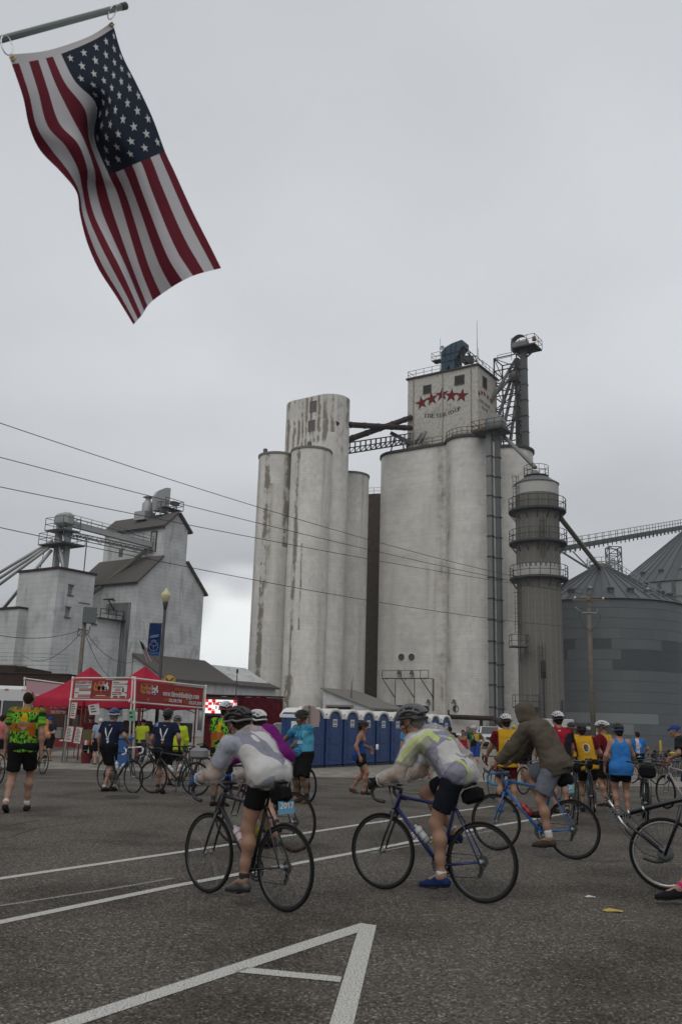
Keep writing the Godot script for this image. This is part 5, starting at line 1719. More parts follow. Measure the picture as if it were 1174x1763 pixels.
func print_on(parent: Node3D, c: Array, u0: float, v0: float, u1: float, v1: float, m: Material, lift: float, called := "print") -> MeshInstance3D:
	var n: Vector3 = (c[1] - c[0]).cross(c[3] - c[0]).normalized()
	if n.z < 0: n = -n
	var f := func(u: float, v: float) -> Vector3: return c[0].lerp(c[1], u).lerp(c[3].lerp(c[2], u), v) + n * lift
	var mb := MB.new(false)
	mb.quad(f.call(u0, v0), f.call(u1, v0), f.call(u1, v1), f.call(u0, v1))
	return put(mb.done(), called, m, parent)

func text_on(parent: Node3D, c: Array, text: String, u: float, v: float, width: float, height: float, m: Material, bold := true, family := "Droid Serif") -> void:
	# lettering stretched to a given width and height in metres, centred at (u, v) of the sheet
	var n: Vector3 = (c[3] - c[0]).cross(c[1] - c[0]).normalized()
	if n.z < 0: n = -n
	var x: Vector3 = (c[1].lerp(c[2], v) - c[0].lerp(c[3], v)).normalized()
	var y := n.cross(x)
	var t := lettering(text, 1.0, .012, bold, false, family)
	var box := t.get_aabb()
	var o := put(t, "lettering", m, parent)
	o.transform = Transform3D(Basis(x * (width / box.size.x), y * (height / box.size.y), n), c[0].lerp(c[1], u).lerp(c[3].lerp(c[2], u), v) + n * .022 - y * (box.position.y + box.size.y / 2) * (height / box.size.y))

func blob(parent: Node3D, c: Array, u: float, v: float, rx: float, ry: float, m: Material, lift: float) -> void:
	var n: Vector3 = (c[3] - c[0]).cross(c[1] - c[0]).normalized()
	if n.z < 0: n = -n
	var x: Vector3 = (c[1] - c[0]).normalized()
	var y := n.cross(x)
	var p := []
	for i in 14: p.append(Vector2(cos(TAU * i / 14) * rx, sin(TAU * i / 14) * ry))
	put(MB.new(false).prism(p, c[0].lerp(c[1], u).lerp(c[3].lerp(c[2], u), v) + n * lift, x, y, n * .003).done(), "emblem_patch", m, parent)

func pig_emblem(parent: Node3D, c: Array, u: float, v: float, s: float, wide: float) -> void:
	var orange := mat("print_orange", lin(.35, .12, .012), .7)
	var pink := mat("print_pink", lin(.38, .14, .15), .7)
	var wh := mat("print_white", lin(.5, .48, .46), .7)
	var bk := mat("print_black", lin(.012, .012, .012), .7)
	for k in [[-.9, orange], [0.0, pink], [.9, wh]]:
		blob(parent, c, u + k[0] * s * wide, v, s * .55, s * .5, k[1], .02)
		blob(parent, c, u + (k[0] - .45) * s * wide, v - .19, s * .14, s * .3, k[1], .024)
		blob(parent, c, u + (k[0] + .35) * s * wide, v - .19, s * .14, s * .3, k[1], .028)
		for q in [[-.2, -.05], [.2, .0]]:
			blob(parent, c, u + (k[0] + q[0]) * s * wide, v + q[1], s * .1, s * .1, bk, .034)
	blob(parent, c, u + .75 * s * wide, v + .12, s * .15, s * .12, bk, .034)
	blob(parent, c, u + 1.2 * s * wide, v + .1, s * .13, s * .14, bk, .034)

func make_stand() -> void:
	var g := func(p: Vector3) -> Vector3: return Vector3(p.x, ground_y(p.z) + .006, p.z)
	tent(g.call(at(243, 1240, 36.2)), "red pop-up canopy tent behind the website banner")
	tent(g.call(at(148, 1240, 38.0)), "red pop-up canopy tent behind the menu banner")
	var red := mat("banner_red", lin(.20, .012, .018), .7)
	var wh := mat("print_white", lin(.5, .48, .46), .7)
	var bk := mat("print_black", lin(.012, .012, .012), .7)
	var orange := mat("print_orange", lin(.35, .12, .012), .7)
	# menu banner
	var fl: Vector3 = g.call(at(110, 1318, 33.6))
	var fr: Vector3 = g.call(at(221, 1318, 33.6))
	var f1 := pvc_frame("white pipe stand holding the red menu banner", at(126, 1167.5, 33.4), at(229, 1167, 33.4), at(122, 1204.5, 33.4), at(224, 1206, 33.4), fl, fr)
	var o := f1.position
	var c := [at(129.5, 1171, 33.4) - o, at(222, 1170.5, 33.4) - o, at(219, 1203, 33.4) - o, at(126, 1202, 33.4) - o]
	var b1 := put(quad_at(c), "banner", red, f1)
	print_on(b1, c, .02, .04, .32, .98, wh, .017)
	print_on(b1, c, .70, .04, .99, .98, wh, .017)
	text_on(b1, c, "PIZZA MENU 7.00!", .17, .13, .58, .09, red)
	for k in [[.02, .27, .31, .30], [.02, .36, .27, .40], [.03, .68, .10, .72]]: print_on(b1, c, k[0], k[1], k[2], k[3], bk, .022)
	for k in [[.10, .46, .34, .51], [.10, .54, .34, .59], [.09, .80, .33, .85], [.09, .89, .33, .94]]: print_on(b1, c, k[0], k[1], k[2], k[3], red, .022)
	for k in [[.72, .11, .83, .15], [.72, .21, .95, .24], [.72, .36, .92, .40], [.90, .45, .93, .66], [.72, .76, .82, .80]]: print_on(b1, c, k[0], k[1], k[2], k[3], bk, .022)
	for k in [[.95, .19, .99, .25], [.77, .47, .87, .51], [.76, .56, .87, .60], [.72, .66, .89, .71], [.94, .66, .99, .71], [.84, .74, .89, .79], [.74, .86, .83, .96], [.86, .86, .97, .96]]: print_on(b1, c, k[0], k[1], k[2], k[3], red, .022)
	pig_emblem(b1, c, .505, .42, .25, .34)
	print_on(b1, c, .42, .82, .60, .86, wh, .02)
	for k in [[.46, .06, .57, .11], [.51, .62, .525, .74], [.38, .9, .70, .96]]: print_on(b1, c, k[0], k[1], k[2], k[3], orange, .02)
	# website banner
	var gl: Vector3 = g.call(at(229, 1320, 33.2))
	var gr: Vector3 = g.call(at(346, 1322, 35.0))
	var f2 := pvc_frame("white pipe stand holding the red website banner", at(233, 1168, 33.2), at(354.5, 1182, 35.0), at(231, 1209, 33.2), at(351, 1219, 35.0), gl, gr)
	o = f2.position
	c = [at(236.5, 1172, 33.2) - o, at(350.5, 1185, 35.0) - o, at(348.5, 1217, 35.0) - o, at(234.5, 1207, 33.2) - o]
	var b2 := put(quad_at(c), "banner", red, f2)
	text_on(b2, c, "www.threeblindpigs.com", .66, .52, 1.58, .26, wh)
	text_on(b2, c, "HUDSON ANKENY", .66, .22, .62, .085, orange)
	text_on(b2, c, "Call", .425, .80, .17, .11, orange)
	text_on(b2, c, "515.278.7790", .575, .81, .56, .12, wh, true, "Droid Sans")
	text_on(b2, c, "Text", .73, .83, .17, .11, orange)
	text_on(b2, c, "515.577.3979", .88, .84, .56, .12, wh, true, "Droid Sans")
	pig_emblem(b2, c, .18, .43, .27, .32)
	text_on(b2, c, "THREE BLIND PIGS", .19, .12, .62, .07, orange)
	for k in [[.155, .8, .185, .92]]: print_on(b2, c, k[0], k[1], k[2], k[3], orange, .02)
	# pale banner seen from behind on its own frame at the left
	var hl: Vector3 = g.call(at(40, 1290, 40.5))
	var hr: Vector3 = g.call(at(110, 1290, 39.5))
	var f3 := pvc_frame("white pipe stand with a pale pink banner back behind the tents", at(43, 1168, 40.5), at(118, 1178, 39.5), at(43, 1195, 40.5), at(118, 1203, 39.5), hl, hr)
	o = f3.position
	put(quad_at([at(46, 1171, 40.5) - o, at(116, 1180, 39.5) - o, at(116, 1202, 39.5) - o, at(46, 1194, 40.5) - o]), "banner", mat("banner_back", lin(.42, .27, .31), .8), f3)
	# second website banner hung under the far eave
	var o4 := at(95, 1222, 39.2)
	var hb := thing("hanging_banner", "dark red website banner hanging under the far tent eave", "banner", o4)
	c = [at(58, 1213, 39.6) - o4, at(146, 1216, 38.9) - o4, at(146, 1231, 38.9) - o4, at(58, 1229, 39.6) - o4]
	var b4 := put(quad_at(c), "sheet", red, hb)
	text_on(b4, c, "515 278 7790", .5, .75, .72, .12, wh)
	text_on(b4, c, "www.threeblindpigs.com", .62, .2, 1.4, .16, wh)
	# small boards and notes
	var note := func(called: String, label: String, cat: String, a: Array, d: float, m: Material, lines: int, frame: Material) -> void:
		var oo := at((a[0][0] + a[2][0]) / 2.0, (a[0][1] + a[2][1]) / 2.0, d)
		var t := thing(called, label, cat, oo)
		var q := []
		for k in a: q.append(at(k[0], k[1], d) - oo)
		var s := put(quad_at(q), "sheet", frame if frame else m, t)
		if frame: print_on(s, q, .12, .05, .88, .95, m, .016, "paper")
		for i in lines:
			var v := .14 + .76 * i / lines
			print_on(s, q, .2, v, .55 + .25 * fmod(i * .37, 1.0), v + .3 / lines, bk, .021)
	note.call("price_list", "narrow white price list hanging on the menu stand's upright", "price list", [[123, 1208], [136, 1208], [131, 1239], [119, 1237]], 33.3, wh, 6, red)
	note.call("menu_board", "red-framed white menu hung next to the stand's white upright", "menu board", [[115, 1249], [130, 1250], [125, 1279], [109, 1277]], 33.0, wh, 9, red)
	note.call("menu_board", "red-framed white menu next to the bottle poster", "menu board", [[131, 1250], [145, 1252], [140, 1282], [125, 1280]], 33.0, wh, 9, red)
	note.call("paper_sign", "hand-lettered white paper sign hanging over the counter", "paper sign", [[152, 1214], [171, 1211], [172, 1230], [155, 1231]], 33.5, wh, 3, null)
	note.call("green_notice", "pale green notice taped to the stand's upright", "notice", [[221, 1224], [233, 1222.5], [234.5, 1241], [222, 1242]], 33.1, mat("paper_green", lin(.16, .30, .2), .8), 2, null)
	var po := at(152, 1270, 33.0)
	var ps := thing("bottle_poster", "greenish poster board with bottles and cans standing along its foot", "poster", po)
	var pq := [at(143, 1256, 33) - po, at(160, 1256, 33) - po, at(158, 1283, 33) - po, at(140, 1282, 33) - po]
	put(quad_at(pq), "board", mat("poster_olive", lin(.08, .07, .02), .7), ps)
	for i in 5:
		put(MB.new(true).lathe([Vector2(.04, 0), Vector2(.04, .13), Vector2(.02, .16), Vector2(.001, .17)], 8, pq[3].lerp(pq[2], .15 + .17 * i) + Vector3(0, .0, .06)).done(), "can", [red, mat("can_blue", lin(.02, .06, .2), .4), wh, orange, red][i], ps)
	# counter table, buckets, coolers, smoker
	var tb: Vector3 = g.call(at(136, 1316, 33.9))
	var ct := thing("folding_table", "white-topped folding counter under the menu boards", "table", tb)
	put(MB.new(false).cbox(Vector3(.2, .82, -.2), Vector3(1.9, .045, .75), .01).done(), "tabletop", mat("pvc_white"), ct)
	for k in [[-.6, .1], [1.0, .1], [-.6, -.5], [1.0, -.5]]: put(MB.new(true).tube([Vector3(k[0], 0, k[1]), Vector3(k[0], .8, k[1])], .016, 6).done(), "leg", M.galvanised_dark, ct)
	var t2: Vector3 = g.call(at(90, 1300, 38.2))
	var rt := thing("folding_table", "table with a red cloth and white boxes inside the far tent", "table", t2)
	put(MB.new(false).cbox(Vector3(0, .76, 0), Vector3(2.2, .04, .8), .01).done(), "tabletop", red, rt)
	put(MB.new(false).box(Vector3(0, .6, .41), Vector3(2.2, .3, .015)).done(), "cloth_drop", red, rt)
	for k in [[-1, .3], [1, .3], [-1, -.3], [1, -.3]]: put(MB.new(true).tube([Vector3(k[0], 0, k[1]), Vector3(k[0], .75, k[1])], .016, 6).done(), "leg", M.galvanised_dark, rt)
	for k in [[-.3, .34, .3, "white food box on the red cloth, wider one"], [.2, .26, .4, "grey food box on the red cloth, taller one"]]:
		var bx := thing("food_box", k[3], "box", t2 + Vector3(k[0], .785, 0))
		put(MB.new(false).cbox(Vector3(0, k[2] / 2, 0), Vector3(k[1] * 1.3, k[2], .3), .02).done(), "body", wh if k[0] < 0 else M.galvanised, bx)
		put(MB.new(false).cbox(Vector3(0, k[2] + .02, 0), Vector3(k[1] * 1.36, .04, .32), .012).done(), "lid", wh, bx)
	var bp: Vector3 = g.call(at(147, 1321, 33.6))
	var bu := thing("bucket", "red plastic bucket on the ground under the counter", "bucket", bp)
	put(MB.new(true).lathe([Vector2(.15, 0), Vector2(.19, .38), Vector2(.2, .4), Vector2(.175, .39), Vector2(.14, .02), Vector2(.001, .02)], 18).done(), "pail", mat("bucket_red", lin(.16, .012, .016), .5), bu)
	put(MB.new(true).tube([Vector3(-.19, .37, 0), Vector3(-.12, .5, .1), Vector3(.12, .5, .1), Vector3(.19, .37, 0)], .006, 5).done(), "handle", M.chrome, bu)
	var cp: Vector3 = g.call(at(208, 1316, 31.5))
	var cb := thing("recycling_bin", "bright blue plastic bin beside the banner stands", "bin", cp)
	put(MB.new(false).prism([Vector2(-.22, 0), Vector2(.22, 0), Vector2(.3, .95), Vector2(-.3, .95)], Vector3(0, 0, .28), Vector3(1, 0, 0), Vector3(0, 1, 0), Vector3(0, 0, -.56)).done(), "body", mat("bin_blue", lin(.012, .07, .22), .5), cb)
	put(MB.new(false).cbox(Vector3(0, .99, 0), Vector3(.68, .09, .64), .03).done(), "rim", mat("bin_blue"), cb)
	smoker(g.call(at(275, 1310, 36.5)))

func smoker(p: Vector3) -> void:
	var t := thing("barbecue_smoker", "long dark barbecue smoker with brown lid and chimney under the tent", "smoker", p, deg_to_rad(4))
	put(MB.new(true).lathe([Vector2(.001, -1.1), Vector2(.42, -1.1), Vector2(.42, 1.1), Vector2(.001, 1.1)], 18, Vector3(-.3, 1.05, 0), Basis(Vector3(0, 0, 1), PI / 2)).done(), "drum", mat("smoker_black", lin(.02, .018, .016), .6), t)
	put(MB.new(false).cbox(Vector3(-.95, 1.4, .15), Vector3(1.1, .42, .7), .05).done(), "lid", mat("smoker_brown", lin(.07, .045, .03), .8), t)
	put(MB.new(false).cbox(Vector3(-.9, .85, .2), Vector3(1.5, .55, .7), .04).done(), "fire_box", M.galvanised, t)
	put(MB.new(false).cbox(Vector3(.85, 1.2, .35), Vector3(.8, .75, .05), .02).done(), "door", mat("smoker_black"), t)
	put(MB.new(true).tube([Vector3(1.5, 1.3, 0), Vector3(1.5, 2.15, 0)], .09, 10).done(), "chimney", M.galvanised, t)
	put(MB.new(true).lathe([Vector2(.15, 2.15), Vector2(.15, 2.19), Vector2(.001, 2.28)], 10, Vector3(1.5, 0, 0)).done(), "chimney_cap", M.dark_steel, t)
	for x in [-1.2, 1.2]:
		for z in [-.35, .35]: put(MB.new(false).box(Vector3(x, .3, z), Vector3(.06, .6, .06)).done(), "leg", M.dark_steel, t)
	put(MB.new(false).box(Vector3(-.5, .62, .58), Vector3(1.4, .05, .12)).done(), "shelf", mat("shelf_orange", lin(.3, .1, .02), .7), t)

# ------------------------------------------------------------ red trailer with screen, bus, brick shop
func make_vehicles() -> void:
	var tl := at(349, 1196, 44)
	var tr := at(486, 1202, 44)
	var tp := thing("screen_trailer", "trailer draped in dark red cloth with a lit screen on its side", "trailer", Vector3((tl.x + tr.x) / 2, ground_y(-44), -44.6))
	var w := tr.x - tl.x
	var h := tl.y - ground_y(-44)
	var red := mat("drape_red", Color.WHITE, .9)
	red.albedo_texture = noise_tex(171, .03, [lin(.05, .006, .01), lin(.075, .009, .014), lin(.09, .012, .018)], [.2, .5, .8], 256, 4)
	tri(red, Vector3.ONE * .5)
	put(MB.new(false).box(Vector3(0, h / 2 + .1, -.7), Vector3(w - .1, h - .3, 1.1)).done(), "box_body", M.dark_steel, tp)
	var dr := MB.new(true)
	var n := 60
	for i in n:
		for j in 14:
			var P := func(a: int, b: int) -> Vector3:
				var u := float(a) / n
				var v := float(b) / 14
				var top := h + .05 * sin(u * 19.0) + .03 * sin(u * 43.0) - .13 * smoothstep(.5, 1.0, u)
				return Vector3((u - .5) * w, lerpf(top, .35, v), (.05 * sin(u * 60.0 + 2.0 * sin(v * 3.0)) + .05 * sin(u * 23.0 - v * 4.0)) * (.25 + v) * (1.0 if u > .4 else .3))
			dr.quad(P.call(i, j), P.call(i + 1, j), P.call(i + 1, j + 1), P.call(i, j + 1))
	put(dr.done(), "drape", red, tp)
	put(MB.new(false).box(Vector3(0, h + .02, -.6), Vector3(w, .05, 1.3)).done(), "roof_cloth", red, tp)
	for k in [-1.0, 1.0]:
		put(MB.new(true).lathe([Vector2(.001, -.1), Vector2(.35, -.1), Vector2(.35, .1), Vector2(.001, .1)], 18, Vector3(k * .5, .35, .12), Basis(Vector3(1, 0, 0), PI / 2)).done(), "wheel", M.black_rubber, tp)
	var s0 := at(351, 1203.5, 43.9) - tp.position
	var s1 := at(406, 1229, 43.9) - tp.position
	var sm := mat("screen_glow", Color.WHITE, .4)
	var im := Image.create(128, 64, false, Image.FORMAT_RGB8)
	var r := RandomNumberGenerator.new()
	r.seed = 3
	for y in 5:
		for x in 9:
			im.fill_rect(Rect2i(x * 14, y * 13, 14, 13), Color(1, 1, 1) if (x + y) % 2 or r.randf() < .35 else Color(.95, .07, .03))
	var dig := [[34, 6, 6, 18], [52, 10, 14, 4], [52, 10, 4, 16], [62, 10, 4, 16], [52, 22, 14, 4], [74, 8, 4, 18], [44, 30, 4, 14], [56, 34, 14, 4], [86, 10, 4, 12], [30, 46, 8, 4]]
	for d in dig: im.fill_rect(Rect2i(d[0], d[1], d[2], d[3]), Color(.5, .01, .02))
	sm.albedo_color = Color(.02, .02, .02)
	sm.emission_enabled = true
	sm.emission_operator = BaseMaterial3D.EMISSION_OP_MULTIPLY
	sm.emission = Color.WHITE
	sm.emission_texture = ImageTexture.create_from_image(im)
	sm.emission_energy_multiplier = 1.0
	var sc := put(MB.new(false).box(Vector3((s0.x + s1.x) / 2, (s0.y + s1.y) / 2, .18), Vector3(s1.x - s0.x + .12, s0.y - s1.y + .25, .12)).done(), "screen_case", M.black_plastic, tp)
	var q := MB.new(false)
	q.quad(Vector3(s0.x, s0.y, .245), Vector3(s1.x, s0.y, .245), Vector3(s1.x, s1.y, .245), Vector3(s0.x, s1.y, .245))
	put(q.done(), "screen", sm, sc)
	var al := AreaLight3D.new()
	al.name = "screen_light"
	al.area_size = Vector2(s1.x - s0.x, s0.y - s1.y)
	al.light_color = Color(1, .6, .55)
	al.light_energy = .12
	al.shadow_enabled = true
	tp.add_child(al)
	al.position = Vector3((s0.x + s1.x) / 2, (s0.y + s1.y) / 2, .3)
	al.rotation.y = PI
	# white motor coach on the left
	var bp := at(45, 1200, 46)
	var bus := thing("motor_coach", "white motor coach with dark side windows behind the stand", "bus", Vector3(bp.x - 4.5, ground_y(-47), -47.5), deg_to_rad(6))
	var white := mat("coach_white", lin(.55, .56, .56), .35)
	var by := at(20, 1180, 46).y - ground_y(-47)
	put(MB.new(false).cbox(Vector3(0, by / 2 + .2, 0), Vector3(9.0, by - .4, 2.4), .18).done(), "body", white, bus)
	for i in 7: put(MB.new(false).cbox(Vector3(-3.6 + i * 1.2, by * .58, 1.2), Vector3(1.12, by * .36, .05), .04).done(), "window", M.dirty_glass, bus)
	for x in [-2.8, 3.0]: put(MB.new(true).lathe([Vector2(.001, .12), Vector2(.3, .12), Vector2(.48, .1), Vector2(.48, -.1)], 20, Vector3(x, .48, 1.12), Basis(Vector3(1, 0, 0), PI / 2)).done(), "wheel", M.black_rubber, bus)
	for i in 5: put(MB.new(false).cbox(Vector3(.6 + i * .85, by - .2, 1.2), Vector3(.2, .08, .06), .015).done(), "marker_light", mat("amber", lin(.35, .12, .02), .4), bus)
	put(MB.new(false).box(Vector3(0, by * .3, 1.205), Vector3(8.9, .12, .02)).done(), "trim", M.galvanised_dark, bus)
	# brick shop
	var b0 := at(-40, 1140, 62)
	var b1 := at(118, 1162, 62)
	var sh := thing("brick_building", "low dark brown brick building with stepped parapet behind the coach", "building", Vector3(b1.x, ground_y(-62), -62))
	var bh := b1.y - ground_y(-62)
	put(MB.new(false).span(Vector3(-9, 0, -8), Vector3(0, bh, 0)).done(), "wall", M.brown_brick, sh)
	put(MB.new(false).span(Vector3(-16, 0, -8), Vector3(-3.7, bh + .55, .01)).done(), "parapet", M.brown_brick, sh)
	put(MB.new(false).span(Vector3(-9.1, bh, -8.1), Vector3(.1, bh + .08, .1)).done(), "coping", M.rust_brown, sh)
	var cs := MB.new(false)
	for i in 22: cs.span(Vector3(-15.9, .2 + i * .27, .012), Vector3(-.01, .215 + i * .27, .02 if i * .27 < bh - .3 else .021))
	put(cs.done(), "course_line", mat("mortar", lin(.025, .02, .018), .95), sh)
	# parked vehicles
	var fb := at(838, 1290, 76)
	suv(Vector3(fb.x + .5, ground_y(-76), -77.5), aim(Vector3(-.12, 0, 1)), "white sport utility vehicle parked facing the crowd", "", lin(.5, .51, .52))
	var c2 := at(805, 1272, 84)
	suv(Vector3(c2.x + 1.0, ground_y(-84), -84), aim(Vector3(-1, 0, .5)), "white car parked behind the yellow and green jersey", "", lin(.48, .49, .5), .86)
	var c3 := at(470, 1285, 39)
	suv(Vector3(c3.x + .8, ground_y(-40), -41.5), aim(Vector3(-.5, 0, .9)), "grey-green car parked between the red trailer and the toilets", "", lin(.13, .15, .14), .8)
	var bt := at(949, 1282, 72)
	var tr2 := thing("box_trailer", "white enclosed box trailer with dark decal behind the red jersey", "trailer", Vector3(bt.x, ground_y(-72), -73), deg_to_rad(-10))
	put(MB.new(false).cbox(Vector3(0, 1.5, 0), Vector3(3.9, 2.1, 2.0), .06).done(), "box_body", mat("trailer_white", lin(.42, .42, .41), .5), tr2)
	put(MB.new(false).box(Vector3(-.4, 1.5, 1.01), Vector3(.05, 2.0, .03)).box(Vector3(.9, 1.5, 1.01), Vector3(.05, 2.0, .03)).done(), "door_frame", M.galvanised_dark, tr2)
	put(MB.new(true).lathe([Vector2(.001, .012), Vector2(.35, .012), Vector2(.35, 0)], 16, Vector3(1.45, 1.7, 1.0), Basis(Vector3(1, 0, 0), PI / 2)).done(), "decal", M.black_plastic, tr2)
	for x in [-.5, .4]: put(MB.new(true).lathe([Vector2(.001, .1), Vector2(.32, .1), Vector2(.32, -.1)], 16, Vector3(x, .32, .95), Basis(Vector3(1, 0, 0), PI / 2)).done(), "wheel", M.black_rubber, tr2)
	var vb := at(1000, 1290, 64)
	van(Vector3(vb.x, ground_y(-64), -65), aim(Vector3(1, 0, .25)))

func suv(p: Vector3, turn: float, label: String, group: String, col: Color, k := 1.0) -> void:
	var t := thing("parked_car", label, "car", p, turn, group)
	var paint := mat("paint_%s" % str(col), col, .3)
	paint.clearcoat_enabled = true
	var L := 2.4
	var hw := .95
	var prof := [Vector2(-L, .45), Vector2(L - .08, .4), Vector2(L, .6), Vector2(L - .03, 1.0), Vector2(L - .25, 1.1), Vector2(1.15, 1.16), Vector2(-L + .05, 1.16)]
	var bd := MB.new(false).prism(prof, Vector3(0, 0, hw), Vector3(1, 0, 0), Vector3(0, 1, 0), Vector3(0, 0, -2 * hw))
	put(bd.done(), "body", paint, t)
	var y1 := 1.16 + .66 * k
	var cab := [Vector2(1.15, 1.165), Vector2(.5, y1 - .05), Vector2(.3, y1), Vector2(-2.1, y1), Vector2(-2.3, 1.165)]
	var cm := MB.new(false)
	var ring := func(z: float, ins: float) -> Array:
		var r := []
		for q in cab: r.append(Vector3(q.x, q.y, z - ins * (q.y - 1.165) * signf(z)))
		return r
	var A: Array = ring.call(hw - .04, .18)
	var B: Array = ring.call(-hw + .04, .18)
	for i in 4: cm.quad(A[i], A[i + 1], B[i + 1], B[i])
	for i in [1, 2, 3]:
		cm.tri3(A[0], A[i + 1], A[i]); cm.tri3(B[0], B[i], B[i + 1])
	put(cm.done(), "cabin", paint, t)
	# windscreen and side glass stand a little proud of the cabin
	var nrm := Vector3(.75, .66, 0) * .015
	var ws := MB.new(false)
	ws.quad(A[0].lerp(B[0], .06).lerp(A[1].lerp(B[1], .06), .06) + nrm, A[0].lerp(B[0], .94).lerp(A[1].lerp(B[1], .94), .06) + nrm, A[1].lerp(B[1], .93) + nrm, A[1].lerp(B[1], .07) + nrm)
	put(ws.done(), "windscreen", M.dirty_glass, t)
	for s in [1.0, -1.0]:
		var wn := MB.new(false)
		for e in [[.95, .45, .1, .1], [.0, .0, -.95, -.95], [-1.05, -1.05, -1.9, -1.8]]:
			var z0: float = s * (hw - .04 - .18 * .06 + .012)
			var z1: float = s * (hw - .04 - .18 * (y1 - 1.25) + .012)
			wn.quad(Vector3(e[0], 1.22, z0), Vector3(e[1], y1 - .1, z1), Vector3(e[2], y1 - .1, z1), Vector3(e[3], 1.22, z0))
		put(wn.done(), "side_window", M.dirty_glass, t)
		put(MB.new(false).cbox(Vector3(L - .03, .88, s * .68), Vector3(.12, .2, .4), .03).done(), "headlight", mat("headlight", lin(.45, .46, .48), .15), t)
		put(MB.new(false).cbox(Vector3(1.0, 1.28, s * (hw + .1)), Vector3(.12, .16, .22), .03).done(), "mirror", paint, t)
		for x in [-1.45, 1.5]:
			var wh := put(MB.new(true).lathe([Vector2(.2, .13), Vector2(.36, .12), Vector2(.37, .0), Vector2(.36, -.12)], 22, Vector3(x, .37, s * (hw - .1)), Basis(Vector3(1, 0, 0), PI / 2 * s)).done(), "wheel", M.black_rubber, t)
			put(MB.new(false).lathe([Vector2(.001, .11), Vector2(.2, .12)], 10, Vector3(x, .37, s * (hw - .1)), Basis(Vector3(1, 0, 0), PI / 2 * s)).done(), "rim", M.galvanised, wh)
	var gr := MB.new(false)
	gr.cbox(Vector3(L - .01, .86, 0), Vector3(.07, .22, .85), .02)
	put(gr.done(), "grille", M.black_plastic, t)
	put(MB.new(false).cbox(Vector3(L - .01, .5, 0), Vector3(.16, .2, 1.8), .04).done(), "bumper", M.black_plastic, t)
	put(MB.new(false).box(Vector3(L + .075, .55, 0), Vector3(.02, .12, .32)).done(), "plate", M.white_plastic, t)

func van(p: Vector3, turn: float) -> void:
	var t := thing("passenger_van", "white passenger van with dark side windows beside the box trailer", "van", p, turn)
	var paint := mat("van_white", lin(.45, .455, .46), .35)
	var prof := [Vector2(-2.6, .4), Vector2(2.6, .4), Vector2(2.65, .9), Vector2(1.9, 1.15), Vector2(1.2, 2.0), Vector2(-2.5, 2.05), Vector2(-2.65, 1.9)]
	put(MB.new(false).prism(prof, Vector3(0, 0, .98), Vector3(1, 0, 0), Vector3(0, 1, 0), Vector3(0, 0, -1.96)).done(), "body", paint, t)
	for s in [1, -1]:
		for i in 5: put(MB.new(false).cbox(Vector3(-2.1 + i * .72, 1.55, s * .985), Vector3(.62, .5, .03), .02).done(), "window", M.dirty_glass, t)
		for x in [-1.7, 1.7]: put(MB.new(true).lathe([Vector2(.001, .1), Vector2(.2, .12), Vector2(.36, .12), Vector2(.36, -.12)], 20, Vector3(x, .36, s * .9), Basis(Vector3(1, 0, 0), PI / 2 * s)).done(), "wheel", M.black_rubber, t)
		put(MB.new(false).cbox(Vector3(2.55, .8, s * .7), Vector3(.12, .2, .3), .03).done(), "headlight", mat("headlight"), t)
	var ws := MB.new(false)
	ws.quad(Vector3(1.87, 1.22, .85), Vector3(1.28, 1.95, .8), Vector3(1.28, 1.95, -.8), Vector3(1.87, 1.22, -.85))
	put(ws.done(), "windscreen", M.dirty_glass, t)
	put(MB.new(false).cbox(Vector3(2.62, .5, 0), Vector3(.16, .2, 1.9), .04).done(), "bumper", M.black_plastic, t)

# ------------------------------------------------------------ bicycles; local +x is forward, +z the rider's right
func cached(key: String, maker: Callable) -> Mesh:
	if not meshes.has(key): meshes[key] = maker.call()
	return meshes[key]

const R_AXLE := Vector3(-.405, .336, 0)
const F_AXLE := Vector3(.585, .336, 0)
const BB := Vector3(0, .27, 0)
const CROWN := Vector3(.452, .70, 0)
const HEAD := Vector3(.405, .86, 0)
const CLUSTER := Vector3(-.155, .79, 0)
const SADDLE := Vector3(-.205, .985, 0)

func wheel_meshes(fat: bool) -> void:
	var k := "fat" if fat else "thin"
	if meshes.has("tyre" + k): return
	var rt := .0185 if fat else .0128
	var zb := Basis(Vector3(1, 0, 0), PI / 2)
	var prof := []
	for i in 9: prof.append(Vector2(.336 - rt + cos(TAU * i / 8) * rt, sin(TAU * i / 8) * rt))
	meshes["tyre" + k] = MB.new(true).lathe(prof, 56, Vector3.ZERO, zb).done()
	var ri := .336 - rt * 1.7
	meshes["rim" + k] = MB.new(false).lathe([Vector2(ri, -.009), Vector2(ri - .014, -.009), Vector2(ri - .024, 0), Vector2(ri - .014, .009), Vector2(ri, .009)], 56, Vector3.ZERO, zb).done()
	var sp := MB.new(false)
	for i in 24:
		var a := TAU * i / 24
		var b := a + (.32 if i % 4 < 2 else -.32)
		var s := .028 if i % 2 else -.028
		sp.tube([Vector3(cos(b) * .022, sin(b) * .022, s), Vector3(cos(a) * (ri - .02), sin(a) * (ri - .02), 0)], .0014, 4, false)
	meshes["spokes" + k] = sp.done()
	meshes["hub" + k] = MB.new(true).lathe([Vector2(.001, -.052), Vector2(.009, -.05), Vector2(.024, -.03), Vector2(.013, -.02), Vector2(.013, .02), Vector2(.024, .03), Vector2(.009, .05), Vector2(.001, .052)], 12, Vector3.ZERO, zb).done()

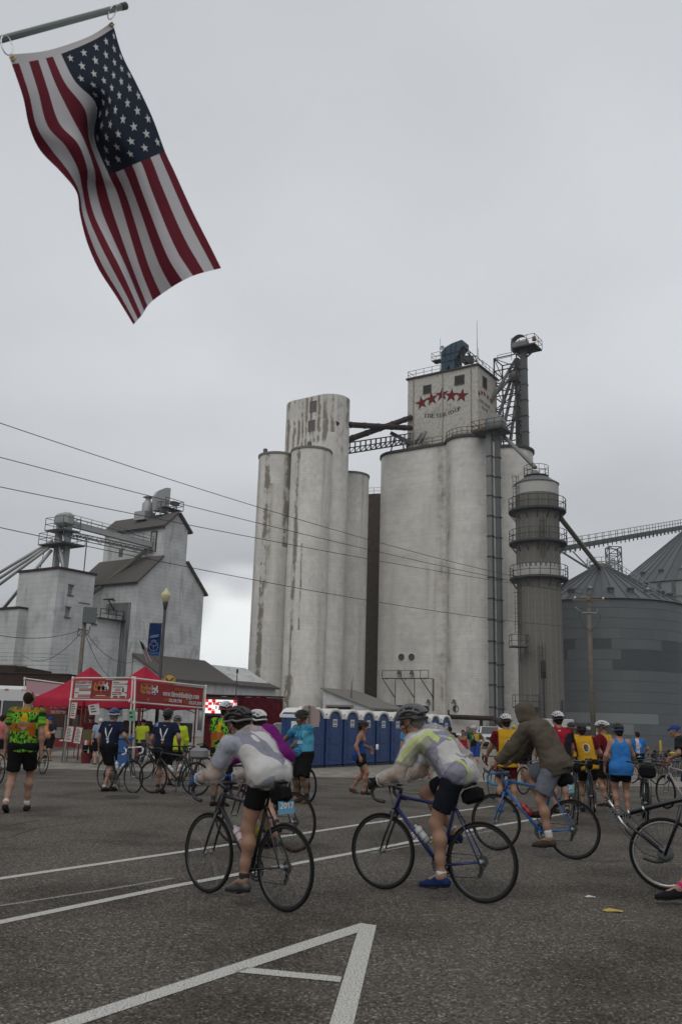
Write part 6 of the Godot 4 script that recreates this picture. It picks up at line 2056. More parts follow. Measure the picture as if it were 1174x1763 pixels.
func wheel(parent: Node3D, called: String, pos: Vector3, rim_m: Material, fat := false, band: Material = null) -> Node3D:
	wheel_meshes(fat)
	var k := "fat" if fat else "thin"
	var w := Node3D.new()
	w.name = called
	parent.add_child(w, true)
	w.position = pos
	w.rotation.z = rng.randf() * TAU
	put(meshes["tyre" + k], "tyre", M.black_rubber, w)
	put(meshes["rim" + k], "rim", rim_m, w)
	put(meshes["spokes" + k], "spokes", M.spoke, w)
	put(meshes["hub" + k], "hub", M.galvanised, w)
	return w

func bike(label: String, rear: Vector3, front: Vector3, o := {}) -> Node3D:
	if not M.has("spoke"): mat("spoke", lin(.12, .12, .12), .4, .6)
	var mid := (rear * .59 + front * .41)
	var d := front - rear
	var b := thing("bicycle", label, "bicycle", Vector3(mid.x, ground_y(mid.z) + .002, mid.z), aim(d), o.get("group", ""))
	b.rotation.x = o.get("lean", 0.0)
	if o.has("lean"):
		b.rotation = (Basis(Vector3.UP, aim(d)) * Basis(Vector3(1, 0, 0), o.lean)).get_euler()
	var fm: Material = mat("bike_%s" % str(o.get("color", Color.BLACK)), o.get("color", lin(.02, .02, .022)), .3, .1)
	var fm2: Material = mat("bike_%s" % str(o.get("color2", o.get("color", Color.BLACK))), o.get("color2", o.get("color", lin(.02, .02, .022))), .3, .1)
	var rim_m: Material = o.get("rim", mat("black_rim", lin(.03, .03, .032), .35, .3))
	var fat: bool = o.get("fat", false)
	wheel(b, "rear_wheel", R_AXLE, rim_m, fat)
	wheel(b, "front_wheel", F_AXLE, rim_m, fat)
	put(cached("frame", func() -> Mesh:
		var f := MB.new(true)
		f.tube([BB, CROWN + Vector3(-.012, .03, 0)], [.021, .019], 10)
		f.tube([BB, CLUSTER], .016, 10)
		f.tube([CLUSTER + Vector3(0, -.015, 0), HEAD + Vector3(.008, -.03, 0)], [.014, .018], 10)
		f.tube([CROWN, HEAD], .02, 10)
		f.tube([BB + Vector3(0, 0, -.036), BB + Vector3(0, 0, .036)], .023, 12)
		for s in [-1, 1]:
			f.tube([BB + Vector3(-.02, 0, s * .022), Vector3(-.2, .30, s * .045), R_AXLE + Vector3(0, 0, s * .062)], [.011, .009, .007], 7)
			f.tube([CLUSTER + Vector3(0, -.02, s * .016), Vector3(-.28, .565, s * .045), R_AXLE + Vector3(0, 0, s * .062)], [.008, .007, .007], 7)
		return f.done()), "frame", fm, b)
	put(cached("fork", func() -> Mesh:
		var f := MB.new(true)
		f.tube([CROWN + Vector3(0, -.03, -.05), CROWN, CROWN + Vector3(0, -.03, .05)], .016, 8)
		for s in [-1, 1]: f.tube([CROWN + Vector3(0, -.02, s * .045), Vector3(.535, .48, s * .05), F_AXLE + Vector3(0, 0, s * .052)], [.014, .011, .007], 8)
		return f.done()), "fork", fm2, b)
	put(cached("seatpost", func() -> Mesh: return MB.new(true).tube([CLUSTER, SADDLE + Vector3(.01, -.045, 0)], .0135, 10).done()), "seatpost", M.black_plastic, b)
	put(cached("saddle", func() -> Mesh:
		var f := MB.new(true)
		var rows := [[-.13, .072, .0], [-.09, .078, .012], [-.03, .055, .008], [.05, .03, .0], [.12, .022, -.004], [.145, .012, -.012]]
		for i in rows.size() - 1:
			var r0: Array = rows[i]
			var r1: Array = rows[i + 1]
			for j in 8:
				var P := func(r: Array, q: int) -> Vector3:
					var a := PI * 2.0 * q / 8
					return SADDLE + Vector3(r[0], r[2] + sin(a) * .016 - (.01 if sin(a) > .9 else 0.0), cos(a) * r[1])
				f.quad(P.call(r0, j), P.call(r1, j), P.call(r1, j + 1), P.call(r0, j + 1))
		for s in [-1, 1]: f.tube([SADDLE + Vector3(-.1, -.015, s * .025), SADDLE + Vector3(-.03, -.045, s * .022), SADDLE + Vector3(.04, -.045, s * .02), SADDLE + Vector3(.11, -.015, s * .01)], .0035, 5)
		return f.done()), "saddle", M.black_plastic, b)
	put(cached("crank", func() -> Mesh:
		var zb := Basis(Vector3(1, 0, 0), PI / 2)
		var f := MB.new(false)
		for q in [.1, .075]: f.lathe([Vector2(q, .045), Vector2(q, .05), Vector2(q - .014, .05), Vector2(q - .014, .045), Vector2(q, .045)], 36, BB, zb)
		for i in 5: f.box(BB + Vector3(cos(TAU * i / 5) * .045, sin(TAU * i / 5) * .045, .05), Vector3(.09, .014, .006), Basis(Vector3(0, 0, 1), TAU * i / 5))
		return f.done()), "chainring", M.dark_steel, b)
	var th: float = o.get("crank", 1.57)
	var cr := Node3D.new()
	cr.name = "crankset"
	b.add_child(cr, true)
	cr.position = BB
	for s in [1, -1]:
		var e: Vector3 = Vector3(cos(th), sin(th), 0) * .172 * s
		var arm := put(MB.new(true).tube([Vector3(0, 0, s * .06), e + Vector3(0, 0, s * .075)], [.013, .009], 8).done(), "crank_arm", M.galvanised_dark, cr)
		put(MB.new(false).cbox(e + Vector3(0, 0, s * .125), Vector3(.09, .018, .07), .006).done(), "pedal", M.black_plastic, cr)
	put(cached("drivetrain", func() -> Mesh:
		var zb := Basis(Vector3(1, 0, 0), PI / 2)
		var f := MB.new(false)
		f.lathe([Vector2(.02, .02), Vector2(.05, .022), Vector2(.044, .03), Vector2(.038, .038), Vector2(.028, .046), Vector2(.012, .048)], 20, R_AXLE, zb)
		f.box(R_AXLE + Vector3(.03, -.07, .06), Vector3(.03, .1, .02), Basis(Vector3(0, 0, 1), .25))
		f.lathe([Vector2(.001, .05), Vector2(.02, .05), Vector2(.02, .058), Vector2(.001, .058)], 10, R_AXLE + Vector3(.025, -.07, 0), zb)
		f.lathe([Vector2(.001, .05), Vector2(.02, .05), Vector2(.02, .058), Vector2(.001, .058)], 10, R_AXLE + Vector3(.045, -.125, 0), zb)
		return f.done()), "derailleur", M.dark_steel, b)
	put(cached("chain", func() -> Mesh:
		return MB.new(false).tube([R_AXLE + Vector3(.045, -.143, .054), R_AXLE + Vector3(-.04, .0, .045), R_AXLE + Vector3(0, .045, .042), BB + Vector3(.02, .1, .047), BB + Vector3(.1, 0, .047), BB + Vector3(.02, -.1, .047), R_AXLE + Vector3(.045, -.143, .054)], .004, 4).done()), "chain", M.dark_steel, b)
	put(cached("brakes", func() -> Mesh: return MB.new(true).tube([CROWN + Vector3(.03, .0, -.03), CROWN + Vector3(.05, -.04, -.035)], .009, 6).tube([CROWN + Vector3(.03, .0, .03), CROWN + Vector3(.05, -.04, .035)], .009, 6).tube([CROWN + Vector3(.02, .02, -.03), CROWN + Vector3(.03, .02, .03)], .009, 6).done()), "front_brake", M.dark_steel, b)
	put(cached("rear_brake", func() -> Mesh: return MB.new(true).tube([Vector3(-.2, .69, -.03), Vector3(-.235, .65, -.035)], .009, 6).tube([Vector3(-.2, .69, .03), Vector3(-.235, .65, .035)], .009, 6).tube([Vector3(-.205, .7, -.03), Vector3(-.205, .7, .03)], .009, 6).done()), "rear_brake", M.dark_steel, b)
	put(cached("stem", func() -> Mesh: return MB.new(true).tube([HEAD, HEAD + Vector3(-.012, .045, 0)], .016, 9).tube([HEAD + Vector3(-.008, .03, 0), Vector3(.492, .925, 0)], [.017, .015], 9).done()), "stem", M.black_plastic, b)
	if o.get("flat", false):
		put(cached("flatbar", func() -> Mesh: return MB.new(true).tube([Vector3(.44, .955, -.3), Vector3(.48, .95, -.15), Vector3(.49, .93, 0), Vector3(.48, .95, .15), Vector3(.44, .955, .3)], .012, 8).tube([Vector3(.44, .955, -.3), Vector3(.46, .953, -.19)], .017, 8).tube([Vector3(.44, .955, .3), Vector3(.46, .953, .19)], .017, 8).done()), "handlebar", M.black_plastic, b)
	else:
		var bar := put(cached("dropbar", func() -> Mesh:
			var f := MB.new(true)
			f.tube([Vector3(.495, .925, -.2), Vector3(.495, .925, .2)], .0125, 8)
			for s in [-1, 1]:
				f.tube([Vector3(.495, .925, s * .12), Vector3(.498, .925, s * .19), Vector3(.52, .925, s * .208), Vector3(.56, .92, s * .212), Vector3(.588, .885, s * .213), Vector3(.585, .845, s * .214), Vector3(.558, .812, s * .215), Vector3(.51, .797, s * .216), Vector3(.455, .792, s * .216)], .016, 8)
			return f.done()), "handlebar", o.get("tape", M.black_plastic), b)
		for s in [-1, 1]:
			put(cached("lever%d" % s, func() -> Mesh:
				var f := MB.new(true)
				f.tube([Vector3(.55, .925, s * .212), Vector3(.6, .945, s * .212), Vector3(.628, .965, s * .212), Vector3(.635, .985, s * .21)], [.018, .017, .015, .009], 8)
				f.tube([Vector3(.625, .95, s * .212), Vector3(.645, .9, s * .214), Vector3(.632, .835, s * .22)], [.008, .009, .006], 6)
				return f.done()), "brake_lever", M.black_plastic, bar)
	put(cached("cables", func() -> Mesh: return MB.new(true).tube([Vector3(.55, .92, -.2), Vector3(.56, .93, -.08), Vector3(.5, .84, -.02), Vector3(.47, .74, -.01)], .0025, 4).tube([Vector3(.55, .92, .2), Vector3(.57, .94, .08), Vector3(.47, .83, .03), Vector3(.4, .78, .02)], .0025, 4).done()), "cables", M.wire, b)
	var bottles: Array = o.get("bottles", [])
	for i in bottles.size():
		var a := BB.lerp(CROWN, .33) if i == 0 else BB.lerp(CLUSTER, .3)
		var dd := (CROWN - BB).normalized() if i == 0 else (CLUSTER - BB).normalized()
		var n := Vector3(-dd.y, dd.x, 0) if i == 0 else Vector3(dd.y, -dd.x, 0)
		var bt := put(cached("bottle", func() -> Mesh: return MB.new(true).lathe([Vector2(.001, 0), Vector2(.034, .003), Vector2(.036, .06), Vector2(.031, .08), Vector2(.036, .1), Vector2(.036, .15), Vector2(.026, .165), Vector2(.012, .17), Vector2(.012, .195), Vector2(.001, .197)], 14).done()), "bottle", bottles[i], b)
		bt.transform = Transform3D(Basis(Quaternion(Vector3.UP, dd)), a + n * .058)
		var cg := put(cached("cage", func() -> Mesh:
			var f := MB.new(true)
			for y in [.04, .11]:
				var r := []
				for q in 13: r.append(Vector3(cos(TAU * q / 12) * .039, y, sin(TAU * q / 12) * .039))
				f.tube(r, .0025, 4, false)
			f.tube([Vector3(.039, .0, 0), Vector3(.039, .13, 0)], .003, 4).tube([Vector3(-.039, .0, 0), Vector3(-.039, .13, 0)], .003, 4)
			return f.done()), "bottle_cage", M.dark_steel, b)
		cg.transform = bt.transform
	if o.get("bag", false):
		put(cached("bag", func() -> Mesh: return MB.new(false).cbox(SADDLE + Vector3(-.12, -.1, 0), Vector3(.2, .13, .12), .03, Basis(Vector3(0, 0, 1), -.3)).done()), "saddle_bag", M.black_cloth, b)
	if o.get("tag", false):
		var tg := put(cached("tagplate", func() -> Mesh: return MB.new(false).box(SADDLE + Vector3(-.19, -.19, 0), Vector3(.006, .1, .17), Basis(Vector3(0, 0, 1), -.15)).done()), "number_tag", mat("tag_blue", lin(.10, .30, .46), .6), b)
		var tx := put(lettering("2017", .05, .003, true, false, "Droid Sans"), "lettering", M.white_plastic, tg)
		tx.position = SADDLE + Vector3(-.197, -.175, 0)
		tx.rotation = Vector3(0, -PI / 2, 0)
	if o.get("rack", false):
		var f := MB.new(false)
		f.box(Vector3(-.45, .74, 0), Vector3(.36, .015, .12))
		for s in [-1, 1]: f.bar(Vector3(-.45, .74, s * .06), R_AXLE + Vector3(0, 0, s * .07), .01)
		put(f.done(), "rack", M.dark_steel, b)
		put(MB.new(false).cbox(Vector3(-.46, .85, 0), Vector3(.34, .2, .26), .04).done(), "rack_bag", o.get("rackbag", M.black_cloth), b)
	if o.get("stand", false):
		put(MB.new(true).tube([Vector3(-.1, .28, -.03), Vector3(-.17, .02, -.2)], .009, 6).done(), "kickstand", M.galvanised_dark, b)
	return b

func lev(px: Array) -> Vector3:
	return gp(px[0], px[1])

func make_bikes() -> void:
	var bt := func(r: float, g: float, b: float) -> Material: return mat("bottle_%.2f_%.2f" % [r, g + b], lin(r, g, b), .4)
	var clear: Material = bt.call(.45, .46, .47)
	bike("black racing bicycle under the clear rain jacket, blue tag below its saddle", lev([490, 1571]), lev([352, 1537]), {"bag": true, "tag": true, "bottles": [bt.call(.5, .42, .46), bt.call(.4, .32, .02)], "crank": 1.75})
	bike("dark racing bicycle of the purple jacket rider", lev([505, 1468]), lev([400, 1452]), {"color": lin(.03, .01, .012), "rim": mat("red_mark_rim", lin(.06, .03, .03), .35, .3), "bottles": [clear]})
	bike("dark blue racing bicycle under the lime-marked jersey, clear bottle on its frame", lev([832, 1556]), lev([655, 1531]), {"color": lin(.010, .018, .10), "color2": lin(.012, .012, .014), "bottles": [clear], "bag": true, "crank": 1.6})
	var felt := put(lettering("FELT", .026, .002, true, true, "Droid Sans"), "lettering", M.white_plastic, get_node("bicycle_002"))
	felt.transform = Transform3D(look_basis((BB - CROWN), Vector3(.6, .8, 0)), BB.lerp(CROWN, .55) + Vector3(0, -.01, -.0225))
	bike("bright blue racing bicycle under the brown hooded jacket", lev([985, 1480]), lev([857, 1465]), {"color": lin(.02, .11, .32), "color2": lin(.02, .10, .3), "tape": mat("blue_tape", lin(.03, .16, .3), .7), "bag": true, "tag": true, "crank": 1.1, "bottles": [bt.call(.3, .02, .02)]})
	bike("black hybrid bicycle held by the turquoise jersey", lev([541, 1385]), lev([468, 1374]), {"fat": true, "flat": true, "bottles": [clear]})
	bike("dark blue touring bicycle with white drop bar tape and clear bottles", lev([178, 1361]), lev([234, 1367]), {"color": lin(.012, .02, .05), "tape": M.white_plastic, "bottles": [clear, clear], "bag": true, "stand": true, "lean": .04})
	bike("black touring bicycle with rear rack and two clear bottles", lev([329, 1370]), lev([273, 1367]), {"bottles": [clear, clear], "rack": true, "rackbag": mat("grey_bag", lin(.2, .2, .21), .8), "tag": true, "stand": true, "lean": -.05})
	bike("dark bicycle parked behind the touring bicycle with rack", lev([350, 1352]), lev([306, 1354]), {"color": lin(.02, .02, .02), "bag": true, "bottles": [bt.call(.1, .12, .13)]})
	bike("silver bicycle leaning at the smoker", lev([300, 1345]), lev([250, 1343]), {"color": lin(.3, .3, .32), "lean": .1})
	bike("dark bicycle of the floral jersey rider", lev([84, 1334]), lev([36, 1328]), {"color": lin(.03, .03, .035), "bag": true})
	bike("grey bicycle at the edge behind the tie-dye walker", lev([4, 1352]), lev([-46, 1345]), {"color": lin(.05, .05, .055)})
	bike("black bicycle beside the nearest yellow jersey", lev([890, 1386]), lev([830, 1373]), {"color": lin(.12, .01, .012), "bottles": [bt.call(.2, .02, .02)]})
	bike("black bicycle in line behind the red and black jersey, lime bottle", lev([1000, 1432]), lev([976, 1399]), {"bottles": [bt.call(.2, .5, .1), bt.call(.2, .5, .12)], "bag": true, "lean": .05})
	bike("dark bicycle in line behind the bending yellow jersey, teal bottle", lev([1030, 1412]), lev([1006, 1386]), {"bottles": [bt.call(.03, .25, .3)], "bag": true, "color": lin(.03, .03, .05), "lean": -.05})
	bike("black bicycle pushed by the maroon and yellow jersey", lev([1060, 1408]), lev([1043, 1384]), {"bag": true, "lean": .04})
	bike("black city bicycle with rear rack bag beside the bright blue tank top", lev([1126, 1437]), lev([1094, 1393]), {"rack": true, "bottles": [clear], "fat": true, "flat": true, "lean": .05})
	bike("silver hybrid bicycle held by the dark shirt", lev([1205, 1402]), lev([1141, 1393]), {"color": lin(.25, .25, .26), "flat": true, "fat": true})
	var g := "bicycles parked in the far rack"
	var spots := [[1100, 1342, 1140, 1340, .03, "first"], [1118, 1346, 1158, 1345, .3, "second"], [1135, 1341, 1172, 1339, .02, "third"], [1150, 1346, 1192, 1344, .02, "fourth"], [1090, 1350, 1126, 1352, .06, "fifth"]]
	var what := ["black bicycle parked nearest the blue and white jersey in the far rack", "red bicycle parked in the far rack", "silver bicycle parked in the far rack", "grey bicycle with yellow seat cover in the far rack", "dark green bicycle parked at the near side of the far rack"]
	var cols := [lin(.02, .02, .02), lin(.2, .02, .02), lin(.3, .3, .3), lin(.1, .1, .1), lin(.02, .06, .03)]
	for i in 5:
		var s: Array = spots[i]
		var bk := bike(what[i], lev([s[0], s[1]]), lev([s[2], s[3]]), {"color": cols[i], "lean": .08 * (i % 3 - 1), "bag": true, "rim": M.galvanised if i % 2 else mat("black_rim"), "group": g})
		if i == 3: put(MB.new(true).lathe([Vector2(.001, -.06), Vector2(.1, -.05), Vector2(.13, .0), Vector2(.1, .06), Vector2(.001, .08)], 12, SADDLE).done(), "seat_cover", mat("cover_yellow", lin(.42, .36, .02), .8), bk)
	var extra := [["black bicycle leaning beyond the far rack, its saddle bagged", 1146, 1330, 1180, 1329], ["blue bicycle leaning beyond the far rack", 1120, 1332, 1152, 1330], ["white bicycle held in the line before the patchy bin", 1060, 1352, 1030, 1348], ["dark bicycle stood between gold and red jerseys", 935, 1384, 968, 1378], ["grey bicycle left standing behind the brown hooded rider", 900, 1368, 938, 1366]]
	var ec := [lin(.015, .015, .016), lin(.02, .06, .2), lin(.4, .4, .4), lin(.03, .01, .01), lin(.09, .09, .1)]
	for i in extra.size():
		var q: Array = extra[i]
		bike(q[0], lev([q[1], q[2]]), lev([q[3], q[4]]), {"color": ec[i], "lean": .06 * (i % 3 - 1), "bag": true, "bottles": [clear] if i % 2 else []})
	tandem()

func tandem() -> void:
	# front end of a long recumbent tandem that runs out of the picture
	var p := lev([1148, 1534])
	var t := thing("recumbent_bicycle", "black recumbent tandem with its crank reaching ahead of the front wheel", "bicycle", p, aim(Vector3(-.86, 0, -.36)))
	var hub := Vector3(0, .336, 0)
	wheel(t, "front_wheel", hub, M.chrome, true)
	wheel(t, "rear_wheel", Vector3(-2.2, .336, 0), M.chrome, true)
	var fm := mat("bike_gloss_black", lin(.008, .008, .012), .25)
	var c := Vector3(.42, .66, 0)
	put(MB.new(true).tube([c, Vector3(-.1, .83, 0), Vector3(-.7, .98, 0), Vector3(-1.6, .75, 0), Vector3(-2.2, .5, 0)], [.024, .026, .028, .028, .02], 10).done(), "boom", fm, t)
	for s in [-1, 1]:
		put(MB.new(true).tube([c + Vector3(-.03, -.03, s * .02), hub + Vector3(.02, .02, s * .075)], [.014, .011], 8).done(), "stay", fm, t)
		put(MB.new(true).tube([Vector3(-.17, .8, s * .05), Vector3(-.12, .62, s * .07), hub + Vector3(0, 0, s * .075)], [.02, .018, .013], 8).done(), "fork_blade", fm, t)
	var zb := Basis(Vector3(1, 0, 0), PI / 2)
	var cr := MB.new(false)
	for q in [.1, .078, .055]: cr.lathe([Vector2(q, -.05), Vector2(q, -.045), Vector2(q - .012, -.045), Vector2(q - .012, -.05), Vector2(q, -.05)], 32, c, zb)
	for i in 5: cr.box(c + Vector3(cos(TAU * i / 5) * .045, sin(TAU * i / 5) * .045, -.05), Vector3(.09, .014, .006), Basis(Vector3(0, 0, 1), TAU * i / 5))
	put(cr.done(), "chainrings", M.galvanised_dark, t)
	for s in [-1, 1]:
		var e: Vector3 = c + Vector3(.1, .135, 0) * s
		var a := put(MB.new(true).tube([c + Vector3(0, 0, s * .07), e + Vector3(0, 0, s * .09)], [.015, .011], 8).done(), "crank_arm", M.chrome, t)
		put(MB.new(false).cbox(e + Vector3(0, 0, s * .135), Vector3(.09, .02, .07), .006, Basis(Vector3(0, 0, 1), .8)).done(), "pedal", M.black_plastic, a)
	put(MB.new(true).tube([c + Vector3(0, .1, -.05), hub + Vector3(.0, .05, -.05)], .004, 4).done(), "chain", M.dark_steel, t)
	put(MB.new(true).tube([c + Vector3(0, -.1, -.05), hub + Vector3(.2, .0, -.05), hub + Vector3(.0, -.06, -.05)], .004, 4).done(), "chain", M.dark_steel, t)
	put(MB.new(false).lathe([Vector2(.02, -.03), Vector2(.075, -.034), Vector2(.06, -.05), Vector2(.04, -.065), Vector2(.012, -.07)], 22, hub, zb).done(), "cassette", M.galvanised_dark, t)
	put(MB.new(true).tube([hub + Vector3(.02, -.06, -.07), hub + Vector3(.1, -.07, -.07), hub + Vector3(.2, -.05, -.07)], [.02, .016, .012], 7).done(), "derailleur", M.black_plastic, t)
	put(MB.new(false).lathe([Vector2(.08, .03), Vector2(.08, .033), Vector2(.03, .033)], 24, hub, zb).done(), "disc", M.chrome, t)
	put(MB.new(false).cbox(Vector3(-1.2, .62, 0), Vector3(.5, .1, .38), .04).done(), "seat", M.black_cloth, t)
	for k in [.18, .45]: put(MB.new(true).tube([c.lerp(Vector3(-.1, .83, 0), k), c.lerp(Vector3(-.1, .83, 0), k + .03)], .03, 10).done(), "clamp", M.chrome, t)

# ------------------------------------------------------------ people: tapered bones joined by a smooth minimum, meshed as surface nets
class Flesh:
	var A := PackedVector3Array()
	var AB := PackedVector3Array()
	var IL := PackedFloat32Array()
	var LEN := PackedFloat32Array()
	var RA := PackedFloat32Array()
	var DR := PackedFloat32Array()
	var CUT := PackedInt32Array()
	var V := PackedVector3Array()
	var N := PackedVector3Array()
	var I := PackedInt32Array()
	var C := PackedColorArray()
	var folds: FastNoiseLite
	var fold_amp := 0.0
	func bone(a: Vector3, b: Vector3, ra: float, rb: float, cut := 0) -> Flesh:
		A.append(a); AB.append(b - a)
		var l := maxf((b - a).length(), 1e-4)
		if l <= 1e-4: AB[AB.size() - 1] = Vector3(0, 1e-4, 0)
		LEN.append(l); IL.append(1.0 / (l * l)); RA.append(ra); DR.append(rb - ra); CUT.append(cut)
		return self
	func chain(p: Array, r: Array) -> Flesh:
		for i in p.size() - 1: bone(p[i], p[i + 1], r[i], r[i + 1])
		return self
	func grow(cell: float, k: float) -> Flesh:
		var lo := Vector3(1e9, 1e9, 1e9)
		var hi := -lo
		for i in A.size():
			var r := maxf(RA[i], RA[i] + DR[i]) + cell * 2.0 + k * .3 + fold_amp
			var e := Vector3(r, r, r)
			lo = lo.min(A[i] - e).min(A[i] + AB[i] - e)
			hi = hi.max(A[i] + e).max(A[i] + AB[i] + e)
		var B := 5
		var bx := int((hi.x - lo.x) / cell / B) + 1
		var by := int((hi.y - lo.y) / cell / B) + 1
		var bz := int((hi.z - lo.z) / cell / B) + 1
		var nx := bx * B + 1
		var ny := by * B + 1
		var nz := bz * B + 1
		var sy := nx
		var sz := nx * ny
		var val := PackedFloat32Array()
		val.resize(nx * ny * nz)
		val.fill(1e9)
		var vid := PackedInt32Array()
		vid.resize(nx * ny * nz)
		vid.fill(-1)
		var hd := B * cell * .87
		var nb := A.size()
		var cells := PackedInt32Array()
		var list := PackedInt32Array()
		for z0 in bz:
			for y0 in by:
				for x0 in bx:
					var c := lo + Vector3(x0 + .5, y0 + .5, z0 + .5) * (B * cell)
					var dm := 1e9
					list.clear()
					for b in nb:
						var pa := c - A[b]
						var t := clampf(pa.dot(AB[b]) * IL[b], 0.0, 1.0)
						var d := (pa - AB[b] * t).length() - RA[b] - DR[b] * t
						if d < hd + k + fold_amp:
							list.append(b)
							if CUT[b] == 0: dm = minf(dm, d)
					if list.is_empty() or dm < -hd - fold_amp: continue
					var gx := x0 * B
					var gy := y0 * B
					var gz := z0 * B
					for z in range(gz, gz + B + 1):
						for y in range(gy, gy + B + 1):
							var at0 := gx + y * sy + z * sz
							for x in B + 1:
								if val[at0 + x] < 1e8: continue
								var p := lo + Vector3(gx + x, y, z) * cell
								var res := 1e3
								for b in list:
									var pa := p - A[b]
									var t := pa.dot(AB[b]) * IL[b]
									var tc := clampf(t, 0.0, 1.0)
									var d: float
									var cut := CUT[b]
									if cut == 0:
										d = (pa - AB[b] * tc).length() - RA[b] - DR[b] * tc
									else:
										d = (pa - AB[b] * t).length() - RA[b] - DR[b] * tc
										if t > 1.0: d = maxf(d, (t - 1.0) * LEN[b]) if cut & 2 else (pa - AB[b] * tc).length() - RA[b] - DR[b]
										elif t < 0.0: d = maxf(d, -t * LEN[b]) if cut & 1 else (pa - AB[b] * tc).length() - RA[b]
									var e := maxf(k - absf(res - d), 0.0) / k
									res = minf(res, d) - e * e * k * .25
								if fold_amp > 0.0: res += folds.get_noise_3dv(p) * fold_amp
								val[at0 + x] = res
					for z in range(gz, gz + B):
						for y in range(gy, gy + B):
							for x in range(gx, gx + B):
								var i := x + y * sy + z * sz
								var n := 0
								var v0 := val[i]
								var v1 := val[i + 1]
								var v2 := val[i + sy]
								var v3 := val[i + sy + 1]
								var v4 := val[i + sz]
								var v5 := val[i + sz + 1]
								var v6 := val[i + sz + sy]
								var v7 := val[i + sz + sy + 1]
								if v0 < 0: n += 1
								if v1 < 0: n += 1
								if v2 < 0: n += 1
								if v3 < 0: n += 1
								if v4 < 0: n += 1
								if v5 < 0: n += 1
								if v6 < 0: n += 1
								if v7 < 0: n += 1
								if n == 0 or n == 8: continue
								var s := Vector3.ZERO
								var m := 0
								if (v0 < 0) != (v1 < 0): s += Vector3(v0 / (v0 - v1), 0, 0); m += 1
								if (v2 < 0) != (v3 < 0): s += Vector3(v2 / (v2 - v3), 1, 0); m += 1
								if (v4 < 0) != (v5 < 0): s += Vector3(v4 / (v4 - v5), 0, 1); m += 1
								if (v6 < 0) != (v7 < 0): s += Vector3(v6 / (v6 - v7), 1, 1); m += 1
								if (v0 < 0) != (v2 < 0): s += Vector3(0, v0 / (v0 - v2), 0); m += 1
								if (v1 < 0) != (v3 < 0): s += Vector3(1, v1 / (v1 - v3), 0); m += 1
								if (v4 < 0) != (v6 < 0): s += Vector3(0, v4 / (v4 - v6), 1); m += 1
								if (v5 < 0) != (v7 < 0): s += Vector3(1, v5 / (v5 - v7), 1); m += 1
								if (v0 < 0) != (v4 < 0): s += Vector3(0, 0, v0 / (v0 - v4)); m += 1
								if (v1 < 0) != (v5 < 0): s += Vector3(1, 0, v1 / (v1 - v5)); m += 1
								if (v2 < 0) != (v6 < 0): s += Vector3(0, 1, v2 / (v2 - v6)); m += 1
								if (v3 < 0) != (v7 < 0): s += Vector3(1, 1, v3 / (v3 - v7)); m += 1
								vid[i] = V.size()
								V.append(lo + (Vector3(x, y, z) + s / m) * cell)
								cells.append(i)
		N.resize(V.size())
		N.fill(Vector3.ZERO)
		var steps := [1, sy, sz]
		for i in cells:
			for ax in 3:
				var st: int = steps[ax]
				var su: int = steps[(ax + 1) % 3]
				var sv: int = steps[(ax + 2) % 3]
				var a := val[i]
				var b := val[i + st]
				if (a < 0) == (b < 0): continue
				if i - su - sv < 0: continue
				var q0 := vid[i]
				var q1 := vid[i - su]
				var q2 := vid[i - su - sv]
				var q3 := vid[i - sv]
				if q0 < 0 or q1 < 0 or q2 < 0 or q3 < 0: continue
				var nn := (V[q1] - V[q0]).cross(V[q2] - V[q0]) + (V[q2] - V[q0]).cross(V[q3] - V[q0])
				if a < 0:      # surface faces the positive axis
					if nn[ax] > 0.0:
						I.append_array(PackedInt32Array([q0, q2, q1, q0, q3, q2]))
					else:
						nn = -nn
						I.append_array(PackedInt32Array([q0, q1, q2, q0, q2, q3]))
				else:
					if nn[ax] < 0.0:
						I.append_array(PackedInt32Array([q0, q2, q1, q0, q3, q2]))
					else:
						nn = -nn
						I.append_array(PackedInt32Array([q0, q1, q2, q0, q2, q3]))
				N[q0] += nn; N[q1] += nn; N[q2] += nn; N[q3] += nn
		for i in N.size(): N[i] = N[i].normalized()
		return self
	func paint(c: Color) -> Flesh:
		while C.size() < V.size(): C.append(c)
		return self
	func add(o: Flesh, xf: Transform3D, skin: Color) -> Flesh:      # join another part; its grey roles take the skin colour
		var base := V.size()
		var flip := xf.basis.determinant() < 0.0
		var nb := xf.basis.inverse().transposed()
		for i in o.V.size():
			V.append(xf * o.V[i])
			N.append((nb * o.N[i]).normalized())
			C.append(skin if o.C.is_empty() or o.C[i].a > .9 else Color(o.C[i].r, o.C[i].g, o.C[i].b) if o.C[i].a < .4 else Color(skin.r * o.C[i].r, skin.g * o.C[i].g, skin.b * o.C[i].b))
		for i in range(0, o.I.size(), 3):
			I.append(base + o.I[i]); I.append(base + o.I[i + (2 if flip else 1)]); I.append(base + o.I[i + (1 if flip else 2)])
		return self
	func mesh(uv := PackedVector2Array()) -> ArrayMesh:
		var ar := []
		ar.resize(Mesh.ARRAY_MAX)
		ar[Mesh.ARRAY_VERTEX] = V
		ar[Mesh.ARRAY_NORMAL] = N
		ar[Mesh.ARRAY_INDEX] = I
		if C.size() == V.size() and C.size() > 0: ar[Mesh.ARRAY_COLOR] = C
		if uv.size() == V.size(): ar[Mesh.ARRAY_TEX_UV] = uv
		var m := ArrayMesh.new()
		m.add_surface_from_arrays(Mesh.PRIMITIVE_TRIANGLES, ar)
		return m

var jobs := []
var finish := []

func grow_job(i: int) -> void:
	jobs[i][0].grow(jobs[i][1], jobs[i][2])

func grow_all() -> void:      # the surfaces are grown side by side on all processors, then hung on their nodes in order
	WorkerThreadPool.wait_for_group_task_completion(WorkerThreadPool.add_group_task(grow_job, jobs.size(), -1, true))
	for f in finish: f.call()

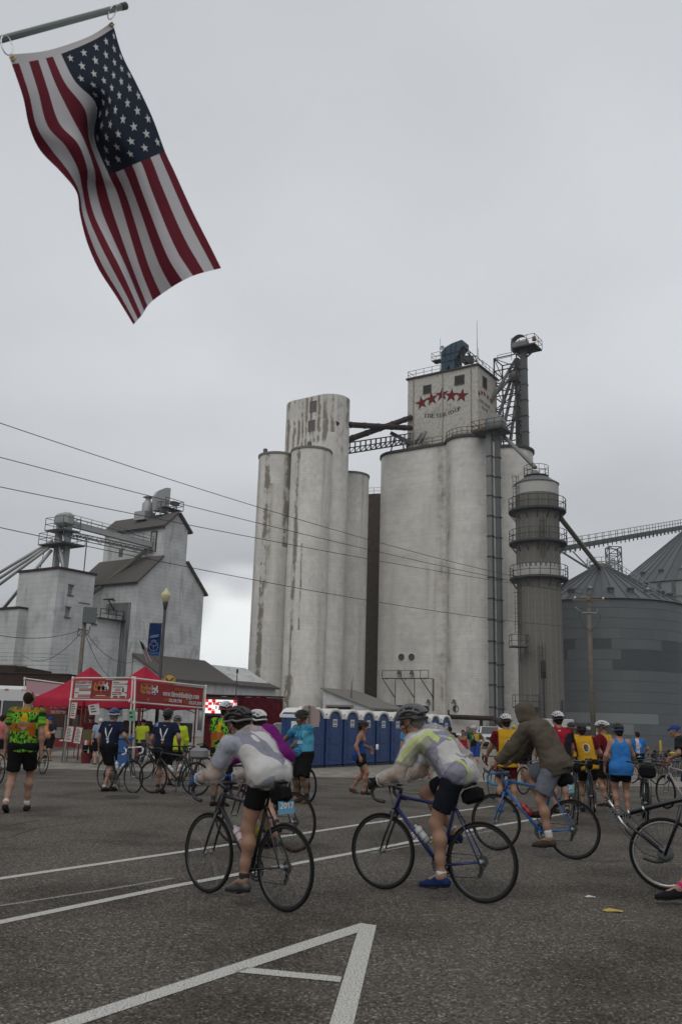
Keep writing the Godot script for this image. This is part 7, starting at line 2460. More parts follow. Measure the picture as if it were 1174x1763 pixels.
var head_t: Flesh
var hand_grip: Flesh
var hand_rest: Flesh
var folds_n := FastNoiseLite.new()

func make_templates() -> void:
	folds_n.seed = 19
	folds_n.frequency = 9.0
	folds_n.fractal_octaves = 2
	head_t = Flesh.new()
	var h := head_t
	h.bone(Vector3(-.035, .038, 0), Vector3(.022, .042, 0), .078, .074)
	h.bone(Vector3(-.05, .02, 0), Vector3(-.02, .0, 0), .066, .062)
	h.bone(Vector3(.03, .0, 0), Vector3(.035, -.045, 0), .06, .048)
	h.bone(Vector3(.005, -.05, -.03), Vector3(.06, -.088, -.008), .028, .022)
	h.bone(Vector3(.005, -.05, .03), Vector3(.06, -.088, .008), .028, .022)
	h.bone(Vector3(-.03, -.03, 0), Vector3(-.045, -.14, 0), .056, .056)
	h.bone(Vector3(.092, .005, 0), Vector3(.108, -.026, 0), .006, .0115)
	h.bone(Vector3(.1, -.032, -.011), Vector3(.1, -.032, .011), .007, .007)
	for s in [-1, 1]:
		h.bone(Vector3(.082, .026, s * .012), Vector3(.07, .028, s * .05), .009, .009)
		h.bone(Vector3(.075, -.022, s * .03), Vector3(.055, -.02, s * .05), .018, .016)
		h.bone(Vector3(-.002, .016, s * .078), Vector3(-.012, -.026, s * .073), .013, .008)
		h.bone(Vector3(.074, .01, s * .031), Vector3(.0745, .0101, s * .031), .0118, .0118)
	h.bone(Vector3(.089, -.052, -.016), Vector3(.089, -.052, .016), .0075, .0075)
	h.bone(Vector3(.086, -.063, -.012), Vector3(.086, -.063, .012), .0085, .0085)
	h.grow(.0062, .011)
	for v in h.V:
		var col := Color(1, 1, 1, 1)
		for s in [-1.0, 1.0]:
			var e := Vector3(.074, .01, s * .031)
			if v.distance_to(e) < .0145 and v.x > .076:
				col = Color(.5, .48, .45, .2) if Vector2(v.y - e.y, v.z - e.z).length() > .0062 else Color(.02, .015, .01, .2)
			if absf(v.z - s * .031) < .022 and v.y > .027 and v.y < .037 and v.x > .07: col = Color(.35, .28, .22, .6)
		if v.x > .083 and v.y < -.046 and v.y > -.07 and absf(v.z) < .024: col = Color(.85, .58, .55, .6)
		h.C.append(col)
	var hand := func(curl: float) -> Flesh:
		var s := Flesh.new()
		for i in 4:
			var z := .03 - .02 * i
			var l: float = [.072, .08, .074, .058][i]
			var kn := Vector3(.088 - .004 * absf(i - 1.2), .004, z)
			s.bone(Vector3(.012, 0, z * .55), kn, .017, .0125)
			var d1 := Vector3(cos(curl * .75), -sin(curl * .75), -z * .6).normalized()
			var d2 := Vector3(cos(curl * 1.6), -sin(curl * 1.6), -z * .8).normalized()
			var d3 := Vector3(cos(curl * 2.3), -sin(curl * 2.3), -z * .8).normalized()
			var a: Vector3 = kn + d1 * l * .48
			var b: Vector3 = a + d2 * l * .33
			s.bone(kn, a, .0105, .0095); s.bone(a, b, .0095, .0085); s.bone(b, b + d3 * l * .22, .0085, .007)
		var th := Vector3(.03, -.006, .03)
		s.bone(Vector3(.012, 0, .016), th, .017, .014)
		var t2: Vector3 = th + Vector3(.032, -.012 - .02 * curl * .5, .022 - .012 * curl)
		s.bone(th, t2, .0125, .0105)
		s.bone(t2, t2 + Vector3(.026, -.008 - .012 * curl, -.004 - .01 * curl), .0105, .008)
		s.bone(Vector3(-.03, 0, 0), Vector3(.02, 0, 0), .026, .026)
		return s.grow(.0062, .008)
	hand_grip = hand.call(1.15)
	hand_rest = hand.call(.4)

func ik(a: Vector3, b: Vector3, l1: float, l2: float, pole: Vector3) -> Array:   # [joint, reached end]
	var d := b - a
	var l := d.length()
	if l > (l1 + l2) * .995:
		b = a + d.normalized() * (l1 + l2) * .995
		d = b - a
		l = d.length()
	var x := (l1 * l1 - l2 * l2 + l * l) / (2.0 * l)
	var y := sqrt(maxf(0.0, l1 * l1 - x * x))
	var n := (pole - d * (pole.dot(d) / (l * l))).normalized()
	return [a + d / l * x + n * y, b]

func look_basis(fwd: Vector3, up: Vector3) -> Basis:      # local +x to fwd, +y near up
	var x := fwd.normalized()
	var z := x.cross(up).normalized()
	return Basis(x, z.cross(x), z)

func picture(key: String, base: Color, ops: Array, noise := []) -> StandardMaterial3D:   # cloth print: left half the back, right half the front, v from neck to hem
	if M.has(key): return M[key]
	var S := 160
	var im := Image.create(S, S, false, Image.FORMAT_RGB8)
	im.fill(base)
	if not noise.is_empty():
		var n := FastNoiseLite.new()
		n.seed = noise[0]
		n.frequency = noise[1]
		n.fractal_octaves = 2
		for y in S:
			for x in S:
				var g := n.get_noise_2d(x * 2.0, y) * .5 + .5
				for k in range(2, noise.size(), 2):
					if g < noise[k]:
						im.set_pixel(x, y, noise[k + 1])
						break
	for o in ops:
		if o[0] == "rect":
			im.fill_rect(Rect2i(roundi(o[1] * S), roundi(o[2] * S), roundi(o[3] * S) - roundi(o[1] * S), roundi(o[4] * S) - roundi(o[2] * S)), o[5])
		elif o[0] == "oval":
			for y in range(int((o[2] - o[4]) * S), int((o[2] + o[4]) * S) + 1):
				for x in range(int((o[1] - o[3]) * S), int((o[1] + o[3]) * S) + 1):
					if x >= 0 and y >= 0 and x < S and y < S and pow((float(x) / S - o[1]) / o[3], 2) + pow((float(y) / S - o[2]) / o[4], 2) < 1.0: im.set_pixel(x, y, o[5])
		elif o[0] == "poly":
			var poly := PackedVector2Array()
			var lo := Vector2(9, 9)
			var hi := Vector2(-9, -9)
			for i in range(0, o[1].size(), 2):
				var q := Vector2(o[1][i], o[1][i + 1])
				poly.append(q)
				lo = lo.min(q); hi = hi.max(q)
			for y in range(maxi(0, int(lo.y * S)), mini(S, int(hi.y * S) + 1)):
				for x in range(maxi(0, int(lo.x * S)), mini(S, int(hi.x * S) + 1)):
					if Geometry2D.is_point_in_polygon(Vector2((x + .5) / S, (y + .5) / S), poly): im.set_pixel(x, y, o[2])
	var m := mat(key, Color.WHITE, .85)
	m.albedo_texture = ImageTexture.create_from_image(im)
	m.texture_repeat = true
	return m

func cloth(key: String, c := Color.WHITE) -> StandardMaterial3D:
	return mat("cloth_" + key, c, .88)

# o: h height, skin, pose joints (P N look hl hr fl fr ...), garments
func person(label: String, pos: Vector3, turn: float, o: Dictionary) -> Node3D:
	var t := thing("person", label, "person", pos, turn, o.get("group", ""))
	var s: float = o.get("h", 1.75) / 1.75
	var cell: float = o.get("cell", .023)
	var skin: Color = o.get("skin", Color(.30, .17, .115))
	var fem: bool = o.get("fem", false)
	var girth: float = o.get("girth", 1.0)
	var P: Vector3 = o.P
	var Nk: Vector3 = o.N
	var U := (Nk - P).normalized()
	var Zr: Vector3 = o.get("right", Vector3(0, 0, 1))
	Zr = (Zr - U * Zr.dot(U)).normalized()
	var Zp: Vector3 = o.get("hipright", Zr)
	var Fw := U.cross(Zr)
	var bulge: float = o.get("hunch", .02)
	var mid := P.lerp(Nk, .52) - Fw * bulge
	var chest := P.lerp(Nk, .75) - Fw * bulge * .7
	var hw := (.088 if not fem else .092) * s
	var sw := (.188 if not fem else .156) * s
	var hips := [P - Zp * hw - U * .02, P + Zp * hw - U * .02]
	var sh := [Nk - U * .055 * s - Zr * sw + Fw * o.get("shrug", 0.0), Nk - U * .055 * s + Zr * sw + Fw * o.get("shrug", 0.0)]
	var la := .285 * s
	var lf := .255 * s
	var lt := .435 * s
	var lc := .425 * s
	var wrist := [o.hl, o.hr]
	var elbow := [Vector3.ZERO, Vector3.ZERO]
	var ankle := [o.fl, o.fr]
	var knee := [Vector3.ZERO, Vector3.ZERO]
	for i in 2:
		var sg := -1.0 if i == 0 else 1.0
		var pole: Vector3 = o.get("elbow", -Fw * .6 + Zr * sg * .5 - U * .4)
		if o.has("elbow"): pole += Zr * sg * o.get("flare", .4)
		var r := ik(sh[i], wrist[i], la, lf, pole)
		elbow[i] = r[0]; wrist[i] = r[1]
		r = ik(hips[i], ankle[i], lt, lc, o.get("knee", Vector3(1, 0, 0)) + Zp * sg * .12)
		knee[i] = r[0]; ankle[i] = r[1]
	var toes: Array = o.get("toes", [Vector3(1, -.1, -.1), Vector3(1, -.1, .1)])
	# ---- the body, one surface
	var g := girth
	var down: Vector3 = (-U + Vector3.DOWN * o.get("drape", 0.0)).normalized()
	var torso := func(q: Flesh, e: float, hem: float) -> void:
		for sg in [-1.0, 1.0]:
			q.bone(P + Zp * sg * .07 * s * g + down * hem, mid + Zr * sg * .07 * s * g, (.1 * s * g if not fem else .105 * s) + e, (.098 * s * g if not fem else .08 * s) + e, 1 if hem > 0 else 0)
			q.bone(mid + Zr * sg * .07 * s * g, chest + Zr * sg * .09 * s, (.098 * s * g if not fem else .08 * s) + e, .1 * s + e)
			q.bone(Nk - U * .06 * s + Zr * sg * .05 * s, sh[0 if sg < 0 else 1], .072 * s + e, .058 * s + e)
		q.bone(chest, Nk - U * .05 * s, .10 * s + e, .066 * s + e)
		if g > 1.1: q.bone(P + Fw * .08 * g + U * .06, mid + Fw * .07 * g, .1 * g + e, .09 * g + e)
		if fem: for sg in [-1.0, 1.0]: q.bone(chest + Fw * .075 + Zr * sg * .06 - U * .03, chest + Fw * .08 + Zr * sg * .06 - U * .031, .05 + e, .05 + e)
	var b := Flesh.new()
	torso.call(b, -.006, 0.0)
	for i in 2:
		b.bone(sh[i], elbow[i], .053 * s, .042 * s)
		b.bone(elbow[i], elbow[i].lerp(wrist[i], .3), .04 * s, .04 * s)
		b.bone(elbow[i].lerp(wrist[i], .3), wrist[i], .04 * s, .026 * s)
		b.bone(hips[i], knee[i], .08 * s * sqrt(g), .054 * s)
		var rearward: Vector3 = ((hips[i] - knee[i]).normalized() + (ankle[i] - knee[i]).normalized())
		rearward = rearward.normalized() if rearward.length() > .1 else -Fw
		var calf: Vector3 = knee[i].lerp(ankle[i], .3) + rearward * .018
		b.bone(knee[i] - rearward * .008, calf, .047 * s, .055 * s)
		b.bone(calf, knee[i].lerp(ankle[i], .68), .055 * s, .037 * s)
		b.bone(knee[i].lerp(ankle[i], .68), ankle[i], .037 * s, .031 * s)
		b.bone(hips[i].lerp(knee[i], .35) - rearward * .02, hips[i].lerp(knee[i], .75) - rearward * .012, .074 * s, .056 * s)
		b.bone(hips[i] - Fw * .03, hips[i].lerp(knee[i], .2) - Fw * .025, .084 * s, .074 * s)
		b.bone(ankle[i], ankle[i] + toes[i].normalized() * .12 - Vector3(0, .035, 0), .034, .026)
	var hd := Nk + (o.look as Vector3).normalized() * .04 * s + (U * .5 + Vector3.UP * .5) * .135 * s
	if o.has("head"): hd = o.head
	b.bone(Nk - U * .03, hd - Vector3(0, .06, 0), .06 * s, .052 * s)
	jobs.append([b, cell, .045])
	var hb := look_basis(o.look, o.get("headup", Vector3.UP))
	var glove: Material = o.get("glove", null)
	var gl := [Flesh.new(), Flesh.new()]
	finish.append(func() -> void:
		b.paint(skin)
		b.add(head_t, Transform3D(hb.scaled(Vector3.ONE * s * 1.02), hd), skin)
		for i in 2:
			var hdir: Vector3 = (wrist[i] - elbow[i]).normalized()
			if o.has("handdir"): hdir = o.handdir[i] if o.handdir is Array else o.handdir
			var back: Vector3 = o.handup[i] if o.has("handup") else Zr * (-1.0 if i == 0 else 1.0) + Vector3(0, .2, 0)
			var bs := look_basis(hdir, back)
			# thumb side: +z of the template for a right hand whose palm looks down is its left, so mirror the right one
			if i == 1: bs = Basis(bs.x, bs.y, -bs.z)
			var tpl: Flesh = hand_grip if o.get("grip", [false, false])[i] else hand_rest
			var xf := Transform3D(bs.scaled_local(Vector3.ONE * s * .98), wrist[i])
			b.add(tpl, xf, skin)
			if glove: gl[i].add(tpl, Transform3D(bs.scaled_local(Vector3(1.03, 1.25, 1.16) * s * .98), wrist[i]), skin)
		var sm := mat("skin", Color.WHITE, .6)
		sm.vertex_color_use_as_albedo = true
		put(b.mesh(), "body", sm, t)
		if glove:
			for i in 2:
				gl[i].C.clear()
				put(gl[i].mesh(), "glove", glove, t))
	# ---- garments
	var uvs := func(q: Flesh) -> PackedVector2Array:
		var r := PackedVector2Array()
		for p in q.V:
			var d := p - P
			var l := clampf(d.dot(Zr) / (.18 * s * maxf(g, 1.0)), -1.0, 1.0)
			var v := 1.0 - clampf((d.dot(U) + .12) / ((Nk - P).length() + .1), 0.0, 1.0)
			var fr := (p - P.lerp(Nk, clampf(d.dot(U) / (Nk - P).length(), 0, 1))).dot(Fw) > -.01
			r.append(Vector2(.75 - .25 * l, v) if fr else Vector2(.25 + .25 * l, v))
		# cut the wrap at the left side so that no face spans the whole print
		for i in range(0, q.I.size(), 3):
			var lo := 9.0
			var hi := -9.0
			for k in 3:
				lo = minf(lo, r[q.I[i + k]].x); hi = maxf(hi, r[q.I[i + k]].x)
			if hi - lo > .5:
				for k in 3:
					var w := q.I[i + k]
					if r[w].x < .5:
						q.I[i + k] = q.V.size()
						q.V.append(q.V[w]); q.N.append(q.N[w]); r.append(r[w] + Vector2(1, 0))
		return r
	var outfit := []
	for gar in o.get("wear", []):
		if gar[0] == "shoes" or gar[0] == "socks":
			for i in 2: outfit.append([gar, i])
		else: outfit.append([gar, 0])
	for worn in outfit:
		var gar: Array = worn[0]
		var foot: int = worn[1]
		var q := Flesh.new()
		var kind: String = gar[0].trim_suffix("s") if gar[0] in ["shoes", "socks"] else gar[0]
		var m: Material = gar[1]
		var p1: float = gar[2] if gar.size() > 2 and not gar[2] is Material else 0.0
		var ease: float = gar[3] if gar.size() > 3 else .01
		var fold: float = gar[4] if gar.size() > 4 else .006
		q.folds = folds_n
		q.fold_amp = fold
		var cl := cell if kind != "jacket" or m.resource_name != "clear_rain_shell" else .0105
		var called := kind
		match kind:
			"jersey", "jacket", "shirt", "tank_top":
				var hem: float = gar[5] if gar.size() > 5 else .1
				torso.call(q, ease, hem)
				if kind == "jacket": q.bone(P + down * hem * .8 - Fw * .04, chest - Fw * .03, .15 * s + ease, .12 * s + ease, 1)
				if o.has("drape"):
					for i in 2:
						var to := .2 if kind == "jacket" and hem > 0.0 else .06
						q.bone(hips[i], hips[i].lerp(knee[i], to), .098 * s + ease, .096 * s + ease, 2)
						q.bone(hips[i] - Fw * .035, hips[i].lerp(knee[i], to * .8) - Fw * .025, .102 * s + ease, .098 * s + ease, 2)
						q.bone(hips[i] - Fw * .03, P + U * .12, .1 * s + ease, .096 * s + ease)
						if i == 0: q.bone(P - Fw * .05 - U * .03, P + U * .14 - Fw * .02, .104 * s + ease, .1 * s + ease)
						if i == 0 and kind == "jacket": q.bone(P - Fw * .05 + down * .06, P + U * .2 - Fw * .04, .122 * s + ease, .116 * s + ease, 1)
				for i in 2:
					if p1 <= 0.0: continue
					var e := minf(p1, 1.0)
					q.bone(sh[i], sh[i].lerp(elbow[i], e), .06 * s + ease, .054 * s + ease * 1.5, 2 if p1 <= 1.0 else 0)
					if p1 > 1.0:
						q.bone(elbow[i], elbow[i].lerp(wrist[i], p1 - 1.0), .048 * s + ease * 1.5, .034 * s + ease * 1.2, 2)
				if kind == "tank_top":
					q = Flesh.new()
					q.folds = folds_n
					q.fold_amp = fold
					for sg in [-1.0, 1.0]:
						q.bone(P + Zp * sg * .07 * s * g + down * hem, mid + Zr * sg * .07 * s * g, .122 * s * g + ease, .08 * s * g + ease, 1)
						q.bone(hips[0 if sg < 0 else 1] - Fw * .035, P + U * .1, .122 * s + ease, .1 * s + ease)
						q.bone(mid + Zr * sg * .07 * s * g, chest + Zr * sg * .07 * s - U * .02, .08 * s * g + ease, .092 * s + ease)
						q.bone(chest + Zr * sg * .05 - U * .02, Nk - U * .06 + Zr * sg * .07, .085 * s + ease, .055 * s + ease)
			"shorts", "tights":
				for i in 2:
					var e := p1
					q.bone(hips[i], hips[i].lerp(knee[i], minf(e, 1.0)), .086 * s * sqrt(g) + ease, lerpf(.086 * s, .058 * s, minf(e, 1.0)) + ease * 1.6, 2 if e <= 1.0 else 0)
					q.bone(hips[i] - Fw * .03, hips[i].lerp(knee[i], .2) - Fw * .025, .088 * s + ease, .078 * s + ease)
					q.bone(P + Zp * (-1.0 if i == 0 else 1.0) * .07 * s * g, P + U * .03 + Zp * (-1.0 if i == 0 else 1.0) * .07 * s * g, .098 * s * g + ease, .094 * s * g + ease, 2)
					if e > 1.0: q.bone(knee[i], knee[i].lerp(ankle[i], e - 1.0), .06 * s + ease, .042 * s + ease, 2)
			"sock":
				cl = minf(cell, .014)
				for i in [foot]: q.bone(ankle[i].lerp(knee[i], p1), ankle[i], (.034 + .02 * p1 * 2.0) * s + .006, .04, 1)
			"shoe":
				cl = minf(cell, .011)
				for i in [foot]:
					var td: Vector3 = toes[i].normalized()
					var heel: Vector3 = ankle[i] - Vector3(td.x, 0, td.z) * .045 - Vector3(0, .045, 0)
					var ball: Vector3 = ankle[i] + td * .13 - Vector3(0, .055, 0)
					q.bone(ankle[i] - Vector3(0, .02, 0), heel, .038, .034)
					q.bone(heel, ball, .034, .034)
					q.bone(ankle[i] + td * .035 - Vector3(0, .012, 0), ball, .034, .031)
					q.bone(ball, ball + td * .075, .032, .02)
			"hood":
				q.bone(hd + hb * Vector3(-.03, .045, 0), hd + hb * Vector3(.03, .055, 0), .097, .09)
				q.bone(hd + hb * Vector3(-.06, -.02, 0), hd + hb * Vector3(-.05, -.12, 0), .086, .09)
				for sg in [-.03, .03]: q.bone(hd + hb * Vector3(-.015, .04, sg), hd + hb * Vector3(-.025, -.06, sg), .082, .08)
				q.bone(hd + hb * Vector3(.06, .03, -.06), hd + hb * Vector3(.05, -.08, -.07), .035, .04)
				q.bone(hd + hb * Vector3(.06, .03, .06), hd + hb * Vector3(.05, -.08, .07), .035, .04)
				q.bone(hd + hb * Vector3(-.05, -.12, 0), Nk - Fw * .04 - U * .06, .09, .1)
				cl = .016
			"collar", "scarf":
				q.bone(Nk - U * .02, hd - Vector3(0, .085, 0), .075 * s, .067 * s, 3)
			"hair":
				cl = .012
				q.fold_amp = .007
				q.bone(hd + hb * Vector3(-.04, .045, 0), hd + hb * Vector3(.018, .062, 0), .086, .072)
				q.bone(hd + hb * Vector3(-.055, .02, 0), hd + hb * Vector3(-.062, -.03, 0), .072, .06)
				if p1 > 0.0: q.chain([hd + hb * Vector3(-.1, .0, 0), hd + hb * Vector3(-.12, -.08, 0), hd + hb * Vector3(-.1, -.08 - p1, 0)], [.035, .032, .014])
			"helmet":
				helmet(t, m, gar[2], Transform3D(hb.scaled(Vector3.ONE * s), hd))
				continue
			"glasses":
				cl = .007
				q.fold_amp = 0.0
				for sg in [-1.0, 1.0]:
					q.bone(hd + hb * Vector3(.098, .012, sg * .008), hd + hb * Vector3(.08, .013, sg * .055), .012, .012)
					q.bone(hd + hb * Vector3(.08, .015, sg * .058), hd + hb * Vector3(-.005, .018, sg * .08), .005, .004)
			"cap":
				cl = .011
				q.fold_amp = 0.0
				q.bone(hd + hb * Vector3(-.035, .05, 0), hd + hb * Vector3(.02, .058, 0), .088, .082, 0)
				q.bone(hd + hb * Vector3(.07, .045, -.03), hd + hb * Vector3(.14, .035, 0), .02, .012)
				q.bone(hd + hb * Vector3(.07, .045, .03), hd + hb * Vector3(.14, .035, 0), .02, .012)
		jobs.append([q, cl, .03 if kind != "shoe" else .018])
		finish.append(func() -> void:
			if q.V.size() == 0: return
			var uv := PackedVector2Array()
			if m is StandardMaterial3D and m.albedo_texture != null and not m.uv1_triplanar: uv = uvs.call(q)
			var worn_o := put(q.mesh(uv), called, m, t)
			if m.resource_name == "clear_rain_shell":
				for i in 2:
					var ax: Vector3 = (wrist[i] - elbow[i]).normalized()
					var sd: Vector3 = ax.cross(Vector3.UP).normalized()
					var ring := []
					for n in 15: ring.append(elbow[i].lerp(wrist[i], .9) + (sd * cos(TAU * n / 14) + ax.cross(sd) * sin(TAU * n / 14)) * (.052 + .006 * sin(n * 2.4)))
					put(MB.new(true).tube(ring, .006, 6, false).done(), "cuff", cloth("cuff_white", lin(.42, .42, .41)), worn_o)
			if kind == "shoe":
				var td: Vector3 = toes[foot].normalized()
				var hl: Vector3 = ankle[foot] - Vector3(td.x, 0, td.z) * .05 - Vector3(0, .078, 0)
				var bl: Vector3 = ankle[foot] + td * .13 - Vector3(0, .083, 0)
				put(MB.new(true).tube([hl - Vector3(td.x, 0, td.z) * .02, hl, hl.lerp(bl, .5), bl, bl + td * .075 + Vector3(0, .006, 0), bl + td * .1 + Vector3(0, .012, 0)], [.02, .034, .03, .04, .03, .01], 10, true, .28).done(), "sole", M.black_rubber, worn_o))
	return t

func helmet(t: Node3D, shell: Material, trim: Material, xf: Transform3D) -> void:
	if not meshes.has("helmet_liner"):
		var E := func(lat: float, lon: float, grow: float) -> Vector3:   # lon 0 front .. PI back over the crown; lat sideways
			var c := Vector3(-.008, .052, 0)
			var y := sin(lon) * cos(lat)
			return c + Vector3(cos(lon) * cos(lat * .8) * (.128 + grow) * (1.0 if cos(lon) > 0 else 1.12), y * (.098 + grow), sin(lat) * (.094 + grow) * (.55 + .45 * sin(lon)))
		var ln := MB.new(true)
		for i in 14:
			for j in 12:
				var a0 := PI * (i / 14.0)
				var a1 := PI * ((i + 1) / 14.0)
				var b0 := -1.45 + 2.9 * j / 12.0
				var b1 := -1.45 + 2.9 * (j + 1) / 12.0
				ln.quad(E.call(b0, a0, 0.0), E.call(b0, a1, 0.0), E.call(b1, a1, 0.0), E.call(b1, a0, 0.0))
		meshes["helmet_liner"] = ln.done()
		var rb := MB.new(true)
		for r in 6:
			var lat := -1.12 + 2.24 * r / 5.0
			var last := []
			for i in 15:
				var lon := .16 + 2.72 * i / 14.0
				var w := .115 + .05 * cos(lon * 2.0) + (.05 if i < 2 or i > 12 else 0.0)
				var row := [E.call(lat - w, lon, .004), E.call(lat - w * .6, lon, .026), E.call(lat + w * .6, lon, .026), E.call(lat + w, lon, .004)]
				if last: for k in 3: rb.quad(last[k], row[k], row[k + 1], last[k + 1])
				last = row
		for lon in [.5, 1.25, 2.1, 2.75]:
			var last := []
			for i in 13:
				var lat := -1.15 + 2.3 * i / 12.0
				var row := [E.call(lat, lon - .1, .004), E.call(lat, lon - .05, .018), E.call(lat, lon + .05, .018), E.call(lat, lon + .1, .004)]
				if last: for k in 3: rb.quad(last[k], row[k], row[k + 1], last[k + 1])
				last = row
		meshes["helmet_ribs"] = rb.done()
		var rim := MB.new(true)
		var pts := []
		for i in 25:
			var a := TAU * i / 24.0
			pts.append(Vector3(-.008 + cos(a) * (.132 if cos(a) > 0 else .146), .052 - .012 * sin(a) * sin(a) - (.02 if cos(a) < -.5 else 0.0), sin(a) * .108))
		rim.tube(pts, .014, 7, false, .8)
		meshes["helmet_rim"] = rim.done()
		var st := MB.new(true)
		for s in [-1, 1]:
			st.tube([Vector3(.06, .04, s * .092), Vector3(.02, -.045, s * .082), Vector3(.05, -.105, s * .02)], .004, 4)
			st.tube([Vector3(-.07, .03, s * .085), Vector3(.02, -.045, s * .082)], .004, 4)
		meshes["helmet_strap"] = st.done()
	var h := put(meshes["helmet_ribs"], "helmet", shell, t)
	h.transform = xf * Transform3D(Basis(Vector3(0, 0, 1), .05), Vector3(0, .008, 0))
	put(meshes["helmet_liner"], "liner", M.black_plastic, h)
	put(meshes["helmet_rim"], "rim", trim, h)
	put(meshes["helmet_strap"], "strap", M.black_cloth, h)

# ------------------------------------------------------------ poses
func ride(o := {}) -> Dictionary:      # seated on bike(), hands on the hoods, feet on the pedals
	var th: float = o.get("crank", 1.57)
	var e := Vector3(cos(th), sin(th), 0) * .172
	var d := {"drape": .9, "P": Vector3(-.185, 1.05, 0), "N": Vector3(.22, 1.36, 0), "look": Vector3(1, -.12, 0), "hunch": .05,
		"hl": Vector3(.535, .965, -.205), "hr": Vector3(.535, .965, .205), "grip": [true, true], "handdir": Vector3(.95, -.25, 0), "handup": [Vector3(-.2, .5, -1), Vector3(-.2, .5, 1)],
		"fr": BB + e + Vector3(-.085, .1, .125), "fl": BB - e + Vector3(-.085, .1, -.125), "knee": Vector3(1, .4, 0), "elbow": Vector3(-.3, -1, 0), "flare": .25, "shrug": .03,
		"toes": [Vector3(1, -.12, 0), Vector3(1, -.12, 0)]}
	d.merge(o, true)
	return d

func stand(o := {}) -> Dictionary:     # upright, weight on both feet; stride moves the feet along x
	var h: float = o.get("h", 1.75)
	var s := h / 1.75
	var st: float = o.get("stride", .0)
	var wide: float = o.get("wide", .1)
	var lean: float = o.get("tilt", .03)
	var d := {"P": Vector3(0, .93 * s - absf(st) * .1, 0), "N": Vector3(lean, 1.445 * s - absf(st) * .1 - absf(lean) * .2, 0), "look": Vector3(1, -.05, 0),
		"hl": Vector3(.06 + st * .3, .80 * s, -.27 * s), "hr": Vector3(.06 - st * .3, .80 * s, .27 * s), "handdir": Vector3(.25, -1, 0), "handup": [Vector3(0, 0, -1), Vector3(0, 0, 1)],
		"fl": Vector3(-st - .03, .085 + maxf(0.0, st) * .25, -wide), "fr": Vector3(st - .03, .085 + maxf(0.0, -st) * .25, wide)}
	if st > .05: d.toes = [Vector3(1, -.5, 0), Vector3(1, .1, 0)]
	elif st < -.05: d.toes = [Vector3(1, .1, 0), Vector3(1, -.5, 0)]
	d.merge(o, true)
	return d

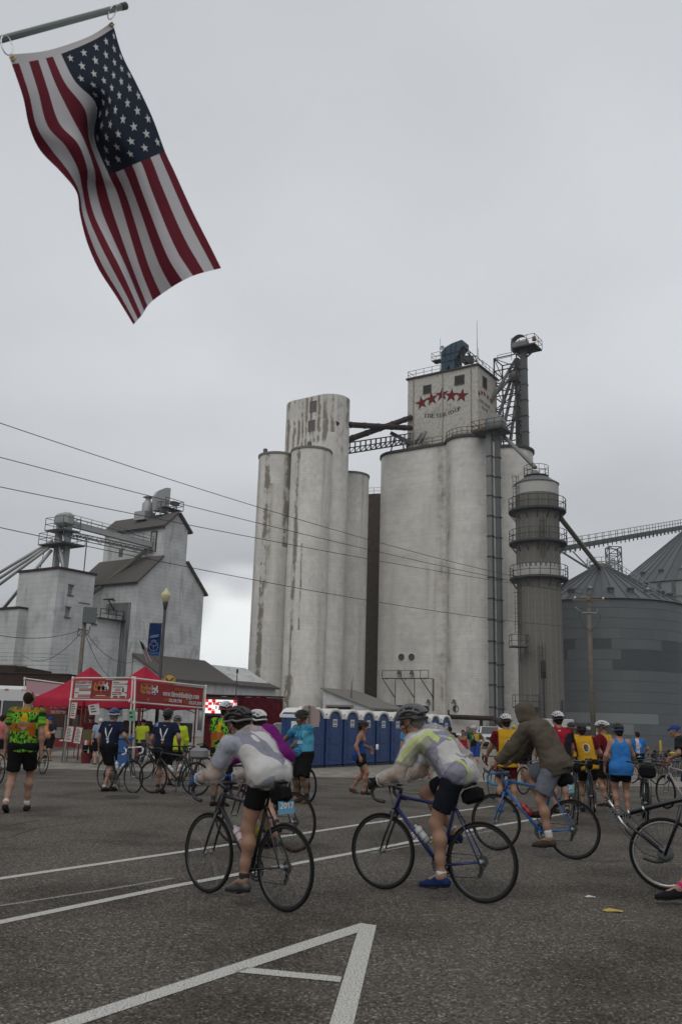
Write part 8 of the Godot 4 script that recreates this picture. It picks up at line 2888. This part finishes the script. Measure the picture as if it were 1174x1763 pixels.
func make_people() -> void:
	make_templates()
	var W := lin(.55, .55, .56)
	var K := lin(.009, .009, .010)
	var black := cloth("black", K)
	var bshort := cloth("black_short", lin(.007, .007, .008))
	var sock_w := cloth("white_sock", lin(.5, .5, .5))
	var sock_k := cloth("dark_sock", lin(.03, .03, .034))
	var shoe_k := cloth("black_shoe", lin(.02, .019, .018))
	var shoe_b := cloth("brown_shoe", lin(.06, .045, .035))
	var hw: Material = mat("helmet_white", lin(.5, .51, .53), .35)
	var hk: Material = mat("helmet_black", lin(.014, .014, .015), .45)
	var hg: Material = mat("helmet_grey", lin(.10, .105, .11), .4)
	var hblue: Material = mat("helmet_blue", lin(.02, .06, .2), .35)
	var hair_b := cloth("brown_hair", lin(.022, .014, .009))
	var hair_g := cloth("grey_hair", lin(.12, .11, .1))
	var tan := Color(.27, .15, .10)
	var pale := Color(.36, .22, .16)
	var dark := Color(.14, .075, .05)
	# translucent rain shell
	var plastic := mat("clear_rain_shell", Color(.8, .79, .77, .3), .3)
	plastic.normal_enabled = true
	plastic.normal_texture = noise_tex(201, .03, [], [], 256, 4, FastNoiseLite.TYPE_SIMPLEX_SMOOTH, 5.0)
	tri(plastic, Vector3(1.6, .5, 1.6), false)
	plastic.transparency = BaseMaterial3D.TRANSPARENCY_ALPHA
	# ---- the four riders in front
	var at_bike := func(rear: Array, front: Array) -> Array:
		var r := lev(rear)
		var f := lev(front)
		var m := r * .59 + f * .41
		return [Vector3(m.x, ground_y(m.z) + .002, m.z), aim(f - r)]
	var a: Array = at_bike.call([490, 1571], [352, 1537])
	var white_jersey := picture("white_blue_jersey", W, [["poly", [.0, .0, .16, .0, .42, .75, .30, .9, .0, .3], lin(.03, .055, .18)], ["rect", .3, .55, .5, .72, lin(.025, .05, .16)], ["poly", [.02, .1, .1, .06, .3, .6, .24, .66], lin(.02, .03, .09)], ["rect", .5, 0, .58, 1, lin(.04, .07, .2)], ["oval", .15, .28, .05, .1, lin(.6, .6, .62)]])
	person("rider in clear rain jacket over a white and blue jersey, blue gloves", a[0], a[1], ride({"h": 1.72, "cell": .0125, "skin": tan, "crank": 1.75, "N": Vector3(.185, 1.325, 0), "look": Vector3(1, -.25, -.1), "P": Vector3(-.15, 1.045, 0), "glove": cloth("blue_glove", lin(.02, .05, .16)),
		"wear": [["jersey", white_jersey, .7, .012, .006, .1], ["jacket", plastic, 1.92, .022, .014, .09], ["shorts", bshort, .62, .012, .004], ["socks", sock_k, .14], ["shoes", mat("bronze_shoe", lin(.055, .05, .045), .5)], ["hair", hair_b], ["scarf", cloth("navy_band", lin(.01, .016, .05))], ["helmet", hk, hg]]}))
	a = at_bike.call([505, 1468], [400, 1452])
	person("rider in purple jacket and white helmet behind the clear rain jacket", a[0], a[1], ride({"h": 1.66, "fem": true, "skin": pale, "crank": .4, "N": Vector3(.2, 1.34, 0), "P": Vector3(-.12, 1.04, 0),
		"wear": [["jacket", cloth("purple", lin(.12, .01, .115)), 1.9, .016, .016, .1], ["shorts", bshort, .7, .012], ["socks", sock_k, .12], ["shoes", shoe_k], ["hair", hair_b, .08], ["helmet", hw, hw]]}))
	a = at_bike.call([832, 1556], [655, 1531])
	var L1 := lin(.42, .55, .03)
	var blue_j := lin(.045, .05, .17)
	var lime_jersey := picture("white_purple_lime_jersey", lin(.5, .5, .51), [["rect", 0, .0, .5, .13, W], ["poly", [0, .16, .5, .12, .5, .36, 0, .4], blue_j], ["poly", [.1, .24, .3, .24, .32, .3, .12, .3], lin(.3, .3, .4)], ["poly", [.28, .3, .5, .34, .5, .4, .3, .36], L1], ["poly", [.0, .74, .16, .78, .1, 1, 0, 1], blue_j], ["poly", [.03, .72, .08, .72, .15, 1, .09, 1], L1], ["poly", [.36, .72, .5, .72, .5, 1, .42, 1], blue_j], ["poly", [.0, .1, .07, .05, .1, .3, .03, .36], L1], ["rect", .93, .05, 1, .3, L1], ["rect", .16, .62, .2, .74, lin(.05, .06, .15)], ["rect", .22, .66, .26, .76, lin(.05, .06, .15)], ["rect", .94, .3, 1, 1, blue_j]])
	person("rider in clear rain jacket over a white and purple jersey, grey helmet", a[0], a[1], ride({"h": 1.82, "cell": .0125, "skin": tan, "crank": 1.6, "P": Vector3(-.17, 1.07, 0), "N": Vector3(.2, 1.385, 0), "look": Vector3(1, -.2, -.06), "glove": cloth("black_glove", lin(.012, .012, .013)),
		"wear": [["jersey", lime_jersey, .7, .014, .006, .1], ["jacket", plastic, 1.92, .024, .014, -.02], ["shorts", cloth("navy_short", lin(.010, .012, .018)), .74, .014, .004], ["socks", sock_w, .1], ["shoes", cloth("blue_road_shoe", lin(.012, .026, .09))], ["hair", hair_g], ["glasses", M.black_plastic], ["helmet", hg, hk]]}))
	a = at_bike.call([985, 1480], [857, 1465])
	person("rider in brown hooded rain jacket and grey shorts, white socks", a[0], a[1], ride({"h": 1.8, "cell": .015, "skin": tan, "crank": 1.1, "P": Vector3(-.2, 1.08, 0), "N": Vector3(.09, 1.535, 0), "look": Vector3(1, -.15, -.1),
		"wear": [["jacket", cloth("olive_brown", lin(.082, .071, .054)), 1.95, .022, .016, .16], ["hood", cloth("olive_brown"), 0.0, 0.0, .008], ["shorts", cloth("grey_short", lin(.13, .14, .17)), .8, .03, .01], ["socks", sock_w, .22], ["shoes", shoe_b]]}))
	# ---- left side
	var green := lin(.07, .28, .02)
	var dg := lin(.008, .03, .012)
	var yel := lin(.45, .28, .01)
	var ora := lin(.28, .09, .012)
	var tie := picture("tie_dye_jersey", green, [["rect", .03, .3, .12, .52, ora], ["rect", .36, .3, .47, .62, ora], ["rect", .14, .3, .36, .5, ora], ["oval", .25, .26, .065, .2, yel], ["poly", [.17, .28, .33, .28, .32, .42, .25, .52, .18, .42], lin(.16, .15, .15)], ["rect", .185, .33, .315, .385, ora], ["poly", [.19, .4, .31, .4, .25, .49], lin(.4, .2, .1)], ["rect", 0, .0, .5, .05, lin(.3, .12, .02)]], [5, .035, .36, dg, .44, lin(.03, .1, .02), .62, green, .70, lin(.16, .4, .04), .76, yel, 1.0, dg])
	var g := gp(28, 1398)
	person("bareheaded walker in green and orange tie-dye jersey and black shorts", g, aim(Vector3(-.1, 0, -1)), stand({"h": 1.92, "cell": .0145, "skin": tan, "stride": .24, "girth": 1.08,
		"wear": [["jersey", tie, .62, .016, .007, .1], ["shorts", bshort, .78, .022, .006], ["socks", sock_w, .14], ["shoes", shoe_k], ["hair", hair_b]]}))
	var navy := lin(.010, .013, .034)
	var wing := [["poly", [.13, .16, .165, .2, .245, .5, .225, .52, .16, .34], W], ["poly", [.37, .16, .335, .2, .255, .5, .275, .52, .34, .34], W], ["oval", .25, .56, .05, .045, lin(.4, .4, .42)], ["rect", .06, .82, .44, .85, lin(.1, .07, .03)], ["rect", .22, .07, .28, .09, lin(.4, .4, .45)]]
	var nj := picture("navy_winged_jersey", navy, wing + [["oval", .27, .66, .04, .05, lin(.5, .5, .52)]])
	var nj2 := picture("navy_winged_jersey_orange", navy, wing + [["oval", .25, .66, .035, .035, lin(.4, .12, .02)], ["rect", .0, .0, .05, .12, lin(.2, .25, .4)]])
	g = gp(182, 1362)
	person("man in navy winged jersey and blue striped helmet, legs crossed", g, aim(Vector3(.3, 0, -1)), stand({"h": 1.74, "skin": tan, "girth": 1.06, "fl": Vector3(.1, .085, .12), "fr": Vector3(-.1, .085, .02), "tilt": .06, "hr": Vector3(.2, .98, .36), "hl": Vector3(.1, .86, -.3),
		"wear": [["jersey", nj, .66, .016, .006, .12], ["shorts", bshort, .85, .03, .006], ["socks", sock_w, .1], ["shoes", shoe_k], ["hair", hair_g], ["helmet", hblue, hw]]}))
	g = gp(276, 1366)
	person("man in navy winged jersey and black helmet holding the touring bicycle", g, aim(Vector3(.15, 0, -1)), stand({"h": 1.78, "skin": tan, "girth": 1.05, "stride": -.14, "tilt": .1, "hl": Vector3(.22, .9, -.26), "hr": Vector3(.16, .95, .3), "glove": cloth("black_glove"),
		"wear": [["jersey", nj2, .62, .016, .006, .12], ["shorts", bshort, .8, .02, .006], ["socks", sock_k, .2], ["shoes", shoe_k], ["hair", hair_b], ["helmet", hk, hk]]}))
	var viz := cloth("lime_viz", lin(.38, .47, .03))
	person("person in bright lime jacket and grey helmet behind the winged jersey", gp(299, 1352), aim(Vector3(-.4, 0, -1)), stand({"h": 1.68, "skin": pale, "wear": [["jacket", viz, 1.9, .02, .014, .1], ["shorts", bshort, .7, .02], ["socks", sock_k, .15], ["shoes", shoe_k], ["helmet", hg, hk]]}))
	person("vendor in lime safety vest and dark cap at the smoker", gp(240, 1318), aim(Vector3(.3, 0, -1)), stand({"h": 1.72, "cell": .026, "skin": tan, "wear": [["shirt", viz, .5, .02, .01, .1], ["tights", cloth("jeans", lin(.02, .025, .05)), 1.95, .015], ["shoes", shoe_k], ["cap", black]]}))
	var floral := picture("floral_jersey", lin(.45, .3, .03), [], [8, .06, .4, lin(.4, .06, .12), .52, lin(.5, .3, .03), .62, lin(.45, .1, .2), 1.0, lin(.5, .35, .05)])
	a = at_bike.call([84, 1334], [36, 1328])
	person("rider in yellow and pink floral jersey and dark helmet", a[0], a[1], ride({"h": 1.64, "fem": true, "skin": pale, "N": Vector3(.05, 1.5, 0), "crank": 2.2, "look": Vector3(1, 0, .3), "wear": [["jersey", floral, .6, .014, .006, .1], ["tights", black, 1.3, .01], ["shoes", shoe_k], ["hair", hair_b, .14], ["helmet", hk, hk]]}))
	person("customer in pink top at the tent's edge", gp(-6, 1325), aim(Vector3(.4, 0, -1)), stand({"h": 1.66, "cell": .026, "fem": true, "skin": pale, "wear": [["shirt", cloth("coral", lin(.4, .12, .12)), .6, .02, .008, .1], ["shorts", black, .6, .02], ["shoes", shoe_k], ["hair", hair_b]]}))
	person("customer in dark shirt and blue cap reading under the tent", gp(82, 1312), aim(Vector3(-.3, 0, 1)), stand({"h": 1.7, "cell": .026, "skin": pale, "hl": Vector3(.3, 1.1, -.12), "hr": Vector3(.3, 1.1, .12), "wear": [["shirt", cloth("charcoal", lin(.02, .022, .03)), .6, .02, .008, .1], ["shorts", black, .9, .03], ["shoes", shoe_k], ["cap", cloth("cap_blue", lin(.02, .05, .2))]]}))
	person("vendor in dark red shirt and cap behind the menu boards", gp(151, 1312), aim(Vector3(.2, 0, 1)), stand({"h": 1.78, "cell": .026, "skin": tan, "girth": 1.15, "wear": [["shirt", cloth("maroon", lin(.07, .008, .012)), .6, .03, .01, .1], ["tights", black, 1.9, .02], ["shoes", shoe_k], ["cap", cloth("maroon")]]}))
	person("customer in pale blue shirt and white cap at the counter", gp(168, 1318), aim(Vector3(-.5, 0, -1)), stand({"h": 1.7, "cell": .026, "skin": pale, "wear": [["shirt", cloth("pale_blue", lin(.22, .3, .42)), .6, .02, .01, .1], ["shorts", black, .9, .03], ["shoes", shoe_k], ["cap", cloth("cap_white", lin(.5, .5, .5))]]}))
	var tie2 := picture("tie_dye_jersey_two", green, [["rect", .03, .34, .14, .95, ora], ["rect", .14, .34, .4, .56, ora], ["rect", .2, .06, .3, .34, yel], ["poly", [.2, .36, .32, .36, .31, .48, .26, .56, .21, .48], lin(.3, .12, .05)]], [6, .04, .4, dg, .46, lin(.03, .1, .02), .6, green, .70, lin(.16, .4, .04), .76, yel, 1.0, dg])
	person("cyclist in green and orange tie-dye jersey with white and red helmet", gp(376, 1388), aim(Vector3(.5, 0, -1)), stand({"h": 1.84, "skin": dark, "girth": 1.05, "hl": Vector3(.25, .95, -.3), "wear": [["jersey", tie2, .62, .018, .008, .1], ["tights", black, 1.3, .02], ["socks", sock_k, .2], ["shoes", shoe_k], ["scarf", cloth("white_scarf", lin(.45, .45, .5))], ["hair", hair_b], ["helmet", hw, mat("helmet_red", lin(.25, .03, .03), .4)]]}))
	var teal := picture("turquoise_jersey", lin(.03, .18, .3), [["rect", .52, .2, .6, .9, lin(.02, .06, .12)], ["poly", [.62, .3, .8, .25, .85, .6, .66, .7], lin(.03, .08, .15)], ["rect", .7, .4, .9, .5, lin(.25, .4, .5)], ["rect", .9, .1, 1, .9, lin(.08, .32, .46)], ["rect", .0, .1, .12, .9, lin(.08, .32, .46)], ["rect", .06, .55, .16, .8, lin(.02, .05, .1)]], [9, .05, .45, lin(.025, .14, .26), .6, lin(.04, .2, .33), 1.0, lin(.08, .27, .38)])
	g = gp(519, 1383)
	person("stout man in turquoise jersey and long black shorts beside his bicycle", g, aim(Vector3(-.75, 0, .7)), stand({"h": 1.76, "cell": .018, "skin": dark, "girth": 1.2, "wide": .14, "hl": Vector3(.3, .98, .14), "hr": Vector3(.18, 1.05, .62), "look": Vector3(.9, -.1, .3), "grip": [true, true], "glove": cloth("black_glove"), "wear": [["jersey", teal, .75, .02, .008, .14], ["shorts", bshort, .98, .045, .01], ["socks", sock_k, .3], ["shoes", shoe_b], ["helmet", hk, hk]]}))
	var blue_tank := picture("blue_tank_print", lin(.015, .05, .2), [["rect", .7, .3, .8, .45, lin(.4, .3, .2)]])
	g = gp(618, 1367)
	person("woman in blue tank top and helmet walking past the toilets, can in hand", g, aim(Vector3(.95, 0, .25)), stand({"h": 1.66, "cell": .018, "fem": true, "skin": Color(.25, .125, .08), "stride": .16, "hl": Vector3(.22, 1.02, -.2), "hr": Vector3(.06, .84, .26), "wear": [["tank_top", blue_tank, 0.0, .012, .005, .12], ["shorts", bshort, .55, .03, .008], ["shoes", shoe_b], ["hair", hair_b], ["helmet", hk, hk]]}))
	# ---- middle crowd, far
	person("person in light blue shirt by the last toilets", gp(703, 1347), aim(Vector3(-.6, 0, -1)), stand({"h": 1.74, "skin": tan, "wear": [["shirt", cloth("sky_shirt", lin(.06, .19, .4)), .6, .022, .008, .12], ["shorts", black, .8, .03], ["socks", sock_k, .1], ["shoes", shoe_k], ["hair", hair_b], ["helmet", hw, hblue]]}))
	person("person with red socks standing behind the purple jersey rider", gp(733, 1342), aim(Vector3(.2, 0, -1)), stand({"h": 1.72, "skin": pale, "wear": [["jersey", cloth("blue_far", lin(.03, .09, .25)), .6, .016, .006, .1], ["shorts", black, .7, .02], ["socks", cloth("red_sock", lin(.3, .02, .03)), .25], ["shoes", cloth("red_shoe", lin(.12, .02, .03))], ["helmet", hg, hw]]}))
	var bj := picture("black_red_jersey", lin(.012, .012, .012), [["oval", .25, .42, .09, .13, lin(.25, .03, .02)], ["oval", .25, .42, .05, .08, lin(.35, .16, .03)], ["rect", .05, .1, .45, .15, lin(.3, .28, .05)]])
	person("bareheaded man in black jersey with red print far behind the riders", gp(775, 1322), aim(Vector3(-.2, 0, -1)), stand({"h": 1.78, "cell": .024, "skin": dark, "wear": [["jersey", bj, .6, .018, .006, .12], ["shorts", black, .8, .02], ["socks", sock_k, .2], ["shoes", shoe_k], ["hair", hair_b]]}))
	person("woman in red tank top with hand on hip in the far group", gp(797, 1324), aim(Vector3(-.3, 0, 1)), stand({"h": 1.66, "cell": .024, "fem": true, "skin": Color(.22, .11, .075), "hl": Vector3(-.02, 1.0, -.2), "wear": [["tank_top", cloth("red_tank", lin(.26, .012, .03)), 0.0, .012, .005, .12], ["shorts", black, .6, .02], ["shoes", shoe_k], ["hair", hair_b, .1]]}))
	person("man in grey shirt standing behind the red tank top", gp(806, 1316), aim(Vector3(-.5, 0, 1)), stand({"h": 1.8, "cell": .026, "skin": tan, "wear": [["shirt", cloth("slate", lin(.06, .08, .1)), .6, .02, .008, .12], ["shorts", cloth("khaki", lin(.2, .17, .12)), .9, .03], ["shoes", shoe_k], ["hair", hair_b]]}))
	var yg := picture("green_gold_jersey", lin(.012, .012, .014), [["poly", [.5, .0, .66, .0, .72, .3, .5, .6], lin(.03, .12, .03)], ["poly", [.72, 0, 1, 0, 1, .5, .8, .36], lin(.42, .3, .05)], ["rect", .66, .05, .7, .3, lin(.5, .5, .5)], ["rect", .86, .5, 1, 1, lin(.03, .08, .3)], ["rect", 0, .3, .1, 1, lin(.03, .08, .3)]])
	person("man in green and gold jersey, lime shorts and white helmet, arms akimbo", gp(818, 1330), aim(Vector3(-.45, 0, 1)), stand({"h": 1.84, "cell": .022, "skin": pale, "hl": Vector3(-.02, 1.0, -.24), "hr": Vector3(-.02, 1.0, .24), "tilt": .08, "wear": [["jersey", yg, .6, .018, .006, .14], ["shorts", cloth("blue_lime", lin(.02, .05, .2)), .8, .02], ["socks", sock_w, .15], ["shoes", shoe_k], ["helmet", hw, hw]]}))
	person("cyclist in pale helmet half hidden behind the purple jersey rider", gp(757, 1330), aim(Vector3(.3, 0, 1)), stand({"h": 1.7, "cell": .026, "skin": tan, "wear": [["jersey", cloth("brown_j", lin(.06, .035, .03)), .6, .018, .006, .12], ["shorts", black, .8, .02], ["shoes", shoe_k], ["helmet", hg, hw]]}))
	person("cyclist in blue helmet by the last visible toilet", gp(743, 1328), aim(Vector3(.3, 0, -1)), stand({"h": 1.78, "cell": .026, "skin": tan, "wear": [["jersey", cloth("dark_teal", lin(.02, .04, .05)), .6, .018, .006, .12], ["shorts", black, .8, .02], ["shoes", shoe_k], ["helmet", hblue, hw]]}))
	# ---- right side, backs of the line
	var maroon := lin(.1, .008, .014)
	var gold := lin(.43, .245, .014)
	var pirate := [["rect", 0, 0, .025, .6, maroon], ["rect", .475, 0, .5, .6, maroon], ["rect", .97, 0, 1, .6, maroon], ["rect", .5, 0, .53, .6, maroon], ["oval", .26, .36, .095, .15, lin(.45, .42, .4)], ["oval", .25, .36, .065, .115, lin(.06, .05, .035)], ["oval", .27, .3, .04, .05, lin(.25, .03, .03)], ["oval", .28, .4, .03, .05, lin(.1, .16, .08)], ["rect", .16, .56, .36, .6, lin(.3, .2, .06)], ["rect", .19, .63, .33, .65, lin(.32, .22, .05)]]
	var gj := picture("gold_emblem_jersey", gold, pirate)
	person("man in gold jersey with round emblem and white helmet, maroon shorts", gp(874, 1398), aim(Vector3(-.1, 0, -1)), stand({"h": 1.78, "cell": .018, "skin": tan, "girth": 1.1, "wide": .14, "hl": Vector3(.3, .95, -.32), "hr": Vector3(.25, .95, .2), "glove": cloth("red_glove", lin(.1, .01, .012)), "wear": [["jersey", gj, .62, .016, .006, .14], ["shorts", cloth("maroon_short", lin(.08, .008, .012)), .72, .014], ["socks", sock_k, .12], ["shoes", cloth("blue_shoe", lin(.05, .12, .22))], ["hair", hair_b], ["helmet", hw, hk]]}))
	person("cyclist in white helmet looking out behind the brown jacket", gp(905, 1352), aim(Vector3(-.2, 0, 1)), stand({"h": 1.72, "cell": .024, "skin": tan, "wear": [["jersey", cloth("grey_j", lin(.2, .2, .2)), .6, .016, .006, .1], ["shorts", black, .7, .02], ["shoes", shoe_k], ["helmet", hw, hw]]}))
	person("marshal in lime jacket far behind the brown hooded jacket", gp(884, 1322), aim(Vector3(.4, 0, 1)), stand({"h": 1.95, "cell": .026, "skin": tan, "wear": [["jacket", viz, 1.9, .02, .01, .1], ["tights", black, 1.9, .02], ["shoes", shoe_k], ["cap", viz]]}))
	var rb := picture("red_black_jersey", lin(.26, .012, .025), [["poly", [.32, .26, .42, .1, .5, .1, .5, 1, .38, 1, .3, .6], lin(.018, .018, .02)], ["rect", .5, 0, .62, 1, lin(.018, .018, .02)], ["rect", .2, .02, .26, .05, lin(.4, .4, .4)]])
	person("tall man in red and black jersey and white vented helmet", gp(966, 1400), aim(Vector3(-.05, 0, -1)), stand({"h": 1.86, "cell": .018, "skin": tan, "girth": 1.08, "hr": Vector3(.25, .92, .3), "hl": Vector3(.25, .92, -.3), "wear": [["jersey", rb, .62, .018, .007, .14], ["shorts", bshort, .8, .02], ["socks", sock_k, .15], ["shoes", shoe_k], ["hair", hair_b], ["collar", cloth("red_collar", lin(.26, .012, .025))], ["helmet", hw, hk]]}))
	person("man in gold emblem jersey bending to his bicycle, dark helmet", gp(1012, 1398), aim(Vector3(.15, 0, -1)), stand({"h": 1.74, "cell": .018, "skin": tan, "N": Vector3(.16, 1.37, -.04), "P": Vector3(0, .9, .03), "hl": Vector3(.4, .95, -.25), "hr": Vector3(.4, .95, .25), "wear": [["jersey", gj, .62, .016, .006, .14], ["shorts", bshort, .7, .014], ["socks", sock_w, .12], ["shoes", shoe_k], ["hair", hair_b], ["helmet", hk, hk]]}))
	person("cyclist in gold jersey half hidden behind the red and black jersey", gp(988, 1376), aim(Vector3(.1, 0, -1)), stand({"h": 1.76, "skin": tan, "wear": [["jersey", gj, .62, .016, .006, .12], ["shorts", bshort, .7, .02], ["shoes", shoe_k], ["helmet", hk, hg]]}))
	person("man in maroon and gold jersey and striped helmet turned sideways", gp(1046, 1388), aim(Vector3(-.55, 0, -.6)), stand({"h": 1.76, "cell": .018, "skin": tan, "hl": Vector3(.2, .95, -.25), "look": Vector3(1, -.05, -.5), "wear": [["jersey", picture("maroon_gold_jersey", maroon, [["rect", .1, .0, .5, 1, gold], ["rect", .56, .0, .7, 1, gold]]), .62, .016, .006, .12], ["shorts", bshort, .8, .02], ["socks", sock_k, .1], ["shoes", shoe_k], ["helmet", hw, hk]]}))
	var bt := picture("bright_blue_tank", lin(.03, .15, .42), [])
	person("woman in bright blue tank top and black shorts, seen from behind", gp(1072, 1408), aim(Vector3(.05, 0, -1)), stand({"h": 1.66, "cell": .0155, "fem": true, "skin": Color(.30, .16, .11), "girth": 1.05, "wide": .09, "hr": Vector3(.3, .92, .3), "hl": Vector3(.12, .86, -.26), "wear": [["tank_top", bt, 0.0, .022, .01, .15], ["shorts", bshort, .58, .016, .005], ["socks", sock_k, .06], ["shoes", shoe_k], ["hair", hair_b], ["helmet", hk, hblue]]}))
	var bw := picture("blue_white_jersey", lin(.03, .11, .4), [["rect", .1, .0, .26, 1, lin(.42, .42, .48)], ["rect", .13, .3, .22, .36, lin(.1, .15, .3)], ["rect", .14, .5, .2, .6, lin(.1, .1, .2)], ["rect", .14, .75, .22, .8, lin(.4, .05, .08)], ["rect", .3, .2, .33, .45, lin(.4, .45, .5)], ["rect", 0, 0, .05, 1, lin(.02, .14, .2)], ["rect", .45, 0, .5, 1, lin(.02, .14, .2)]])
	person("bareheaded man in blue and white jersey walking away to the parked bicycles", gp(1101, 1345), aim(Vector3(.0, 0, -1)), stand({"h": 1.8, "skin": tan, "stride": .16, "hl": Vector3(.2, 1.0, -.3), "hr": Vector3(.2, 1.0, .3), "wear": [["jersey", bw, .62, .018, .006, .1], ["shorts", bshort, .7, .02], ["socks", sock_k, .1], ["shoes", shoe_k], ["hair", hair_b]]}))
	person("man in dark shirt and navy shorts at the silver hybrid bicycle", gp(1192, 1392), aim(Vector3(-.8, 0, -.4)), stand({"h": 1.8, "cell": .018, "skin": tan, "girth": 1.1, "tilt": .2, "hl": Vector3(.4, 1.0, -.25), "hr": Vector3(.4, 1.0, .25), "wear": [["shirt", cloth("charcoal_two", lin(.016, .016, .018)), .7, .026, .01, .14], ["shorts", cloth("navy_loose", lin(.012, .016, .05)), .95, .04, .01], ["socks", sock_w, .1], ["shoes", shoe_w()], ["cap", cloth("cap_blue")]]}))
	person("rider of the recumbent in black and pink shoes, one foot down", gp(1182, 1556), aim(Vector3(-.9, 0, -.25)), stand({"h": 1.7, "cell": .018, "fem": true, "skin": tan, "fl": Vector3(.1, .085, -.1), "fr": Vector3(-.6, .085, .12), "P": Vector3(-.45, .82, 0), "N": Vector3(-.55, 1.32, 0), "hl": Vector3(-.6, .8, -.3), "hr": Vector3(-.6, .8, .3), "wear": [["jersey", cloth("rec_grey", lin(.1, .1, .11)), .6, .018, .006, .1], ["tights", black, 1.6, .012], ["socks", cloth("pink_sock", lin(.5, .02, .14)), .12], ["shoes", picture("bright_trim_shoe", lin(.014, .014, .016), [["rect", .55, 0, .7, 1, lin(.01, .1, .16)]])], ["hair", hair_b], ["helmet", hk, hk]]}))
	# can and cup the walking woman carries
	var wp := gp(618, 1367)
	var can := thing("drink_can", "white drink can in the walking woman's raised hand", "can", wp + Vector3(.40, .99, -.10))
	put(MB.new(true).lathe([Vector2(.001, 0), Vector2(.03, .0), Vector2(.033, .02), Vector2(.033, .1), Vector2(.026, .12), Vector2(.001, .12)], 14).done(), "body", M.white_plastic, can)
	put(MB.new(true).lathe([Vector2(.026, .121), Vector2(.001, .123)], 14).done(), "lid", M.chrome, can)

func shoe_w() -> Material:
	return cloth("white_shoe", lin(.4, .4, .4))

func _ready() -> void:
	rng.seed = 7
	make_world()
	make_materials()
	make_ground()
	make_elevators()
	make_flag()
	make_poles()
	make_toilets()
	make_stand()
	make_vehicles()
	make_bikes()
	make_people()
	grow_all()
